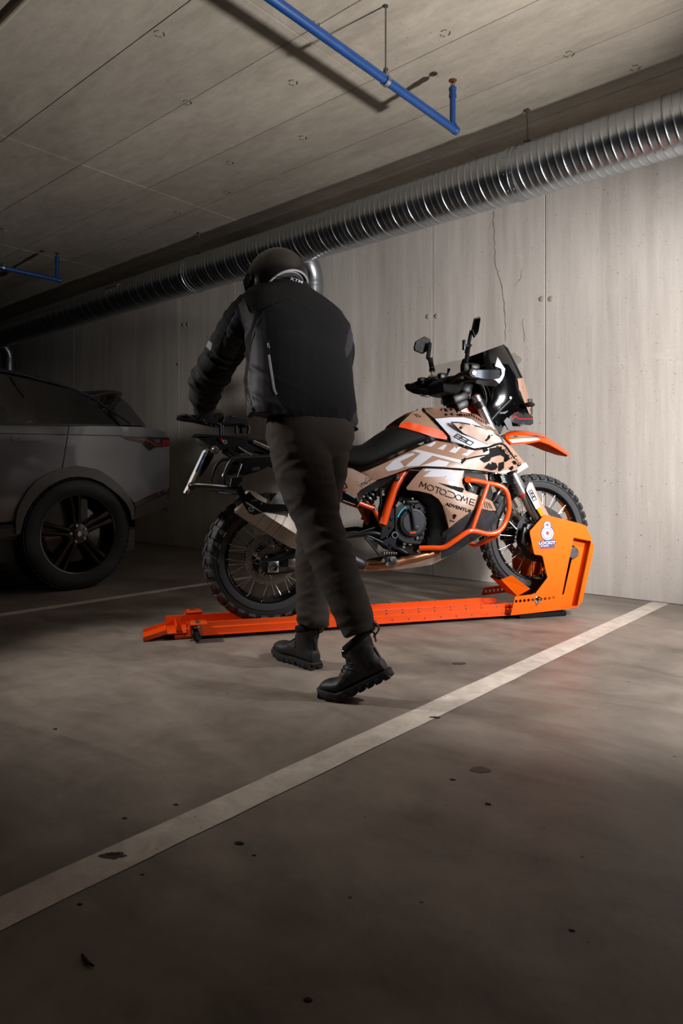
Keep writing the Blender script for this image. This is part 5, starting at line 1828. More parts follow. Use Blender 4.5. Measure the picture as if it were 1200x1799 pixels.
part('cover_lettering', text_on('tail2', 'EXPLORE', (580.5, 853.8), (20, 8.3), (0.7, -3.6), 0.02, 0.0016), M['wink'], TC)
part('cover_lettering', text_on('tail2', 'THE', (601.5, 863), (4.6, 2.4), (0.7, -3.4), 0.02, 0.0016), M['rink'], TC)
part('cover_lettering', text_on('tail2', 'UNEXPLORED', (607, 866), (17.5, 10), (0.9, -3.6), 0.02, 0.0016), M['wink'], TC)
ch = []
for i in range(3):
    u = 592 + i * 7
    v = 846.5 + i * 2.6
    ch += stroke([(u, v - 3.5), (u + 3.8, v + 3), (u + 3.2, v + 5.2), (u - 2, v + 5.8)], 1.7)
part('cover_print', decal('tail', ch, 3, 0.0014), M['ink'], TC)
sp2 = []
for i in range(60):
    t = rnd.random()
    u, v = 628 + 31 * t + rnd.gauss(0, 2.2), 857.5 - 15 * t - abs(rnd.gauss(0, 3.6))
    r = rnd.uniform(0.35, 1.0)
    if v > 829 + (u - 628) * 0.46: sp2.append([(u + r * cos(a), v + r * sin(a)) for a in (0, 1.3, 2.4, 3.9, 5)])
part('cover_print', decal('tail', sp2, 5, 0.0014), M['ink'], TC)
pshell('frame_cover', M['black'], [(660, 846, .17), (684, 838, .18), (692, 834, .185), (690, 842, .17), (668, 856, .165), (640, 868, .165), (630, 886, .17), (626.5, 866, .172), (634, 861, .174)], t=0.01)
# tail lamp, indicators
g = G()
rings = []
for (u, v0, v1, l) in [(344.5, 768, 770, .03), (350, 768, 778, .045), (358, 768, 783, .055), (366, 767.5, 788, .06), (371, 768, 786, .06)]:
    a, b = B(u, v0, l), B(u, v1, l)
    r = [Vector((a.x, a.y, a.z)), Vector((b.x, b.y * 0.8, b.z))]
    rings.append([Vector((a.x, a.y, a.z)), Vector((b.x, b.y * .75, b.z)), Vector((b.x, -b.y * .75, b.z)), Vector((a.x, -a.y, a.z))])
part('tail_lamp', G().add(*loft(rings)), M['lens'], MB, 25, 0.002)
def indicator(u, v, l, rx, rz, m, stalk):
    c = B(u, v, l)
    for s in (1, -1):
        bm = bmesh.new(); bmesh.ops.create_uvsphere(bm, u_segments=18, v_segments=10, radius=1); bm.verts.index_update()
        g = G().add([(c.x + p.co.x * rx, c.y * s + p.co.y * 0.03, c.z + p.co.z * rz) for p in bm.verts], [tuple(q.index for q in f.verts) for f in bm.faces])
        bm.free()
        o = part('indicator', g, m)
        q = B(stalk[0], stalk[1], stalk[2])
        part('indicator_stalk', G().add(*tube([(c.x, c.y * s, c.z), (q.x, q.y * s, q.z)], 0.008, 8)), M['black'], o)
indicator(378, 790.5, .12, 0.023, 0.022, M['lens'], (392, 786, .06))
indicator(337, 854, .09, 0.018, 0.02, M['satin'], (352, 851, .05))
part('tail_bolt', G().add(*disc_bolt(B(395, 776.5, .116), (0, -1, 0), 0.011, 0.006, 10)), M['zinc'])
part('tail_tag', G().add(*bevbox(B(390, 773, .118), (0.008, 0.006, 0.016), 0.001)), M['red'])
# number plate: a white plate across the bike, seen almost edge-on
pt, pb_ = B(362, 790, .09), B(326, 867, .09)
g = G()
V = [Vector((pt.x, -.09, pt.z)), Vector((pt.x, .09, pt.z)), Vector((pb_.x, .09, pb_.z)), Vector((pb_.x, -.09, pb_.z))]
g.add(*thicken(V, [(0, 1, 2, 3)], lambda p: p + Vector((0.012, 0, -0.004))))
NP = part('number_plate', g, M['plate'], MB, 30)
dn = (pb_ - pt)
for (t0, t1, mm) in ((0.06, 0.50, 'bluestrip'), (0.93, 1.0, 'tail')):
    a, b = pt + dn * t0, pt + dn * t1
    g = G()
    V = [Vector((a.x - .001, -.0905, a.z)), Vector((a.x - .001, -.06, a.z)), Vector((b.x - .001, -.06, b.z)), Vector((b.x - .001, -.0905, b.z))]
    g.add(*thicken(V, [(0, 1, 2, 3)], lambda p: p + Vector((0.007, 0, -0.002))))
    part('plate_strip', g, M[mm], NP)
plate_('plate_holder', M['black'], [(366, 790), (377, 796), (374, 805), (362, 825), (352, 838), (356, 822), (362, 806)], .05, .10)
# luggage plate on its pillars
c0, c1 = B(341, 763, 0.10), B(436, 770, 0.10)
g = G()
tz = B(390, 765.5, 0.1).z
g.add(*slab([[(c0.x, B(341, 762.5, .1).z), (c1.x, B(436, 767, .1).z), (c1.x, B(436, 773, .1).z), (B(392, 768.5, .1).x, B(392, 768.5, .1).z), (c0.x, B(341, 764.5, .1).z)]], -0.115, 0.115))
part('tail_rack', g, M['satin'], MB, 25, 0.001)
for (u, v0, v1, l) in [(387.5, 746, 766, .09), (391, 746, 766, .055), (415, 748, 759, .08), (424, 748, 760, .055)]:
    a, b = B(u, v0, l), B(u, v1, l)
    part('rack_pillar', G().add(*tube([a, b, b + Vector((0, 0, 0.003)), b - Vector((0, 0, 0.004))], [0.0075, 0.0075, 0.0105, 0.0105], 14)), M['gunmetal'])
top = [(312.5, 729.5), (318, 727.5), (330, 728), (345, 730), (378, 734), (400, 733), (430, 736.5), (434, 741), (438, 746), (434, 750), (429, 748), (424, 745), (400, 745.5), (385, 747), (372, 745), (345, 738.5), (322, 735.5), (313, 733)]
pz = [B(u, v, 0.08) for u, v in top]
g = G()
hs = []
g.add(*slab([[(p.x, p.z) for p in pz]], -0.10, 0.10))
part('luggage_plate', g, M['satin'], MB, 25, 0.002)
for (u, v) in [(314.5, 731), (321, 729.5), (332, 730.5), (397, 732.5), (406, 732)]:
    part('plate_bolt', G().add(*bevbox(B(u, v, .09), (0.022, 0.03, 0.009), 0.003)), M['alu'] if u < 340 else M['satin'])
g = G()
g.add(*tube([B(434, 744, .09), B(437, 752, .09), B(436, 762, .09)], 0.008, 8))
part('plate_strut', g, M['satin'])

# ------------------------------------------------------------------ crash bars
CBp = [(737, 963, .235), (758, 962.5, .262), (780, 961.5, .285), (800, 949, .305), (821, 935, .318), (834, 933, .318), (858, 938, .318), (876, 933.5, .316), (888, 917, .308), (894.5, 890, .310), (889.5, 863, .308), (876, 853, .300), (857, 849, .288), (838, 845, .275), (820, 842.5, .265)]
ptube('crash_bar', M['orange'], CBp, 0.0128, None, True, 16)
ptube('crash_bar_brace', M['orange'], [(857, 851, .290), (846, 884, .305), (829, 932, .316)], 0.0112, None, True, 14)
ptube('crash_bar_cross', M['orange'], [(876, 933, .29), (868, 943, .24), (845, 954, .16), (835, 958, .0)], 0.013, None, True, 14)
part('crash_bar_end', G().add(*tube([B(822, 842.5, .285), B(822, 842.5, .25)], 0.0165, 18)), M['orange'])
part('crash_bar_bolt', G().add(*tube([B(823, 850, .262), B(828.5, 858.5, .272)], 0.010, 14)), M['alu'])
part('crash_bar_bolt', G().add(*disc_bolt(B(829, 859, .282), (0.2, -1, 0), 0.011, 0.006, 10)), M['zinc'])
part('crash_bar_bolt', G().add(*disc_bolt(B(738.5, 962.5, .230), (0, -1, 0), 0.010, 0.007, 10)), M['zinc'])
part('crash_bar_bolt', G().add(*disc_bolt(B(735, 968, .225), (0, -1, 0), 0.009, 0.012, 10)), M['zinc'])
plate_('bar_badge', M['ink'], [(843, 931.5), (857, 934), (857, 937), (843, 935)], .304, .004, bevel=0.0005)

# ------------------------------------------------------------------ handlebar and controls
hb = [(833, 656, .395), (812, 657, .25), (793, 668, .13), (783, 672, .06), (775, 672, -.06), (762, 668, -.13), (742, 672, -.25), (720, 679, -.395)]
P3 = [B(*p) for p in hb]
g = G().add(*tube(smooth_path(P3, 6), 0.0125, 14))
HB = part('handlebar', g, M['satin'], MB, 50)
for (a, b, l0, l1) in [((831, 656), (822, 657), .385, .27), ((721, 679), (733, 675), -.385, -.27)]:
    p, q = B(a[0], a[1], l0), B(b[0], b[1], l1)
    d = q - p
    part('grip', G().add(*tube([p + d * t for t in (0, 0.02, 0.04, 0.2, 0.5, 0.9, 1.0)], [0.014, 0.019, 0.0175, 0.0165, 0.0165, 0.0175, 0.019], 18)), M['rubber'], HB)
c = B(831, 655.5, .40)
part('bar_end', G().add(*lathe([(0.026, 0.02), (0.027, 0.0), (0.022, -0.008), (0.0005, -0.008)], 22, 'y', c)), M['black'], HB)
part('bar_end_bolt', G().add(*disc_bolt(c + Vector((0, -0.008, 0)), (0, -1, 0), 0.0125, 0.006, 14)), M['alu'], HB)
# handguards: bent alloy arm with plastic shield
def handguard(far):
    s = -1 if far else 1
    if not far:
        pts = [B(833, 656, .41), B(850, 657.5, .41), B(866, 658, .39), (B(880, 657, .33)), (B(884, 656, .27))]
        P_s = smooth_path(pts, 6)
        V, Fc = [], []
        for i, p in enumerate(P_s):
            d = (P_s[min(i + 1, len(P_s) - 1)] - P_s[max(i - 1, 0)]).normalized()
            nrm = d.cross(Vector((0, 0, 1))).normalized()
            t = i / (len(P_s) - 1)
            hh = 0.018 + 0.007 * sin(pi * min(1, t * 1.2))
            for dz in (-hh, hh):
                V.append(p + Vector((0, 0, dz)))
        Fc = [(2 * i, 2 * i + 1, 2 * i + 3, 2 * i + 2) for i in range(len(P_s) - 1)]
        o = part('handguard_arm', G().add(*thicken(V, Fc, lambda p: p + Vector((-0.002, 0.010, 0)))), M['gunmetal'], MB, 40, 0.002)
        pshell('handguard_shield', M['white'], [(874, 627, .30), (877.5, 632, .32), (882, 640, .33), (887.5, 648, .33), (886, 660, .33), (882, 668, .33), (877, 674, .33), (866, 667, .345), (870, 664.5, .345), (878, 664, .34), (882, 657, .335), (881, 648, .335), (870, 643, .34)], o, mirror=False, t=0.006) if False else part('handguard_shield', G().add(*shell(None, BK, [(874, 627, .30), (877.5, 632, .32), (882, 640, .33), (887.5, 648, .33), (886, 660, .33), (882, 668, .33), (877, 674, .33), (866, 667, .345), (870, 664.5, .345), (878, 664, .34), (882, 657, .335), (881, 648, .335), (870, 643, .34)], 0, 0.05, 0.008)), M['white'], o)
        part('handguard_vent', G().add(*shell(None, BK, [(838, 664, .375), (860, 665, .37), (870, 667.5, .36), (877, 674, .33), (872, 679, .33), (850, 677, .36), (836, 673, .375)], 0, 0.05, 0.006)), M['black'], o)
    else:
        o = part('handguard_arm', G().add(*shell(None, BK, [(712.5, 676, -.40), (716, 673.5, -.40), (722, 674, -.40), (736, 669, -.36), (746, 672, -.33), (760, 680, -.28), (773, 686, -.25), (760, 693, -.26), (745, 694.5, -.30), (728, 690.5, -.36), (716, 684, -.40)], 0.01, 0.03, 0.02)), M['black'], MB)
        part('handguard_shield', G().add(*shell(None, BK, [(738, 692, -.32), (752, 696, -.29), (768, 690, -.27), (768, 693, -.27), (752, 698.5, -.29), (740, 696, -.32)], 0, 0.05, 0.01)), M['white'], o)
        part('handguard_shield', G().add(*shell(None, BK, [(745, 664, -.34), (756, 659, -.34), (770, 660, -.33), (770, 672, -.33), (752, 672, -.34)], 0, 0.05, 0.01)), M['plate'], o)
handguard(False)
handguard(True)
# switchgear, reservoirs, display
for (u, v, l, s, m) in [(742, 671, -.24, (0.05, 0.05, 0.05), 'satin'), (748, 676, -.22, (0.07, 0.05, 0.05), 'black'), (757, 674, -.20, (0.045, 0.04, 0.075), 'satin'), (765, 669, -.18, (0.05, 0.05, 0.04), 'black'), (741, 666, -.26, (0.02, 0.03, 0.02), 'gunmetal'),
                        (776, 661, -.16, (0.04, 0.05, 0.035), 'satin'), (823, 646, .24, (0.075, 0.05, 0.045), 'black'), (832, 645, .26, (0.05, 0.05, 0.03), 'satin'), (828, 662, .22, (0.07, 0.05, 0.05), 'black')]:
    part('switchgear', G().add(*bevbox(B(u, v, l), s, 0.008)), M[m], HB)
part('lever_perch', G().add(*tube([B(782, 664, -.16), B(787, 655, -.17), B(789, 648, -.17)], [0.008, 0.006, 0.010], 10)), M['satin'], HB)
g = G()
g.add(*slab([bpoly([(775, 671), (784, 662), (797, 660), (812, 659), (814, 672), (811, 684), (801, 694), (786, 692), (776, 689)], .08)], -0.10, 0.10))
part('display', g, M['black'], MB, 30, 0.006)
part('pull_cord', G().add(*tube(smooth_path([B(776, 688, .02), B(776, 698, .02), B(776.5, 708, .02)], 4), 0.0025, 6)), M['black'])
part('pull_cord_toggle', G().add(*tube([B(776.3, 702, .02), B(776.6, 710, .02)], 0.0055, 8)), M['black'])
for (u, v, l, s, r) in [(800, 700, .0, (0.10, 0.16, 0.05), -20), (806, 712, 0, (0.09, 0.14, 0.05), -25), (817, 682, .05, (0.06, 0.07, 0.06), 20)]:
    part('bar_clamp', G().add(*bevbox(B(u, v, l), s, 0.01, Matrix.Rotation(radians(r), 3, 'Y'))), M['satin'])
for k, (pts) in enumerate([[(838, 668, .2), (850, 680, .16), (855, 700, .13), (853, 716, .10)], [(832, 670, .18), (843, 676, .16), (850, 690, .13), (852, 712, .09)], [(842, 664, .2), (858, 684, .14), (862, 706, .1)]]):
    ptube('control_cable', M['black'] if k else M['alu'], pts, 0.0032, None, False, 6)
# mirrors
g = G()
hx = [B(u, v, .43) for u, v in [(834, 559), (843, 556.5), (844, 561), (840, 585), (833.5, 593.5), (829, 581)]]
P2 = [(p.x, p.z) for p in hx]
g.add(*slab([P2], -0.435, -0.418))
MR = part('mirror_head', g, M['black'], MB, 25, 0.003)
c = Vector((sum(p[0] for p in P2) / 6, 0, sum(p[1] for p in P2) / 6))
g = G()
g.add(*slab([[(c.x + (p[0] - c.x) * 0.82, c.z + (p[1] - c.z) * 0.82) for p in P2]], -0.4365, -0.434))
part('mirror_glass', g, M['mirror'], MR)
for (a, b, r) in [((819, 637), (822, 617), .0115), ((820, 620), (824, 605), .013), ((823, 607), (828, 581), .0095)]:
    part('mirror_arm', G().add(*tube([B(a[0], a[1], .36), B((a[0] + b[0]) / 2, (a[1] + b[1]) / 2, .38), B(b[0], b[1], .40)], [r * .9, r, r * .9], 8)), M['black'], MR)
part('mirror_clamp', G().add(*bevbox(B(815, 606, .40), (0.010, 0.02, 0.05), 0.003)), M['gunmetal'], MR)
part('mirror_clamp', G().add(*tube([B(813, 607, .40), B(829, 607, .40)], 0.005, 8)), M['gunmetal'], MR)
part('mirror_stem', G().add(*tube([B(819, 637, .36), B(819, 652, .34)], 0.0035, 8)), M['zinc'], MR)
hx = [B(u, v, -.46) for u, v in [(726.5, 611), (729.5, 600), (744.5, 591.5), (754.5, 596.5), (755, 606), (750, 617), (742, 622), (728, 616.5)]]
g = G()
g.add(*slab([[(p.x, p.z) for p in hx]], 0.465, 0.445))
ML = part('mirror_head', g, M['black'], MB, 25, 0.003)
for (a, b, r) in [((755, 603), (752, 630), .014), ((751, 626), (757, 636), .012), ((756, 630), (759, 648), .016)]:
    part('mirror_arm', G().add(*tube([B(a[0], a[1], -.42), B(b[0], b[1], -.40)], r, 8)), M['black'], ML)
part('mirror_stem', G().add(*tube([B(759, 646, -.39), B(759.5, 662, -.37)], 0.008, 8)), M['zinc'], ML)
part('mirror_stem', G().add(*tube([B(759, 648, -.39), B(759.2, 652, -.385)], 0.018, 10)), M['black'], ML)

# ------------------------------------------------------------------ windscreen, fairing, headlamp
rowsW = [((862, 613.5, .09), (883.5, 605.5, 0)), ((850.5, 617.5, .125), (890, 613, 0)), ((850, 627, .135), (899, 629, 0)), ((853, 640, .14), (908, 647, 0)), ((860, 654, .145), (916, 664, 0)), ((876, 676, .15), (923.5, 681, 0))]
rings = []
for e_, c_ in rowsW:
    e, c = B(*e_), B(*c_)
    row = []
    for t in (-1, -.85, -.6, -.3, 0, .3, .6, .85, 1):
        f = abs(t) ** 1.35
        row.append(Vector((c.x * (1 - f) + e.x * f, t * -e.y, c.z * (1 - f) + e.z * f)))
    rings.append(row)
V, Fc = loft(rings, False, False)
WS = part('windscreen', G().add(*thicken(V, Fc, lambda p: p + Vector((-0.004, 0, -0.001)))), M['screen'], MB, 50)
part('windscreen_edge', G().add(*tube([B(u, v, 0) for u, v in [(884, 606), (891, 612), (900, 629), (909, 647), (917, 664), (923.5, 681)]], 0.005, 8)), M['black'], WS)
pshell('fairing_side', M['screen'], [(868, 637), (893, 640), (906, 660), (913, 684), (920, 703), (930, 727), (915, 722), (902, 726), (890, 734), (877, 750), (866, 736), (858, 720), (862, 700), (866, 676), (874, 664)], .125, bulge=0.02, bw=0.05, t=0.01)
rowsM = [((911, 665, .13), (919, 664, 0)), ((913, 678, .13), (924.5, 679, 0)), ((914, 690, .125), (928, 693, 0)), ((920, 703, .115), (931, 708, 0)), ((931, 727, .09), (936.5, 729, 0))]
rings = []
for e_, c_ in rowsM:
    e, c = B(*e_), B(*c_)
    row = []
    for t in (-1, -.7, -.35, 0, .35, .7, 1):
        f = abs(t) ** 1.2
        row.append(Vector((c.x * (1 - f) + e.x * f, t * -e.y, c.z * (1 - f) + e.z * f)))
    rings.append(row)
V, Fc = loft(rings, False, False)
FM = part('front_mask', G().add(*thicken(V, Fc, lambda p: p + Vector((-0.006, 0, 0)))), M['tan'], MB, 50)
for s in (1,):
    part('mask_print', G().add(*bevbox(B(918, 682, .09), (0.006, 0.002, 0.02), 0.0005)), M['ink'], FM)
LM = pshell('lower_mask', M['darkmetal'], [(894, 738, .10), (895.5, 732, .10), (906.5, 723.5, .105), (916.5, 721, .10), (928, 726, .085), (936, 731.5, .06), (937, 744, .055), (932, 747, .06), (911, 744.5, .085), (899.5, 742, .10)], bulge=0.02, bw=0.03, t=0.008, key='lmask')
part('mask_pinstripe', decal('lmask', stroke([(897.5, 738), (901, 736), (905.5, 731), (911, 735.5), (920, 736), (935.5, 735.8)], 1.1) + stroke([(897, 730.5), (906.5, 724.5), (917, 722.5)], 0.7), 3, 0.0016), M['rink'], LM)
pshell('fairing_strut', M['darkmetal'], [(881, 733), (888, 731), (897, 737), (899.5, 745), (902.5, 757.5), (893, 755), (886.5, 742)], .11, t=0.01)
pshell('fairing_scoop', M['gunmetal'], [(876, 724), (884, 716.5), (893, 722.5), (887, 727), (878, 726.5)], .135, t=0.008)
ptube('fairing_frame', M['satin'], [(862, 738, .12), (880, 718, .13), (896, 702, .13), (903, 686, .12)], 0.012, None, True, 10)
part('fairing_bolt', G().add(*disc_bolt(B(896.5, 699, .146), (0, -1, 0), 0.008, 0.005, 10)), M['zinc'])
indicator(930, 711, .17, 0.030, 0.014, M['black'], (915, 711, .11))
part('headlamp', G().add(*bevbox(B(922, 716, 0), (0.03, 0.13, 0.09), 0.01)), M['lens'])
g = G()
g.add(*slab([bpoly([(856, 640), (868, 634), (872, 642), (866, 652), (858, 650)], .10)], -0.11, 0.11))
part('screen_mount', g, M['satin'], MB, 30, 0.006)
pshell('cable_shroud', M['black'], [(868, 730, .08), (878, 728, .08), (886, 745, .08), (880, 762, .08), (872, 756, .08), (866, 742, .08)], t=0.03)
# ================================================================== PARKED CAR
CA = froot('car', CR, 'dark grey SUV parked beyond the white line on the left', 'car')
WID = 1.92
def C_(u, v, l=0.0):
    return CR.p(u, v, l)
def cpart(name, g, m, parent=None, ang=40, bevel=0):
    return g.build(name, m, parent or CA, ang, bevel)
def cshell(name, m, pts, key=None, parent=None, bulge=0.0, bw=0.08, t=0.02, step=0.05, mirror=True, ang=40):
    V, Fc = shell(key, CR, pts, bulge, bw, t, step)
    o = cpart(name, G().add(V, Fc), m, parent, ang)
    if mirror:
        cpart(name, G().add([(p[0], WID - p[1], p[2]) for p in V], [tuple(reversed(q)) for q in Fc]), m, parent, ang)
    return o
zb = C_(60, 746).z
zs0, zs1 = C_(10, 918).z, C_(10, 943).z
XD = C_(121, 748).x
# side panels: quarter, rear door, front door, front wing
cshell('quarter_panel', M['carpaint'], [(121.5, 749, .0), (165, 748.5, .0), (210, 749, -.012), (250, 750, -.05), (276, 753, -.11), (290, 760, -.15), (297, 770, -.19), (298, 800, -.20), (298, 840, -.20), (297, 857, -.19), (284, 862, -.12), (262, 871, -.05), (236, 884, -.012), (227, 872, .0), (207, 849, .012), (190, 835, .016), (170, 824, .018), (136, 818, .020), (110, 823, .020), (114, 800, .016), (118, 775, .010)], 'quarter', bulge=0.010, bw=0.12)
cshell('rear_door', M['carpaint'], [(120, 749, 0.), (116.5, 775, .010), (112.5, 800, .016), (108, 823.5, .020), (85, 832, .018), (65, 844, .014), (50, 861, .012), (37, 883, .008), (28, 914, .0), (10, 917, .0), Vector((-1.02, 0, zs0)), Vector((-1.04, -.02, 0.75)), Vector((-1.05, 0, zb)), (0, 746.5, .0), (60, 747.5, .0)], 'door', bulge=0.014, bw=0.15)
cshell('front_door', M['carpaint'], [Vector((-1.03, 0, zs0)), Vector((-1.055, -.02, .75)), Vector((-1.06, 0, zb)), Vector((-2.05, 0.03, zb - 0.03)), Vector((-2.12, 0.01, .75)), Vector((-2.05, 0, zs0))], bulge=0.012, bw=0.15, step=0.09)
cshell('front_wing', M['carpaint'], [Vector((-2.06, 0, zs0)), Vector((-2.13, 0.01, .75)), Vector((-2.06, 0.03, zb - 0.03)), Vector((-3.3, 0.10, 0.97)), Vector((-3.75, 0.20, 0.86)), Vector((-3.8, 0.22, 0.45)), Vector((-3.30, 0.04, 0.45)), Vector((-3.24, 0.0, 0.62)), Vector((-3.08, 0, 0.77)), Vector((-2.86, 0, 0.82)), Vector((-2.64, 0, 0.77)), Vector((-2.48, 0, 0.62)), Vector((-2.42, 0, 0.45)), Vector((-2.2, 0, zs0))], bulge=0.01, bw=0.15, step=0.09)
# black tubes standing in for the shadow line of the waist crease and shut lines
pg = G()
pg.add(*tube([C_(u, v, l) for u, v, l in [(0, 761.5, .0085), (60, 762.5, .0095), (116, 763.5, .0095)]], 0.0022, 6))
cpart('waist_crease_shade', pg, M['carblack'])
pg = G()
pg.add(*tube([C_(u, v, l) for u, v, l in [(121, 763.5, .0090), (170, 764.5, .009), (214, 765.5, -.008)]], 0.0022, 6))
cpart('waist_crease_shade', pg, M['carblack'])
# flush handle
HD_ = cshell('door_handle', M['carpaint'], [(22, 767.5, .016), (76, 768.5, .018), (77.5, 772, .018), (76, 775, .018), (23, 774.5, .016), (20.5, 771, .016)], 'handle', t=0.008, step=0.02, mirror=False)
cpart('handle_gap', decal('handle', stroke([(22, 767.5), (76, 768.5), (77.5, 772), (76, 775), (23, 774.5), (20.5, 771), (22, 767.5)], 0.9), 6, 0.0012), M['carblack'], HD_)
cpart('keyhole_mark', decal('handle', [[(30, 770.2), (36, 770.3), (36, 771.6), (30, 771.5)]], 4, 0.001), M['carblack'], HD_)
# wheel-arch flare, sills, bumper
arc_o = [(28, 914), (30, 900), (37, 883), (50, 861), (65, 844), (85, 832), (108, 823), (136, 818), (170, 824), (190, 835), (207, 849), (219, 861), (227, 872), (236, 890), (236, 912)]
arc_i = [(232, 913), (229, 898), (221, 883), (211, 872), (198, 861), (180, 848), (159, 839.5), (140, 837.5), (122, 838.5), (103, 845), (85, 855), (70, 868), (57, 883), (48, 898), (42, 912), (36, 938), (28, 938)]
cshell('wheel_arch_flare', M['carflare'], [(u, v, .030) for u, v in arc_o + arc_i], bulge=0.0, t=0.05, step=0.03)
cshell('sill_strip', M['carblack'], [(34, 921, .012), (0, 922.5, .012), Vector((-2.4, -0.012, zs0 - 0.02)), Vector((-2.4, -0.012, zs0 - 0.045)), (0, 930, .012), (32, 928, .012)], t=0.03, step=0.08)
cshell('sill', M['carflare'], [(33, 928, .02), (0, 930, .02), Vector((-2.4, -0.02, zs0 - 0.045)), Vector((-2.4, -0.01, zs1)), (0, 945.5, .01), (34, 940, .01)], t=0.05, step=0.08)
g = G()
g.add(*box((-1.65, WID / 2, 0.30), (4.3, WID - 0.24, 0.16)))
cpart('underbody', g, M['carblack'])
g = G()
g.add(*box((-1.5, WID / 2, 0.62), (3.2, WID - 0.16, 0.5)))
cpart('inner_body', g, M['carblack'])
cshell('bumper_strip', M['carblack'], [(236, 885, .0), (262, 872, -.045), (284, 863, -.115), (298, 857.5, -.19), (298, 866, -.19), (280, 874, -.10), (262, 882, -.04), (238, 893, .0)], t=0.03, step=0.04)
cshell('rear_bumper', M['carflare'], [(238, 893, .01), (262, 882, -.03), (280, 874, -.09), (298, 866, -.18), (298, 880, -.19), (297, 890, -.2), (270, 899, -.08), (236, 912, .0)], t=0.05, step=0.04, bulge=0.01)
cpart('bumper_reflector', G().add(*shell(None, CR, [(276, 866, -.085), (294, 857.5, -.165), (294, 862.5, -.165), (277, 870, -.085)], 0, t=0.01, step=0.05)), M['tail'])
# side glass and pillars
zr = lambda u, v: C_(u, v, -.20)
cshell('side_glass', M['carglass'], [(205, 745.5, -.02), (196, 737, -.05), (178, 720, -.11), (160, 703, -.16), (145, 693, -.18), (130, 685.5, -.19), (100, 676, -.20), (60, 665.5, -.20), (0, 653.5, -.20), Vector((-1.2, .21, 1.47)), Vector((-1.75, .20, 1.40)), Vector((-2.25, .05, zb + 0.01)), (0, 744.5, -.01), (100, 745, -.01)], t=0.01, step=0.06, bulge=0.01, bw=0.1)
P3 = [C_(u, v, -.195) for u, v in [(207, 746.5), (196, 736), (178, 718.5), (160, 701.5), (145, 691.5), (130, 684), (100, 674.5), (60, 664), (0, 652)]] + [Vector((-1.2, .205, 1.48)), Vector((-1.8, .20, 1.39))]
P3[0].y, P3[1].y, P3[2].y, P3[3].y = 0.02, 0.05, 0.11, 0.16
cpart('window_trim', G().add(*tube(smooth_path(P3, 4), 0.008, 8)), M['gunmetal'])
cpart('window_trim', G().add(*tube([(p.x, WID - p.y, p.z) for p in smooth_path(P3, 4)], 0.008, 8)), M['gunmetal'])
g = G()
for pts in ([(18, 660, -.185), (46, 693, -.10)],):
    g.add(*tube([C_(*p) for p in pts], 0.004, 6))
cpart('pillar_edge', g, M['carflare'])
cshell('waist_trim', M['carblack'], [(207, 748.5, -.005), (100, 748, .004), (0, 746.8, .004), Vector((-2.2, 0.0, zb - 0.005)), Vector((-2.2, 0.0, zb + 0.01)), (0, 743.5, .002), (100, 744.5, .002), (207, 745.5, -.01)], t=0.02, step=0.1)
# roof
rows = []
for (u, v, l, up) in [(214, 689, -.42, .015), (200, 686, -.36, .025), (180, 690, -.27, .04), (160, 695, -.20, .07), (130, 682, -.20, .08), (100, 673, -.205, .085), (60, 663, -.21, .09), (0, 651, -.21, .09)]:
    p = C_(u, v, l)
    rows.append((p.x, -l, p.z, up))
rows += [(-1.2, .21, 1.485, .09), (-1.75, .22, 1.41, .10), (-2.3, .16, zb + 0.06, .12), (-2.9, .14, 1.03, .06), (-3.7, .26, 0.88, .05), (-3.92, .32, 0.78, .0), (-3.95, .30, 0.40, 0)]
def cross(rows, n=12):
    R = []
    for x, y0, z, up in rows:
        r = []
        for k in range(n + 1):
            t = -1 + 2 * k / n
            r.append(Vector((x, WID / 2 + t * (WID / 2 - y0), z + up * (1 - abs(t) ** 3))))
        R.append(r)
    return R
R_ = cross(rows)
V, Fc = loft(R_[:9], False, False)
cpart('roof', G().add(*thicken(V, Fc, lambda p: p - Vector((0, 0, 0.02)))), M['carblack'], None, 60)
V, Fc = loft(R_[8:11], False, False)
cpart('windscreen', G().add(*thicken(V, Fc, lambda p: p - Vector((-0.01, 0, 0.01)))), M['carglass'], None, 60)
V, Fc = loft(R_[10:], False, False)
cpart('bonnet', G().add(*thicken(V, Fc, lambda p: p - Vector((-0.01, 0, 0.02)))), M['carpaint'], None, 60)
# tailgate: rear window, boot lid, bumper face
rows = []
for (u, v, l, up) in [(200, 688, -.37, .02), (214, 689, -.42, .02)]:
    p = C_(u, v, l); rows.append((p.x, -l, p.z, up))
V, Fc = loft(cross(rows), False, False)
cpart('spoiler', G().add(*thicken(V, Fc, lambda p: p - Vector((0, 0, 0.03)))), M['carblack'], None, 50)
def back(rows, n=12, bow=0.06):
    R = []
    for x, y0, z in rows:
        R.append([Vector((x + bow * (1 - abs(-1 + 2 * k / n) ** 2.2), WID / 2 + (-1 + 2 * k / n) * (WID / 2 - y0), z)) for k in range(n + 1)])
    return R
def row(u, v, l):
    p = C_(u, v, l); return (p.x, -l, p.z)
V, Fc = loft(back([row(204, 692, -.38), row(224, 708, -.33), row(242, 730, -.27), row(255, 747, -.22)]), False, False)
cpart('rear_window', G().add(*thicken(V, Fc, lambda p: p - Vector((0.012, 0, 0)))), M['carglass'], None, 60)
V, Fc = loft([[Vector(p) for p in (C_(160, 703, -.165), C_(180, 694, -.26), C_(202, 690, -.37))], [Vector(p) for p in (C_(182, 724, -.10), C_(205, 712, -.22), C_(224, 708, -.33))], [Vector(p) for p in (C_(207, 747, -.015), C_(232, 747, -.10), C_(256, 748, -.22))]], False, False)
g = G().add(*thicken(V, Fc, lambda p: p + Vector((-0.01, 0.02, 0))))
cpart('rear_pillar', g, M['carglass'], None, 50)
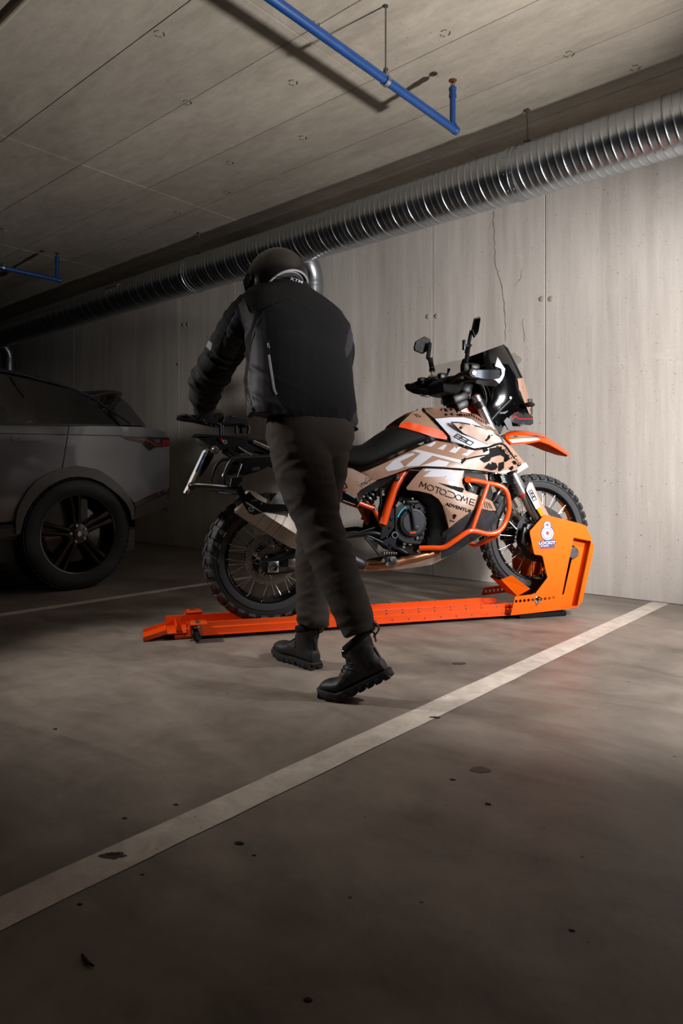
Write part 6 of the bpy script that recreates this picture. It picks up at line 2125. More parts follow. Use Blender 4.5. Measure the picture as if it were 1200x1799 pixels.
cpart('rear_pillar', G().add([(p[0], WID - p[1], p[2]) for p in g.v], [tuple(reversed(q)) for q in g.f]), M['carglass'], None, 50)
V, Fc = loft(back([row(250, 748, -.22), row(285, 757, -.20), row(297, 768, -.20), row(298, 800, -.205), row(298, 840, -.205), row(297, 862, -.20)], 12, .10), False, False)
cpart('tailgate', G().add(*thicken(V, Fc, lambda p: p - Vector((0.02, 0, 0)))), M['carpaint'], None, 50)
V, Fc = loft(back([row(297, 862, -.20), row(298, 880, -.19), row(295, 895, -.22)], 12, .12), False, False)
cpart('bumper_face', G().add(*thicken(V, Fc, lambda p: p - Vector((0.02, 0, 0)))), M['carflare'], None, 50)
# tail lamp wrapping the corner
TLs = shell('tlamp', CR, [(213, 766, -.005), (236, 766.8, -.03), (262, 767.3, -.075), (282, 768, -.12), (297.5, 768.5, -.175), (298, 783.5, -.18), (285, 785, -.125), (272, 786, -.095), (263, 792, -.075), (256, 786, -.06), (250, 779, -.05), (225, 773, -.015)], 0.012, 0.04, 0.02, 0.03)
g = G().add(*TLs)
TL = cpart('tail_lamp', g, M['blackgloss'])
cpart('lamp_light_guide', decal('tlamp', [[(231, 770), (255, 771), (266, 775), (275, 780.5), (292, 781), (297, 776), (297.5, 783), (274, 783.5), (264, 778), (255, 774)], [(285, 773), (297, 773), (297, 781), (287, 781)]], 4, 0.0015), M['tail'], TL)
cpart('lamp_reversing_lens', decal('tlamp', [[(269, 773), (280, 771), (282, 777.5), (276, 779)]], 4, 0.0022), M['lens'], TL)
g = G().add([(p[0], WID - p[1], p[2]) for p in TLs[0]], [tuple(reversed(q)) for q in TLs[1]])
cpart('tail_lamp', g, M['tail'])
# wheels
cw = C_(140.5, 938, 0.0)
def car_wheel(x, y, z, s):
    R, wd, rr = 0.384, 0.25, 0.275
    g = G()
    g.add(*lathe([(rr - 0.01, -wd * 0.40), (rr + 0.01, -wd * 0.48), (rr + 0.05, -wd * 0.52), (R - 0.035, -wd * 0.52), (R - 0.012, -wd * 0.47), (R - 0.002, -wd * 0.36), (R, 0), (R - 0.002, wd * 0.36), (R - 0.012, wd * 0.47), (R - 0.035, wd * 0.52), (rr + 0.02, wd * 0.5), (rr - 0.01, wd * 0.4)], 80, 'y'))
    W_ = cpart('car_tyre', g, M['rubber'], None, 40)
    W_.location = (x, y, z)
    g = G()
    for k in range(60):
        a = 2 * pi * k / 60
        for yy in (-0.085, 0.085):
            g.add(*bevbox(((R + 0.0005) * cos(a), yy, (R + 0.0005) * sin(a)), (0.006, 0.055, 0.030), 0.001, Matrix.Rotation(-a, 3, 'Y')))
    tag(cpart('tread_blocks', g, M['rubber'], W_, 30), kind='stuff')
    f = -wd * 0.40 * s
    g = G()
    g.add(*lathe([(rr - 0.06, f + s * 0.16), (rr - 0.025, f + s * 0.06), (rr - 0.014, f + s * 0.01), (rr - 0.008, f - s * 0.008), (rr + 0.004, f - s * 0.010), (rr + 0.008, f)], 72, 'y'))
    g.add(*lathe([(0.0005, f + s * 0.06), (0.20, f + s * 0.075), (0.22, f + s * 0.10)], 48, 'y'))
    cpart('rim', g, M['carwheel'], W_, 40)
    for k in range(5):
        a = 2 * pi * k / 5 + pi / 2 + 0.10
        g = G()
        for da in (-0.115, 0.115):
            c0, c1 = a + da * 2.2, a + da
            p0 = Vector((0.062 * cos(c0), f + s * 0.012, 0.062 * sin(c0)))
            p1 = Vector(((rr - 0.012) * cos(c1), f + s * 0.004, (rr - 0.012) * sin(c1)))
            d = (p1 - p0).normalized()
            n_ = Vector((0, 1, 0)).cross(d)
            rg = []
            for p, wv in ((p0, 0.015), ((p0 + p1) / 2, 0.012), (p1, 0.020)):
                rg.append([p - n_ * wv + Vector((0, s * 0.03, 0)), p - n_ * wv, p - n_ * wv * 0.4 - Vector((0, s * 0.008, 0)), p + n_ * wv * 0.4 - Vector((0, s * 0.008, 0)), p + n_ * wv, p + n_ * wv + Vector((0, s * 0.03, 0))])
            g.add(*loft(rg))
        cpart('wheel_spoke', g, M['carwheel'], W_, 30)
    g = G()
    g.add(*lathe([(0.085, f + s * 0.05), (0.080, f + s * 0.012), (0.070, f + s * 0.004), (0.036, f + s * 0.002), (0.034, f - s * 0.008), (0.0005, f - s * 0.010)], 36, 'y'))
    hb_ = cpart('hub_cap', g, M['carwheel'], W_, 30)
    g = G()
    g.add(*lathe([(0.031, f - s * 0.0095), (0.033, f - s * 0.012), (0.036, f - s * 0.009)], 32, 'y'))
    pe = [(0.024 * cos(t) * (0.55), f - s * 0.0115, 0.020 * sin(t)) for t in [2 * pi * q / 18 for q in range(18)]]
    g.add(pe, [tuple(range(18))])
    cpart('cap_ring', g, M['zinc'], hb_, 30)
    for k in range(5):
        a = 2 * pi * k / 5 + pi / 2 + 0.25
        g = G()
        g.add(*lathe([(0.011, f + s * 0.01), (0.011, f - s * 0.004), (0.007, f - s * 0.007), (0.0005, f - s * 0.007)], 8, 'y', (0.056 * cos(a), 0, 0.056 * sin(a))))
        cpart('wheel_nut', g, M['zinc'], W_, 30)
car_wheel(cw.x, 0.118, 0.384, 1)
car_wheel(cw.x, WID - 0.118, 0.384, -1)
car_wheel(-2.86, 0.118, 0.384, 1)
car_wheel(-2.86, WID - 0.118, 0.384, -1)
for x in (cw.x, -2.86):
    for y in (0.27, WID - 0.27):
        g = G().add(*lathe([(0.46, -0.22), (0.46, 0.24), (0.0005, 0.24)] if y < 1 else [(0.46, 0.22), (0.46, -0.24), (0.0005, -0.24)], 32, 'y', (x, y, 0.40), pi))
        cpart('wheel_housing', g, M['carblack'], None, 40)
for s, y in ((1, 0.30), (-1, WID - 0.30)):
    cpart('head_lamp', G().add(*bevbox((-3.85, y, 0.78), (0.12, 0.36, 0.07), 0.02)), M['lens'])
cpart('grille', G().add(*bevbox((-3.955, WID / 2, 0.66), (0.04, 0.95, 0.16), 0.01)), M['carblack'])
# ================================================================== PERSON PUSHING THE MOTORCYCLE
PB = at_z(585, 1205, 0)
PE_ = tag(empty('person', (PB.x, PB.y, 0)), 'person in black jacket, helmet and charcoal trousers seen from behind, walking beside the motorcycle', 'person')
OFF = Matrix.Translation((-PB.x, -PB.y, 0))
def hv(r, d):
    """Horizontal direction from camera-right and depth components."""
    return (RGT * r + FWD * d).normalized()
FACE, LAT = hv(-0.43, 0.90), hv(0.90, 0.43)
def ring3(c, lat, dep, hw, hd, n=32, e=2.5, tilt=0.0):
    out = []
    for k in range(n):
        a = 2 * pi * k / n
        ca, sa = cos(a), sin(a)
        x = abs(ca) ** (2 / e) * (1 if ca >= 0 else -1)
        y = abs(sa) ** (2 / e) * (1 if sa >= 0 else -1)
        out.append(c + lat * (x * hw) + dep * (y * hd) + Vector((0, 0, tilt * x * hw)))
    return out
def limb(pts, n=20):
    """pts = [(u, v, d, r)...] swept with rounded ends, smoothed."""
    P = smooth_path([at_d(u, v, d) for u, v, d, r in pts], 5)
    m = len(P) - 1
    rs = []
    for i in range(len(P)):
        t = i / m * (len(pts) - 1)
        k = min(int(t), len(pts) - 2)
        rs.append(pts[k][3] * (1 - (t - k)) + pts[k + 1][3] * (t - k))
    return tube(P, rs, n)
def fold(me, amp, vec, freq, pre=0.0, where=None):
    """Cloth folds: ridged noise stretched across the given direction, pushed along the normals."""
    co = [v.co.copy() for v in me.vertices]
    no = [v.normal.copy() for v in me.vertices]
    for i, v in enumerate(me.vertices):
        p = co[i]
        a = amp if where is None else amp * where(p)
        if a < 1e-5: continue
        d = vec(p) if callable(vec) else vec
        along = p.dot(d)
        q = (p - d * along) * (freq * 0.22) + d * along * freq
        q = q + Vector((noise.noise(q * 0.5 + Vector((pre, 9, 1))), noise.noise(q * 0.5 + Vector((3, pre, 5))), noise.noise(q * 0.5 + Vector((8, 2, pre))))) * 0.9
        n1 = noise.noise(q + Vector((pre, 0, 0)))
        n2 = noise.noise(q * 2.3 + Vector((pre + 7, 3, 0)))
        rdg = max(0.0, 1 - abs(n1) * 3.2)
        v.co = p + no[i] * a * (rdg ** 1.5 * 1.1 - 0.35 + n2 * 0.35)
    me.update()
def relax(me, n):
    bm = bmesh.new()
    bm.from_mesh(me)
    for _ in range(n):
        bmesh.ops.smooth_vert(bm, verts=bm.verts, factor=0.5, use_axis_x=True, use_axis_y=True, use_axis_z=True)
    bm.to_mesh(me)
    bm.free()
def finish(me, name, mats, parent=None):
    me.transform(OFF)
    me.name = name
    me.materials.clear()
    for m in (mats if isinstance(mats, (list, tuple)) else [mats]):
        me.materials.append(m)
    return link(name, me, parent or PE_)
def gfin(g, name, m, parent=None, ang=40):
    return g.xf(OFF).build(name, m, parent or PE_, ang)
def proj(p):
    d = p - CAM
    z = d.dot(FWD)
    return (600 + F_PX * d.dot(RGT) / z, HORIZON - F_PX * d.z / z)

# ------------------------------------------------------------------ the body itself: one continuous skin under the clothes
def skin_body():
    J = [((545, 760, 2.66), .11), ((538, 700, 2.69), .105), ((528, 620, 2.75), .115), ((515, 560, 2.82), .11), ((503, 520, 2.88), .06), ((497, 500, 2.92), .055), ((489, 490, 2.95), .085), ((486, 475, 2.96), .075),
         ((455, 548, 2.78), .06), ((410, 600, 2.86), .045), ((360, 668, 3.02), .038), ((362, 715, 3.22), .027),
         ((588, 560, 2.90), .06), ((606, 625, 3.02), .042), ((595, 690, 3.14), .036), ((585, 735, 3.22), .027),
         ((520, 785, 2.61), .085), ((543, 865, 2.56), .072), ((566, 942, 2.50), .052), ((598, 1015, 2.45), .050), ((630, 1112, 2.41), .036),
         ((582, 785, 2.76), .085), ((570, 865, 2.81), .068), ((553, 942, 2.85), .052), ((547, 1015, 2.83), .048), ((549, 1105, 2.79), .036)]
    Ed = [(0, 1), (1, 2), (2, 3), (3, 4), (4, 5), (5, 6), (6, 7), (3, 8), (8, 9), (9, 10), (10, 11), (3, 12), (12, 13), (13, 14), (14, 15), (0, 16), (16, 17), (17, 18), (18, 19), (19, 20), (0, 21), (21, 22), (22, 23), (23, 24), (24, 25)]
    me = bpy.data.meshes.new('skeleton')
    me.from_pydata([at_d(*j[0]) for j in J], Ed, [])
    ob = bpy.data.objects.new('skeleton', me)
    COL.objects.link(ob)
    ob.modifiers.new('skin', 'SKIN')
    sub = ob.modifiers.new('sub', 'SUBSURF'); sub.levels = 2
    for i, j in enumerate(J):
        me.skin_vertices[0].data[i].radius = (j[1] * 0.86, j[1] * 0.86)
        me.skin_vertices[0].data[i].use_root = i == 0
    dg = bpy.context.evaluated_depsgraph_get()
    out = bpy.data.meshes.new_from_object(ob.evaluated_get(dg))
    bpy.data.objects.remove(ob); bpy.data.meshes.remove(me)
    out.shade_smooth()
    return finish(out, 'body', M['skin'])
skin_body()

# ------------------------------------------------------------------ trousers
g = G()
near = [(522, 772, 2.61, .108), (527, 800, 2.60, .112), (535, 835, 2.58, .110), (546, 872, 2.555, .101), (556, 908, 2.53, .090), (567, 942, 2.50, .083), (584, 985, 2.47, .081), (602, 1030, 2.44, .075), (618, 1070, 2.42, .070), (627, 1096, 2.41, .066), (631, 1114, 2.405, .062)]
far = [(574, 772, 2.74, .094), (573, 810, 2.76, .092), (568, 860, 2.80, .082), (557, 920, 2.84, .078), (550, 960, 2.85, .072), (547, 1005, 2.835, .068), (548, 1050, 2.81, .066), (550, 1080, 2.80, .068), (550, 1100, 2.79, .062)]
g.add(*limb(near))
g.add(*limb(far))
pel = []
for (u, v, d, hw, hd, tl) in [(547, 722, 2.665, .165, .115, -.05), (546, 745, 2.66, .172, .125, -.05), (545, 765, 2.655, .172, .130, -.05), (545, 785, 2.66, .165, .125, -.04), (545, 802, 2.66, .12, .10, 0)]:
    pel.append(ring3(at_d(u, v, d), LAT, FACE, hw, hd, tilt=tl))
g.add(*loft(pel))
tm = remesh(g, 0.007, 6)
def legw(p):
    z = p.z
    w_ = 0.5
    w_ += 1.1 * math.exp(-((z - 0.60) / 0.13) ** 2)
    w_ += 1.7 * math.exp(-((z - 0.20) / 0.09) ** 2)
    w_ += 0.6 * math.exp(-((z - 0.84) / 0.08) ** 2)
    return w_
fold(tm, 0.0030, Vector((0.25, 0.1, 0.96)).normalized(), 10, 2.0, legw)
fold(tm, 0.0044, Vector((-0.45, 0.1, 0.89)).normalized(), 17, 9.0, legw)
fold(tm, 0.0030, Vector((0.5, -0.2, 0.85)).normalized(), 30, 4.0, legw)
relax(tm, 3)
tm.transform(Matrix.Identity(4))
bt = BVHTree.FromPolygons([v.co.copy() for v in tm.vertices], [tuple(p.vertices) for p in tm.polygons])
SURF['trouser'] = (bt, WF)
TRO = finish(tm, 'trousers', M['trouser'])

# ------------------------------------------------------------------ jacket
def hwm(px, d, hd):
    e = px * d / F_PX
    return sqrt(max(0.01, e * e - (hd * 0.43) ** 2)) / 0.90
tor = []
for (u, v, px, d, hd, tl) in [(497, 497, 36, 2.92, .085, 0), (500, 508, 46, 2.90, .10, -.05), (506, 519, 66, 2.875, .115, -.10), (513, 535, 84, 2.84, .125, -.10), (521, 558, 93, 2.805, .135, -.08), (526, 590, 91, 2.77, .140, -.05), (527, 630, 89, 2.735, .140, -.03),
                              (529, 670, 91, 2.705, .138, -.05), (531, 705, 94, 2.68, .138, -.09), (533, 730, 95, 2.665, .136, -.12), (534, 744, 93, 2.66, .132, -.13)]:
    tor.append(ring3(at_d(u, v, d), LAT, FACE, hwm(px, d, hd), hd, tilt=tl))
g = G()
g.add(*loft(tor))
larm = [(452, 548, 2.80, .088), (432, 560, 2.81, .086), (412, 590, 2.845, .082), (392, 622, 2.90, .080), (372, 655, 2.97, .080), (362, 680, 3.05, .074), (359, 702, 3.14, .062), (360, 717, 3.20, .050), (362, 724, 3.235, .043)]
rarm = [(568, 562, 2.86, .070), (586, 584, 2.90, .070), (594, 608, 2.97, .070), (592, 650, 3.05, .065), (585, 690, 3.13, .055), (580, 722, 3.20, .043)]
g.add(*limb(larm))
g.add(*limb(rarm))
jm = remesh(g, 0.0048, 9)
aL = (at_d(362, 700, 3.12) - at_d(430, 560, 2.81)).normalized()
def armw(p):
    q = proj(p)
    return (1.0 if q[0] < 425 + max(0, (q[1] - 520)) * 0.10 else 0.0) * (0.6 + 0.8 * (q[1] > 620))
def torw(p):
    q = proj(p)
    if q[0] < 425 + max(0, (q[1] - 520)) * 0.10: return 0.0
    return 0.55 + 0.9 * math.exp(-((q[1] - 738) / 22) ** 2) + 0.3 * (q[1] > 600)
fold(jm, 0.0080, aL, 19, 3.0, armw)
fold(jm, 0.0042, aL, 37, 8.0, armw)
fold(jm, 0.0070, Vector((0.35, 0.2, 0.9)).normalized(), 8.5, 5.0, torw)
fold(jm, 0.0030, Vector((0.8, 0.5, 0.2)).normalized(), 34, 1.0, lambda p: math.exp(-((proj(p)[1] - 734) / 16) ** 2))
relax(jm, 2)
# drawn-in hem band
for v in jm.vertices:
    q = proj(v.co)
    hem = 741 + (q[0] - 470) * 0.10
    if 440 < q[0] < 640 and q[1] > hem - 12:
        v.co -= v.normal * 0.007 * min(1, (q[1] - hem + 12) / 8)
jm.update()
S4 = lambda pts: [(300 + x / 3.3333, 420 + y / 3.3333) for x, y in pts]
grey = [S4(q) for q in [
    [(545, 415), (505, 470), (478, 555), (465, 690), (450, 800), (446, 1040), (520, 1075), (600, 1040), (690, 1010), (640, 960), (618, 900), (600, 800), (575, 680), (562, 570), (556, 480)],
    [(430, 335), (470, 430), (500, 420), (470, 520), (400, 650), (330, 770), (270, 748), (285, 620), (330, 520), (372, 425)],
    [(1045, 525), (1085, 540), (1060, 640), (1030, 700), (1020, 640)], [(1085, 1000), (1105, 1040), (1070, 1160), (1030, 1120)]]]
refl = [S4(q) for q in [[(222, 592), (244, 612), (232, 655), (205, 628)]]]
def zone(polys):
    out = []
    for v in jm.vertices:
        d = -12.0
        if v.normal.dot(CAM - v.co) > -0.1 * (CAM - v.co).length:
            q = proj(v.co)
            for t in polys:
                e = seg_dist(q, t)
                d = max(d, e if inside(q, t) else -e)
        out.append(max(-12.0, min(12.0, d)))
    return out
for nm, polys in (('grey_zone', grey), ('reflective_zone', refl)):
    jm.attributes.new(nm, 'FLOAT', 'POINT').data.foreach_set('value', zone(polys))
SURF['jacket'] = (BVHTree.FromPolygons([v.co.copy() for v in jm.vertices], [tuple(p.vertices) for p in jm.polygons]), WF)
zipp = smooth_path([press('jacket', p, 0.001) for p in [(472.5, 622), (475, 640), (479, 665), (482, 684), (486, 693)]], 6)
zip2 = smooth_path([press('jacket', p, 0.001) for p in [(471, 598), (473, 612), (472.5, 624)]], 6)
pulls = press('jacket', (472, 607), 0.004)
seamj = [[(429, 522), (434, 535), (441, 549), (462, 546), (485, 535), (515, 525)], [(462, 546), (455, 565), (446, 590), (440, 615)], [(411, 549), (395, 585), (385, 612), (383, 643)]]
sj = [smooth_path([press('jacket', p, 0.0003) for p in s_], 5) for s_ in seamj]
tg = text_on('jacket', 'KTM', (510, 491.2), (21, 7.0), (1.8, -4.4), 0.03, 0.004)
jm.materials.clear()
JK = finish(jm, 'jacket', M['jacketzones'])
gfin(G().add(*tube(zipp, 0.0042, 8)), 'pocket_zip', M['reflective'], JK)
gfin(G().add(*tube(zip2, 0.0045, 8)), 'zip_garage', M['jacket'], JK)
gfin(G().add(*bevbox(pulls, (0.010, 0.006, 0.022), 0.002)), 'zip_pull', M['gunmetal'], JK)
g = G()
for s_ in sj: g.add(*tube(s_, 0.0022, 6))
gfin(g, 'jacket_seams', M['jacket'], JK)
gfin(tg, 'collar_lettering', M['wink'], JK)
# stand-up collar
cr = []
for (u, v, r) in [(497, 512, .075), (496, 503, .082), (495, 493, .080)]:
    cr.append(ring3(at_d(u, v, 2.91), LAT, FACE, r, r * 1.0, 28, 2.0))
V, Fc = loft(cr, False, True)
gfin(G().add(*thicken(V, Fc, lambda p: p + (at_d(497, 500, 2.91) - p) * 0.07)), 'collar', M['jacket'], JK)

# ------------------------------------------------------------------ gloves
def hand(wrist, fdir, nrm, mirror, curl, name):
    """Gloved hand: palm from the wrist along fdir, back of the hand towards nrm, fingers bent by curl."""
    f = fdir.normalized()
    n = (nrm - f * nrm.dot(f)).normalized()
    s = f.cross(n) * mirror            # towards the little finger
    g = G()
    pr = []
    for t, hw_, th in [(-0.02, .027, .020), (0.0, .029, .020), (0.03, .036, .017), (0.065, .042, .015), (0.085, .041, .013), (0.095, .036, .010)]:
        pr.append(ring3(wrist + f * t, s, n, hw_, th, 20, 2.6))
    g.add(*loft(pr))
    for k, (off, ln, sp) in enumerate([(-.031, .078, -.10), (-.0103, .088, -.03), (.0103, .082, .04), (.031, .064, .12)]):
        base = wrist + f * 0.080 + s * off
        d = (f + s * sp).normalized()
        pts = [base, base + d * 0.012]
        ang = 0
        ax = d.cross(n).normalized()
        cur = pts[-1]
        for seg, (fr_, cu) in enumerate([(0.46, curl[0]), (0.30, curl[1]), (0.24, curl[2])]):
            ang += radians(cu)
            dd = d * cos(ang) - n * sin(ang)
            cur = cur + dd * (ln * fr_)
            pts.append(cur)
        P = smooth_path(pts, 4)
        g.add(*tube(P, [0.0102 - 0.0022 * i / (len(P) - 1) for i in range(len(P))], 12))
        e = P[-1]
        bm = bmesh.new(); bmesh.ops.create_uvsphere(bm, u_segments=12, v_segments=8, radius=0.0081); bm.verts.index_update()
        g.add([q.co + e for q in bm.verts], [tuple(x.index for x in fc.verts) for fc in bm.faces]); bm.free()
    b = wrist + f * 0.028 - s * 0.026
    P = smooth_path([b, b - s * 0.022 + f * 0.018 - n * 0.012, b - s * 0.030 + f * 0.045 - n * 0.030, b - s * 0.022 + f * 0.068 - n * 0.044], 4)
    g.add(*tube(P, [0.0135 - 0.0040 * i / (len(P) - 1) for i in range(len(P))], 12))
    me = remesh(g, 0.0026, 3)
    o = finish(me, name, M['glove'])
    c = wrist - f * 0.012
    gfin(G().add(*loft([ring3(c - f * 0.022, s, n, .034, .026, 20, 2.4), ring3(c - f * 0.018, s, n, .036, .028, 20, 2.4), ring3(c + f * 0.014, s, n, .036, .026, 20, 2.4), ring3(c + f * 0.018, s, n, .033, .023, 20, 2.4)])), 'glove_cuff', M['glove'], o)
    return o
WL = at_d(362, 722, 3.235)
TIP = BK.m @ BK.p(378, 735, 0.10)
hand(WL, (TIP - WL) + Vector((0, 0, 0.025)), Vector((0, 0, 1)) + hv(-0.3, -0.3) * 0.25, 1, (30, 62, 55), 'glove')
WR = at_d(580, 722, 3.20)
hand(WR, hv(-0.3, 0.9) * 1.0 + Vector((0, 0, -0.55)), Vector((0, 0, 1)), -1, (18, 30, 25), 'glove')

# ------------------------------------------------------------------ boots
def boot(heel, fwd, pitch, flex, side, lab):
    """Ankle boot: local x from heel to toe, y to the left, z up; the forefoot is bent up by flex at the ball."""
    f = Vector((fwd.x, fwd.y, 0)).normalized()
    lft = Vector((0, 0, 1)).cross(f)
    R = Matrix((f, lft, Vector((0, 0, 1)))).transposed().to_4x4() @ Matrix.Rotation(pitch, 4, 'Y')
    Mx = OFF @ Matrix.Translation(heel) @ R
    BX_, LN = 0.205, 0.305
    def bend(p):
        p = Vector(p)
        if p.x > BX_ - 0.03:
            t = min(1, (p.x - BX_ + 0.03) / 0.06)
            a = -flex * t
            q = Vector((p.x - BX_, p.y, p.z))
            q = Matrix.Rotation(a, 3, 'Y') @ q
            p = Vector((BX_ + q.x, p.y, q.z))
        return p
    def half(x):
        pts = [(0, .020), (.012, .031), (.05, .036), (.10, .035), (.15, .041), (.20, .050), (.24, .049), (.27, .041), (.29, .028), (.303, .010), (LN, .0)]
        for a, b in zip(pts[:-1], pts[1:]):
            if a[0] <= x <= b[0]:
                return a[1] + (b[1] - a[1]) * (x - a[0]) / (b[0] - a[0])
        return 0.0
    g = G()
    # foot: sections across the length
    rg = []
    for x, zt in [(0.006, .070), (0.03, .10), (0.06, .115), (0.095, .118), (0.13, .108), (0.165, .092), (0.20, .080), (0.235, .073), (0.262, .066), (0.283, .056), (0.296, .042)]:
        hw_ = max(0.012, half(x) * 0.97)
        r = []
        for k in range(20):
            a = 2 * pi * k / 20
            y = hw_ * (abs(cos(a)) ** 0.75) * (1 if cos(a) >= 0 else -1)
            zc, zh = (0.024 + zt) / 2, (zt - 0.024) / 2
            z = zc + zh * (abs(sin(a)) ** 0.8) * (1 if sin(a) >= 0 else -1)
            if z > zc: y *= 1 - 0.38 * ((z - zc) / zh) ** 2
            r.append(bend((x, y, z)))
        rg.append(r)
    g.add(*loft(rg))
    # shaft
    rg = []
    for z, xc, hx, hy in [(0.04, .075, .068, .034), (0.075, .076, .066, .037), (0.10, .074, .060, .038), (0.125, .068, .056, .042), (0.15, .062, .056, .047), (0.167, .060, .058, .050), (0.174, .060, .056, .048)]:
        rg.append([Vector((xc + hx * cos(2 * pi * k / 24), hy * sin(2 * pi * k / 24), z + 0.012 * cos(2 * pi * k / 24 + pi) * (z > .145))) for k in range(24)])
    g.add(*loft(rg))
    me = remesh(g, 0.005, 5)
    for v in me.vertices:
        p = v.co
        wv = math.exp(-((p.x - 0.13) / 0.05) ** 2) * math.exp(-((p.z - 0.10) / 0.04) ** 2) + 0.5 * math.exp(-((p.z - 0.15) / 0.03) ** 2)
        v.co = p + v.normal * 0.004 * wv * noise.noise(Vector((p.x * 45, p.y * 20, p.z * 70)))
    bvb = BVHTree.FromPolygons([v.co.copy() for v in me.vertices], [tuple(p.vertices) for p in me.polygons])
    me.transform(Mx)
    me.name = 'boot'
    me.materials.clear()
    me.materials.append(M['boot'])
    o = link('boot', me, PE_)
    if lab: o['label'] = lab
    # sole: outline lofted from the ground up to the welt
    N = 26
    xs = [LN * (1 - cos(pi * k / N)) / 2 for k in range(N + 1)]
    out = [(x, half(x) * 1.05) for x in xs] + [(x, -half(x) * 1.05) for x in reversed(xs[1:-1])]
    rings = []
    for z, sc in [(0.006, 0.97), (0.010, 1.0), (0.026, 1.02), (0.031, 0.99)]:
        rings.append([bend((0.15 + (x - 0.15) * sc, y * sc, z if not (0.075 < x < 0.115 and z < 0.02) else max(z, 0.016))) for x, y in out])
    so = G().add(*loft(rings))
    so.xf(Mx).build('sole', M['sole'], o, 40)
    for k in range(9):
        x = 0.012 + k * 0.034
        if 0.08 < x < 0.11: continue
        for s in (-1, 1):
            hw_ = half(x)
            lg = G().add(*[[bend(p) for p in q] if i == 0 else q for i, q in enumerate(bevbox((x, s * hw_ * 0.66, 0.006), (0.022, hw_ * 0.75, 0.012), 0.003))])
            lg.xf(Mx).build('sole_lug', M['sole'], o, 40)
        for s in (-1, 1):
            hw_ = half(x)
            lg = G().add(*[[bend(p) for p in q] if i == 0 else q for i, q in enumerate(bevbox((x, s * hw_ * 1.03, 0.014), (0.016, 0.004, 0.012), 0.002))])
            lg.xf(Mx).build('sole_lug', M['sole'], o, 40)
    # heel pull loop, padded collar, dial closure, laces, toe bumper, heel counter
    lp = [Vector((-0.002, 0, .130))] + [Vector((-0.019 + 0.017 * cos(t), 0, .174 + 0.017 * sin(t))) for t in [radians(-60 + 30 * q) for q in range(11)]] + [Vector((-0.002, 0, .148))]
    V, Fc = tube(smooth_path(lp, 3), 0.0030, 8)
    V = [Vector((p.x, p.y * 2.4, p.z)) for p in V]
    G().add(V, Fc).xf(Mx).build('pull_loop', M['boot'], o, 60)
    rg = [[Vector((0.060 + hx * cos(2 * pi * k / 24), hy * sin(2 * pi * k / 24), z + 0.012 * cos(2 * pi * k / 24 + pi))) for k in range(24)] for z, hx, hy in [(0.150, .0585, .0495), (0.154, .061, .052), (0.167, .062, .053), (0.175, .060, .050), (0.177, .054, .044)]]
    V, Fc = loft(rg, False)
    G().add(*thicken(V, Fc, lambda p: Vector((0.058 + (p.x - 0.058) * 0.9, p.y * 0.9, p.z)))).xf(Mx).build('boot_collar', M['jacket'], o, 60)
    G().add(*tube([Vector((0.108, 0.004, .136)), Vector((0.120, 0.004, .140)), Vector((0.128, 0.004, .143))], [0.018, 0.018, 0.015], 18)).xf(Mx).build('dial_closure', M['blackgloss'], o, 40)
    lg = G()
    for k in range(5):
        t = k / 4
        pts = []
        for j in range(7):
            y = -0.030 + 0.010 * j
            hh, nn, ii, dd = bvb.ray_cast(Vector((0.30, y + 0.004 * (k % 2), 0.222 - 0.052 * t)), Vector((-1, 0, -0.55)).normalized())
            if hh is not None and hh.x > 0.09: pts.append(hh + nn * 0.0015)
        if len(pts) > 2: lg.add(*tube(smooth_path(pts, 3), 0.0024, 6))
    lg.xf(Mx).build('laces', M['black'], o, 60)
    G().add(*bevbox((0.0125, 0, .095), (0.006, 0.012, 0.04), 0.002, Matrix.Rotation(0.06, 3, 'Y'))).xf(Mx).build('heel_patch', M['gunmetal'], o, 40)
    return o
ball = at_z(597, 1227, 0.0)
hn = at_d(690, 1188, 2.365)
fdir = Vector((ball.x - hn.x, ball.y - hn.y, 0))
hl = sqrt(fdir.length ** 2)
pit = math.asin(min(0.6, hn.z / 0.205))
boot(hn, fdir, pit, radians(30), 1, 'boot with its heel lifted off the floor')
hf = at_z(557, 1177, 0.0)
tf_ = at_z(506, 1158, 0.0)
boot(hf, tf_ - hf, 0.0, radians(10), -1, 'boot standing flat on the floor')

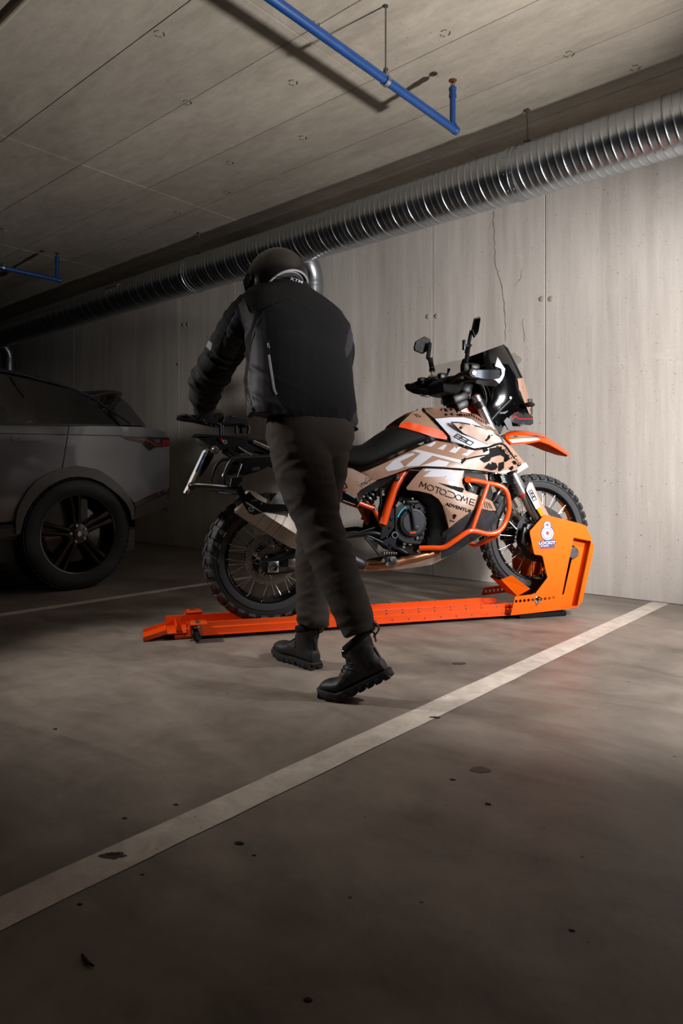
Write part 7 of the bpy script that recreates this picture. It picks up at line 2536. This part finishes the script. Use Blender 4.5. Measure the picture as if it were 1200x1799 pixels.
# ------------------------------------------------------------------ helmet
HC = at_d(487, 497, 2.93)
pf = radians(42)
hf_ = hv(-0.64, 0.77)
f_ = hf_ * cos(pf) - Vector((0, 0, sin(pf)))
u_ = hf_ * sin(pf) + Vector((0, 0, cos(pf)))
l_ = u_.cross(f_)
HM = Matrix((f_, l_, u_)).transposed().to_4x4()
HM.translation = HC
HX, HY, HZ = .148, .128, .142
def hsurf(th, ph, sc=1.0):
    """th from the crown down, ph around from the face."""
    return Vector((HX * sc * sin(th) * cos(ph), HY * sc * sin(th) * sin(ph), HZ * sc * cos(th)))
def helm_patch(cond, sc0, sc1, nt=64, np_=96):
    V, idx, Fc = [], {}, []
    for i in range(nt):
        for j in range(np_):
            t0, t1 = pi * 0.80 * i / nt, pi * 0.80 * (i + 1) / nt
            p0, p1 = 2 * pi * j / np_, 2 * pi * (j + 1) / np_
            if not cond((t0 + t1) / 2, ((p0 + p1) / 2 + pi) % (2 * pi) - pi): continue
            q = []
            for (ii, jj) in ((i, j), (i + 1, j), (i + 1, (j + 1) % np_), (i, (j + 1) % np_)):
                if (ii, jj) not in idx:
                    idx[(ii, jj)] = len(V)
                    V.append(hsurf(pi * 0.80 * ii / nt, 2 * pi * jj / np_, sc0))
                q.append(idx[(ii, jj)])
            Fc.append(tuple(q) if i else tuple(dict.fromkeys(q)))
    return thicken(V, Fc, lambda p: p * (sc1 / sc0))
face = lambda th, ph: abs(ph) < 1.15 and th > 1.25
V, Fc = helm_patch(lambda th, ph: th < 2.18 and not (face(th, ph) and th < 1.95), 1.0, 0.93)
HE = gfin(G().add(V, Fc).xf(HM), 'helmet', M['helmet'], PE_, 40)
V, Fc = helm_patch(lambda th, ph: th < 2.16 and not face(th, ph), 0.925, 0.78, 40, 64)
gfin(G().add(V, Fc).xf(HM), 'helmet_liner', M['liner'], HE)
V, Fc = helm_patch(lambda th, ph: 1.18 < th < 2.0 and abs(ph) < 1.38, 1.055, 1.035)
gfin(G().add(V, Fc).xf(HM), 'visor', M['visor'], HE)
ring = [hsurf(2.18, 2 * pi * k / 64, 0.985) for k in range(64)]
gfin(G().add(*tube(ring, 0.0052, 8, closed=True)).xf(HM), 'edge_trim', M['rimgrey'], HE, 60)
ring = [hsurf(2.22, 2 * pi * k / 64, 0.80) for k in range(64)]
gfin(G().add(*tube(ring, 0.010, 10, closed=True)).xf(HM), 'neck_roll', M['liner'], HE, 60)
ring = [hsurf(2.18, 2 * pi * k / 64, 0.86) for k in range(64)]
gfin(G().add(*tube(ring, 0.003, 8, closed=True)).xf(HM), 'liner_piping', M['rimgrey'], HE, 60)
for s in (1, -1):
    c = hsurf(1.52, s * 1.45, 1.05)
    d = hsurf(1.52, s * 1.45).normalized()
    gfin(G().add(*tube([c - d * 0.012, c + d * 0.004, c + d * 0.007], [0.030, 0.029, 0.022], 24)).xf(HM), 'visor_pivot', M['black'], HE)
    a = [hsurf(1.30 + 0.14 * k, s * (1.30 - 0.05 * k), 1.065) for k in range(5)]
    gfin(G().add(*tube(a, 0.008, 8)).xf(HM), 'visor_arm', M['blackgloss'], HE)
gfin(G().add(*bevbox(hsurf(1.92, 1.35, 1.07), (0.020, 0.012, 0.026), 0.004)).xf(HM), 'visor_tab', M['wink'], HE)
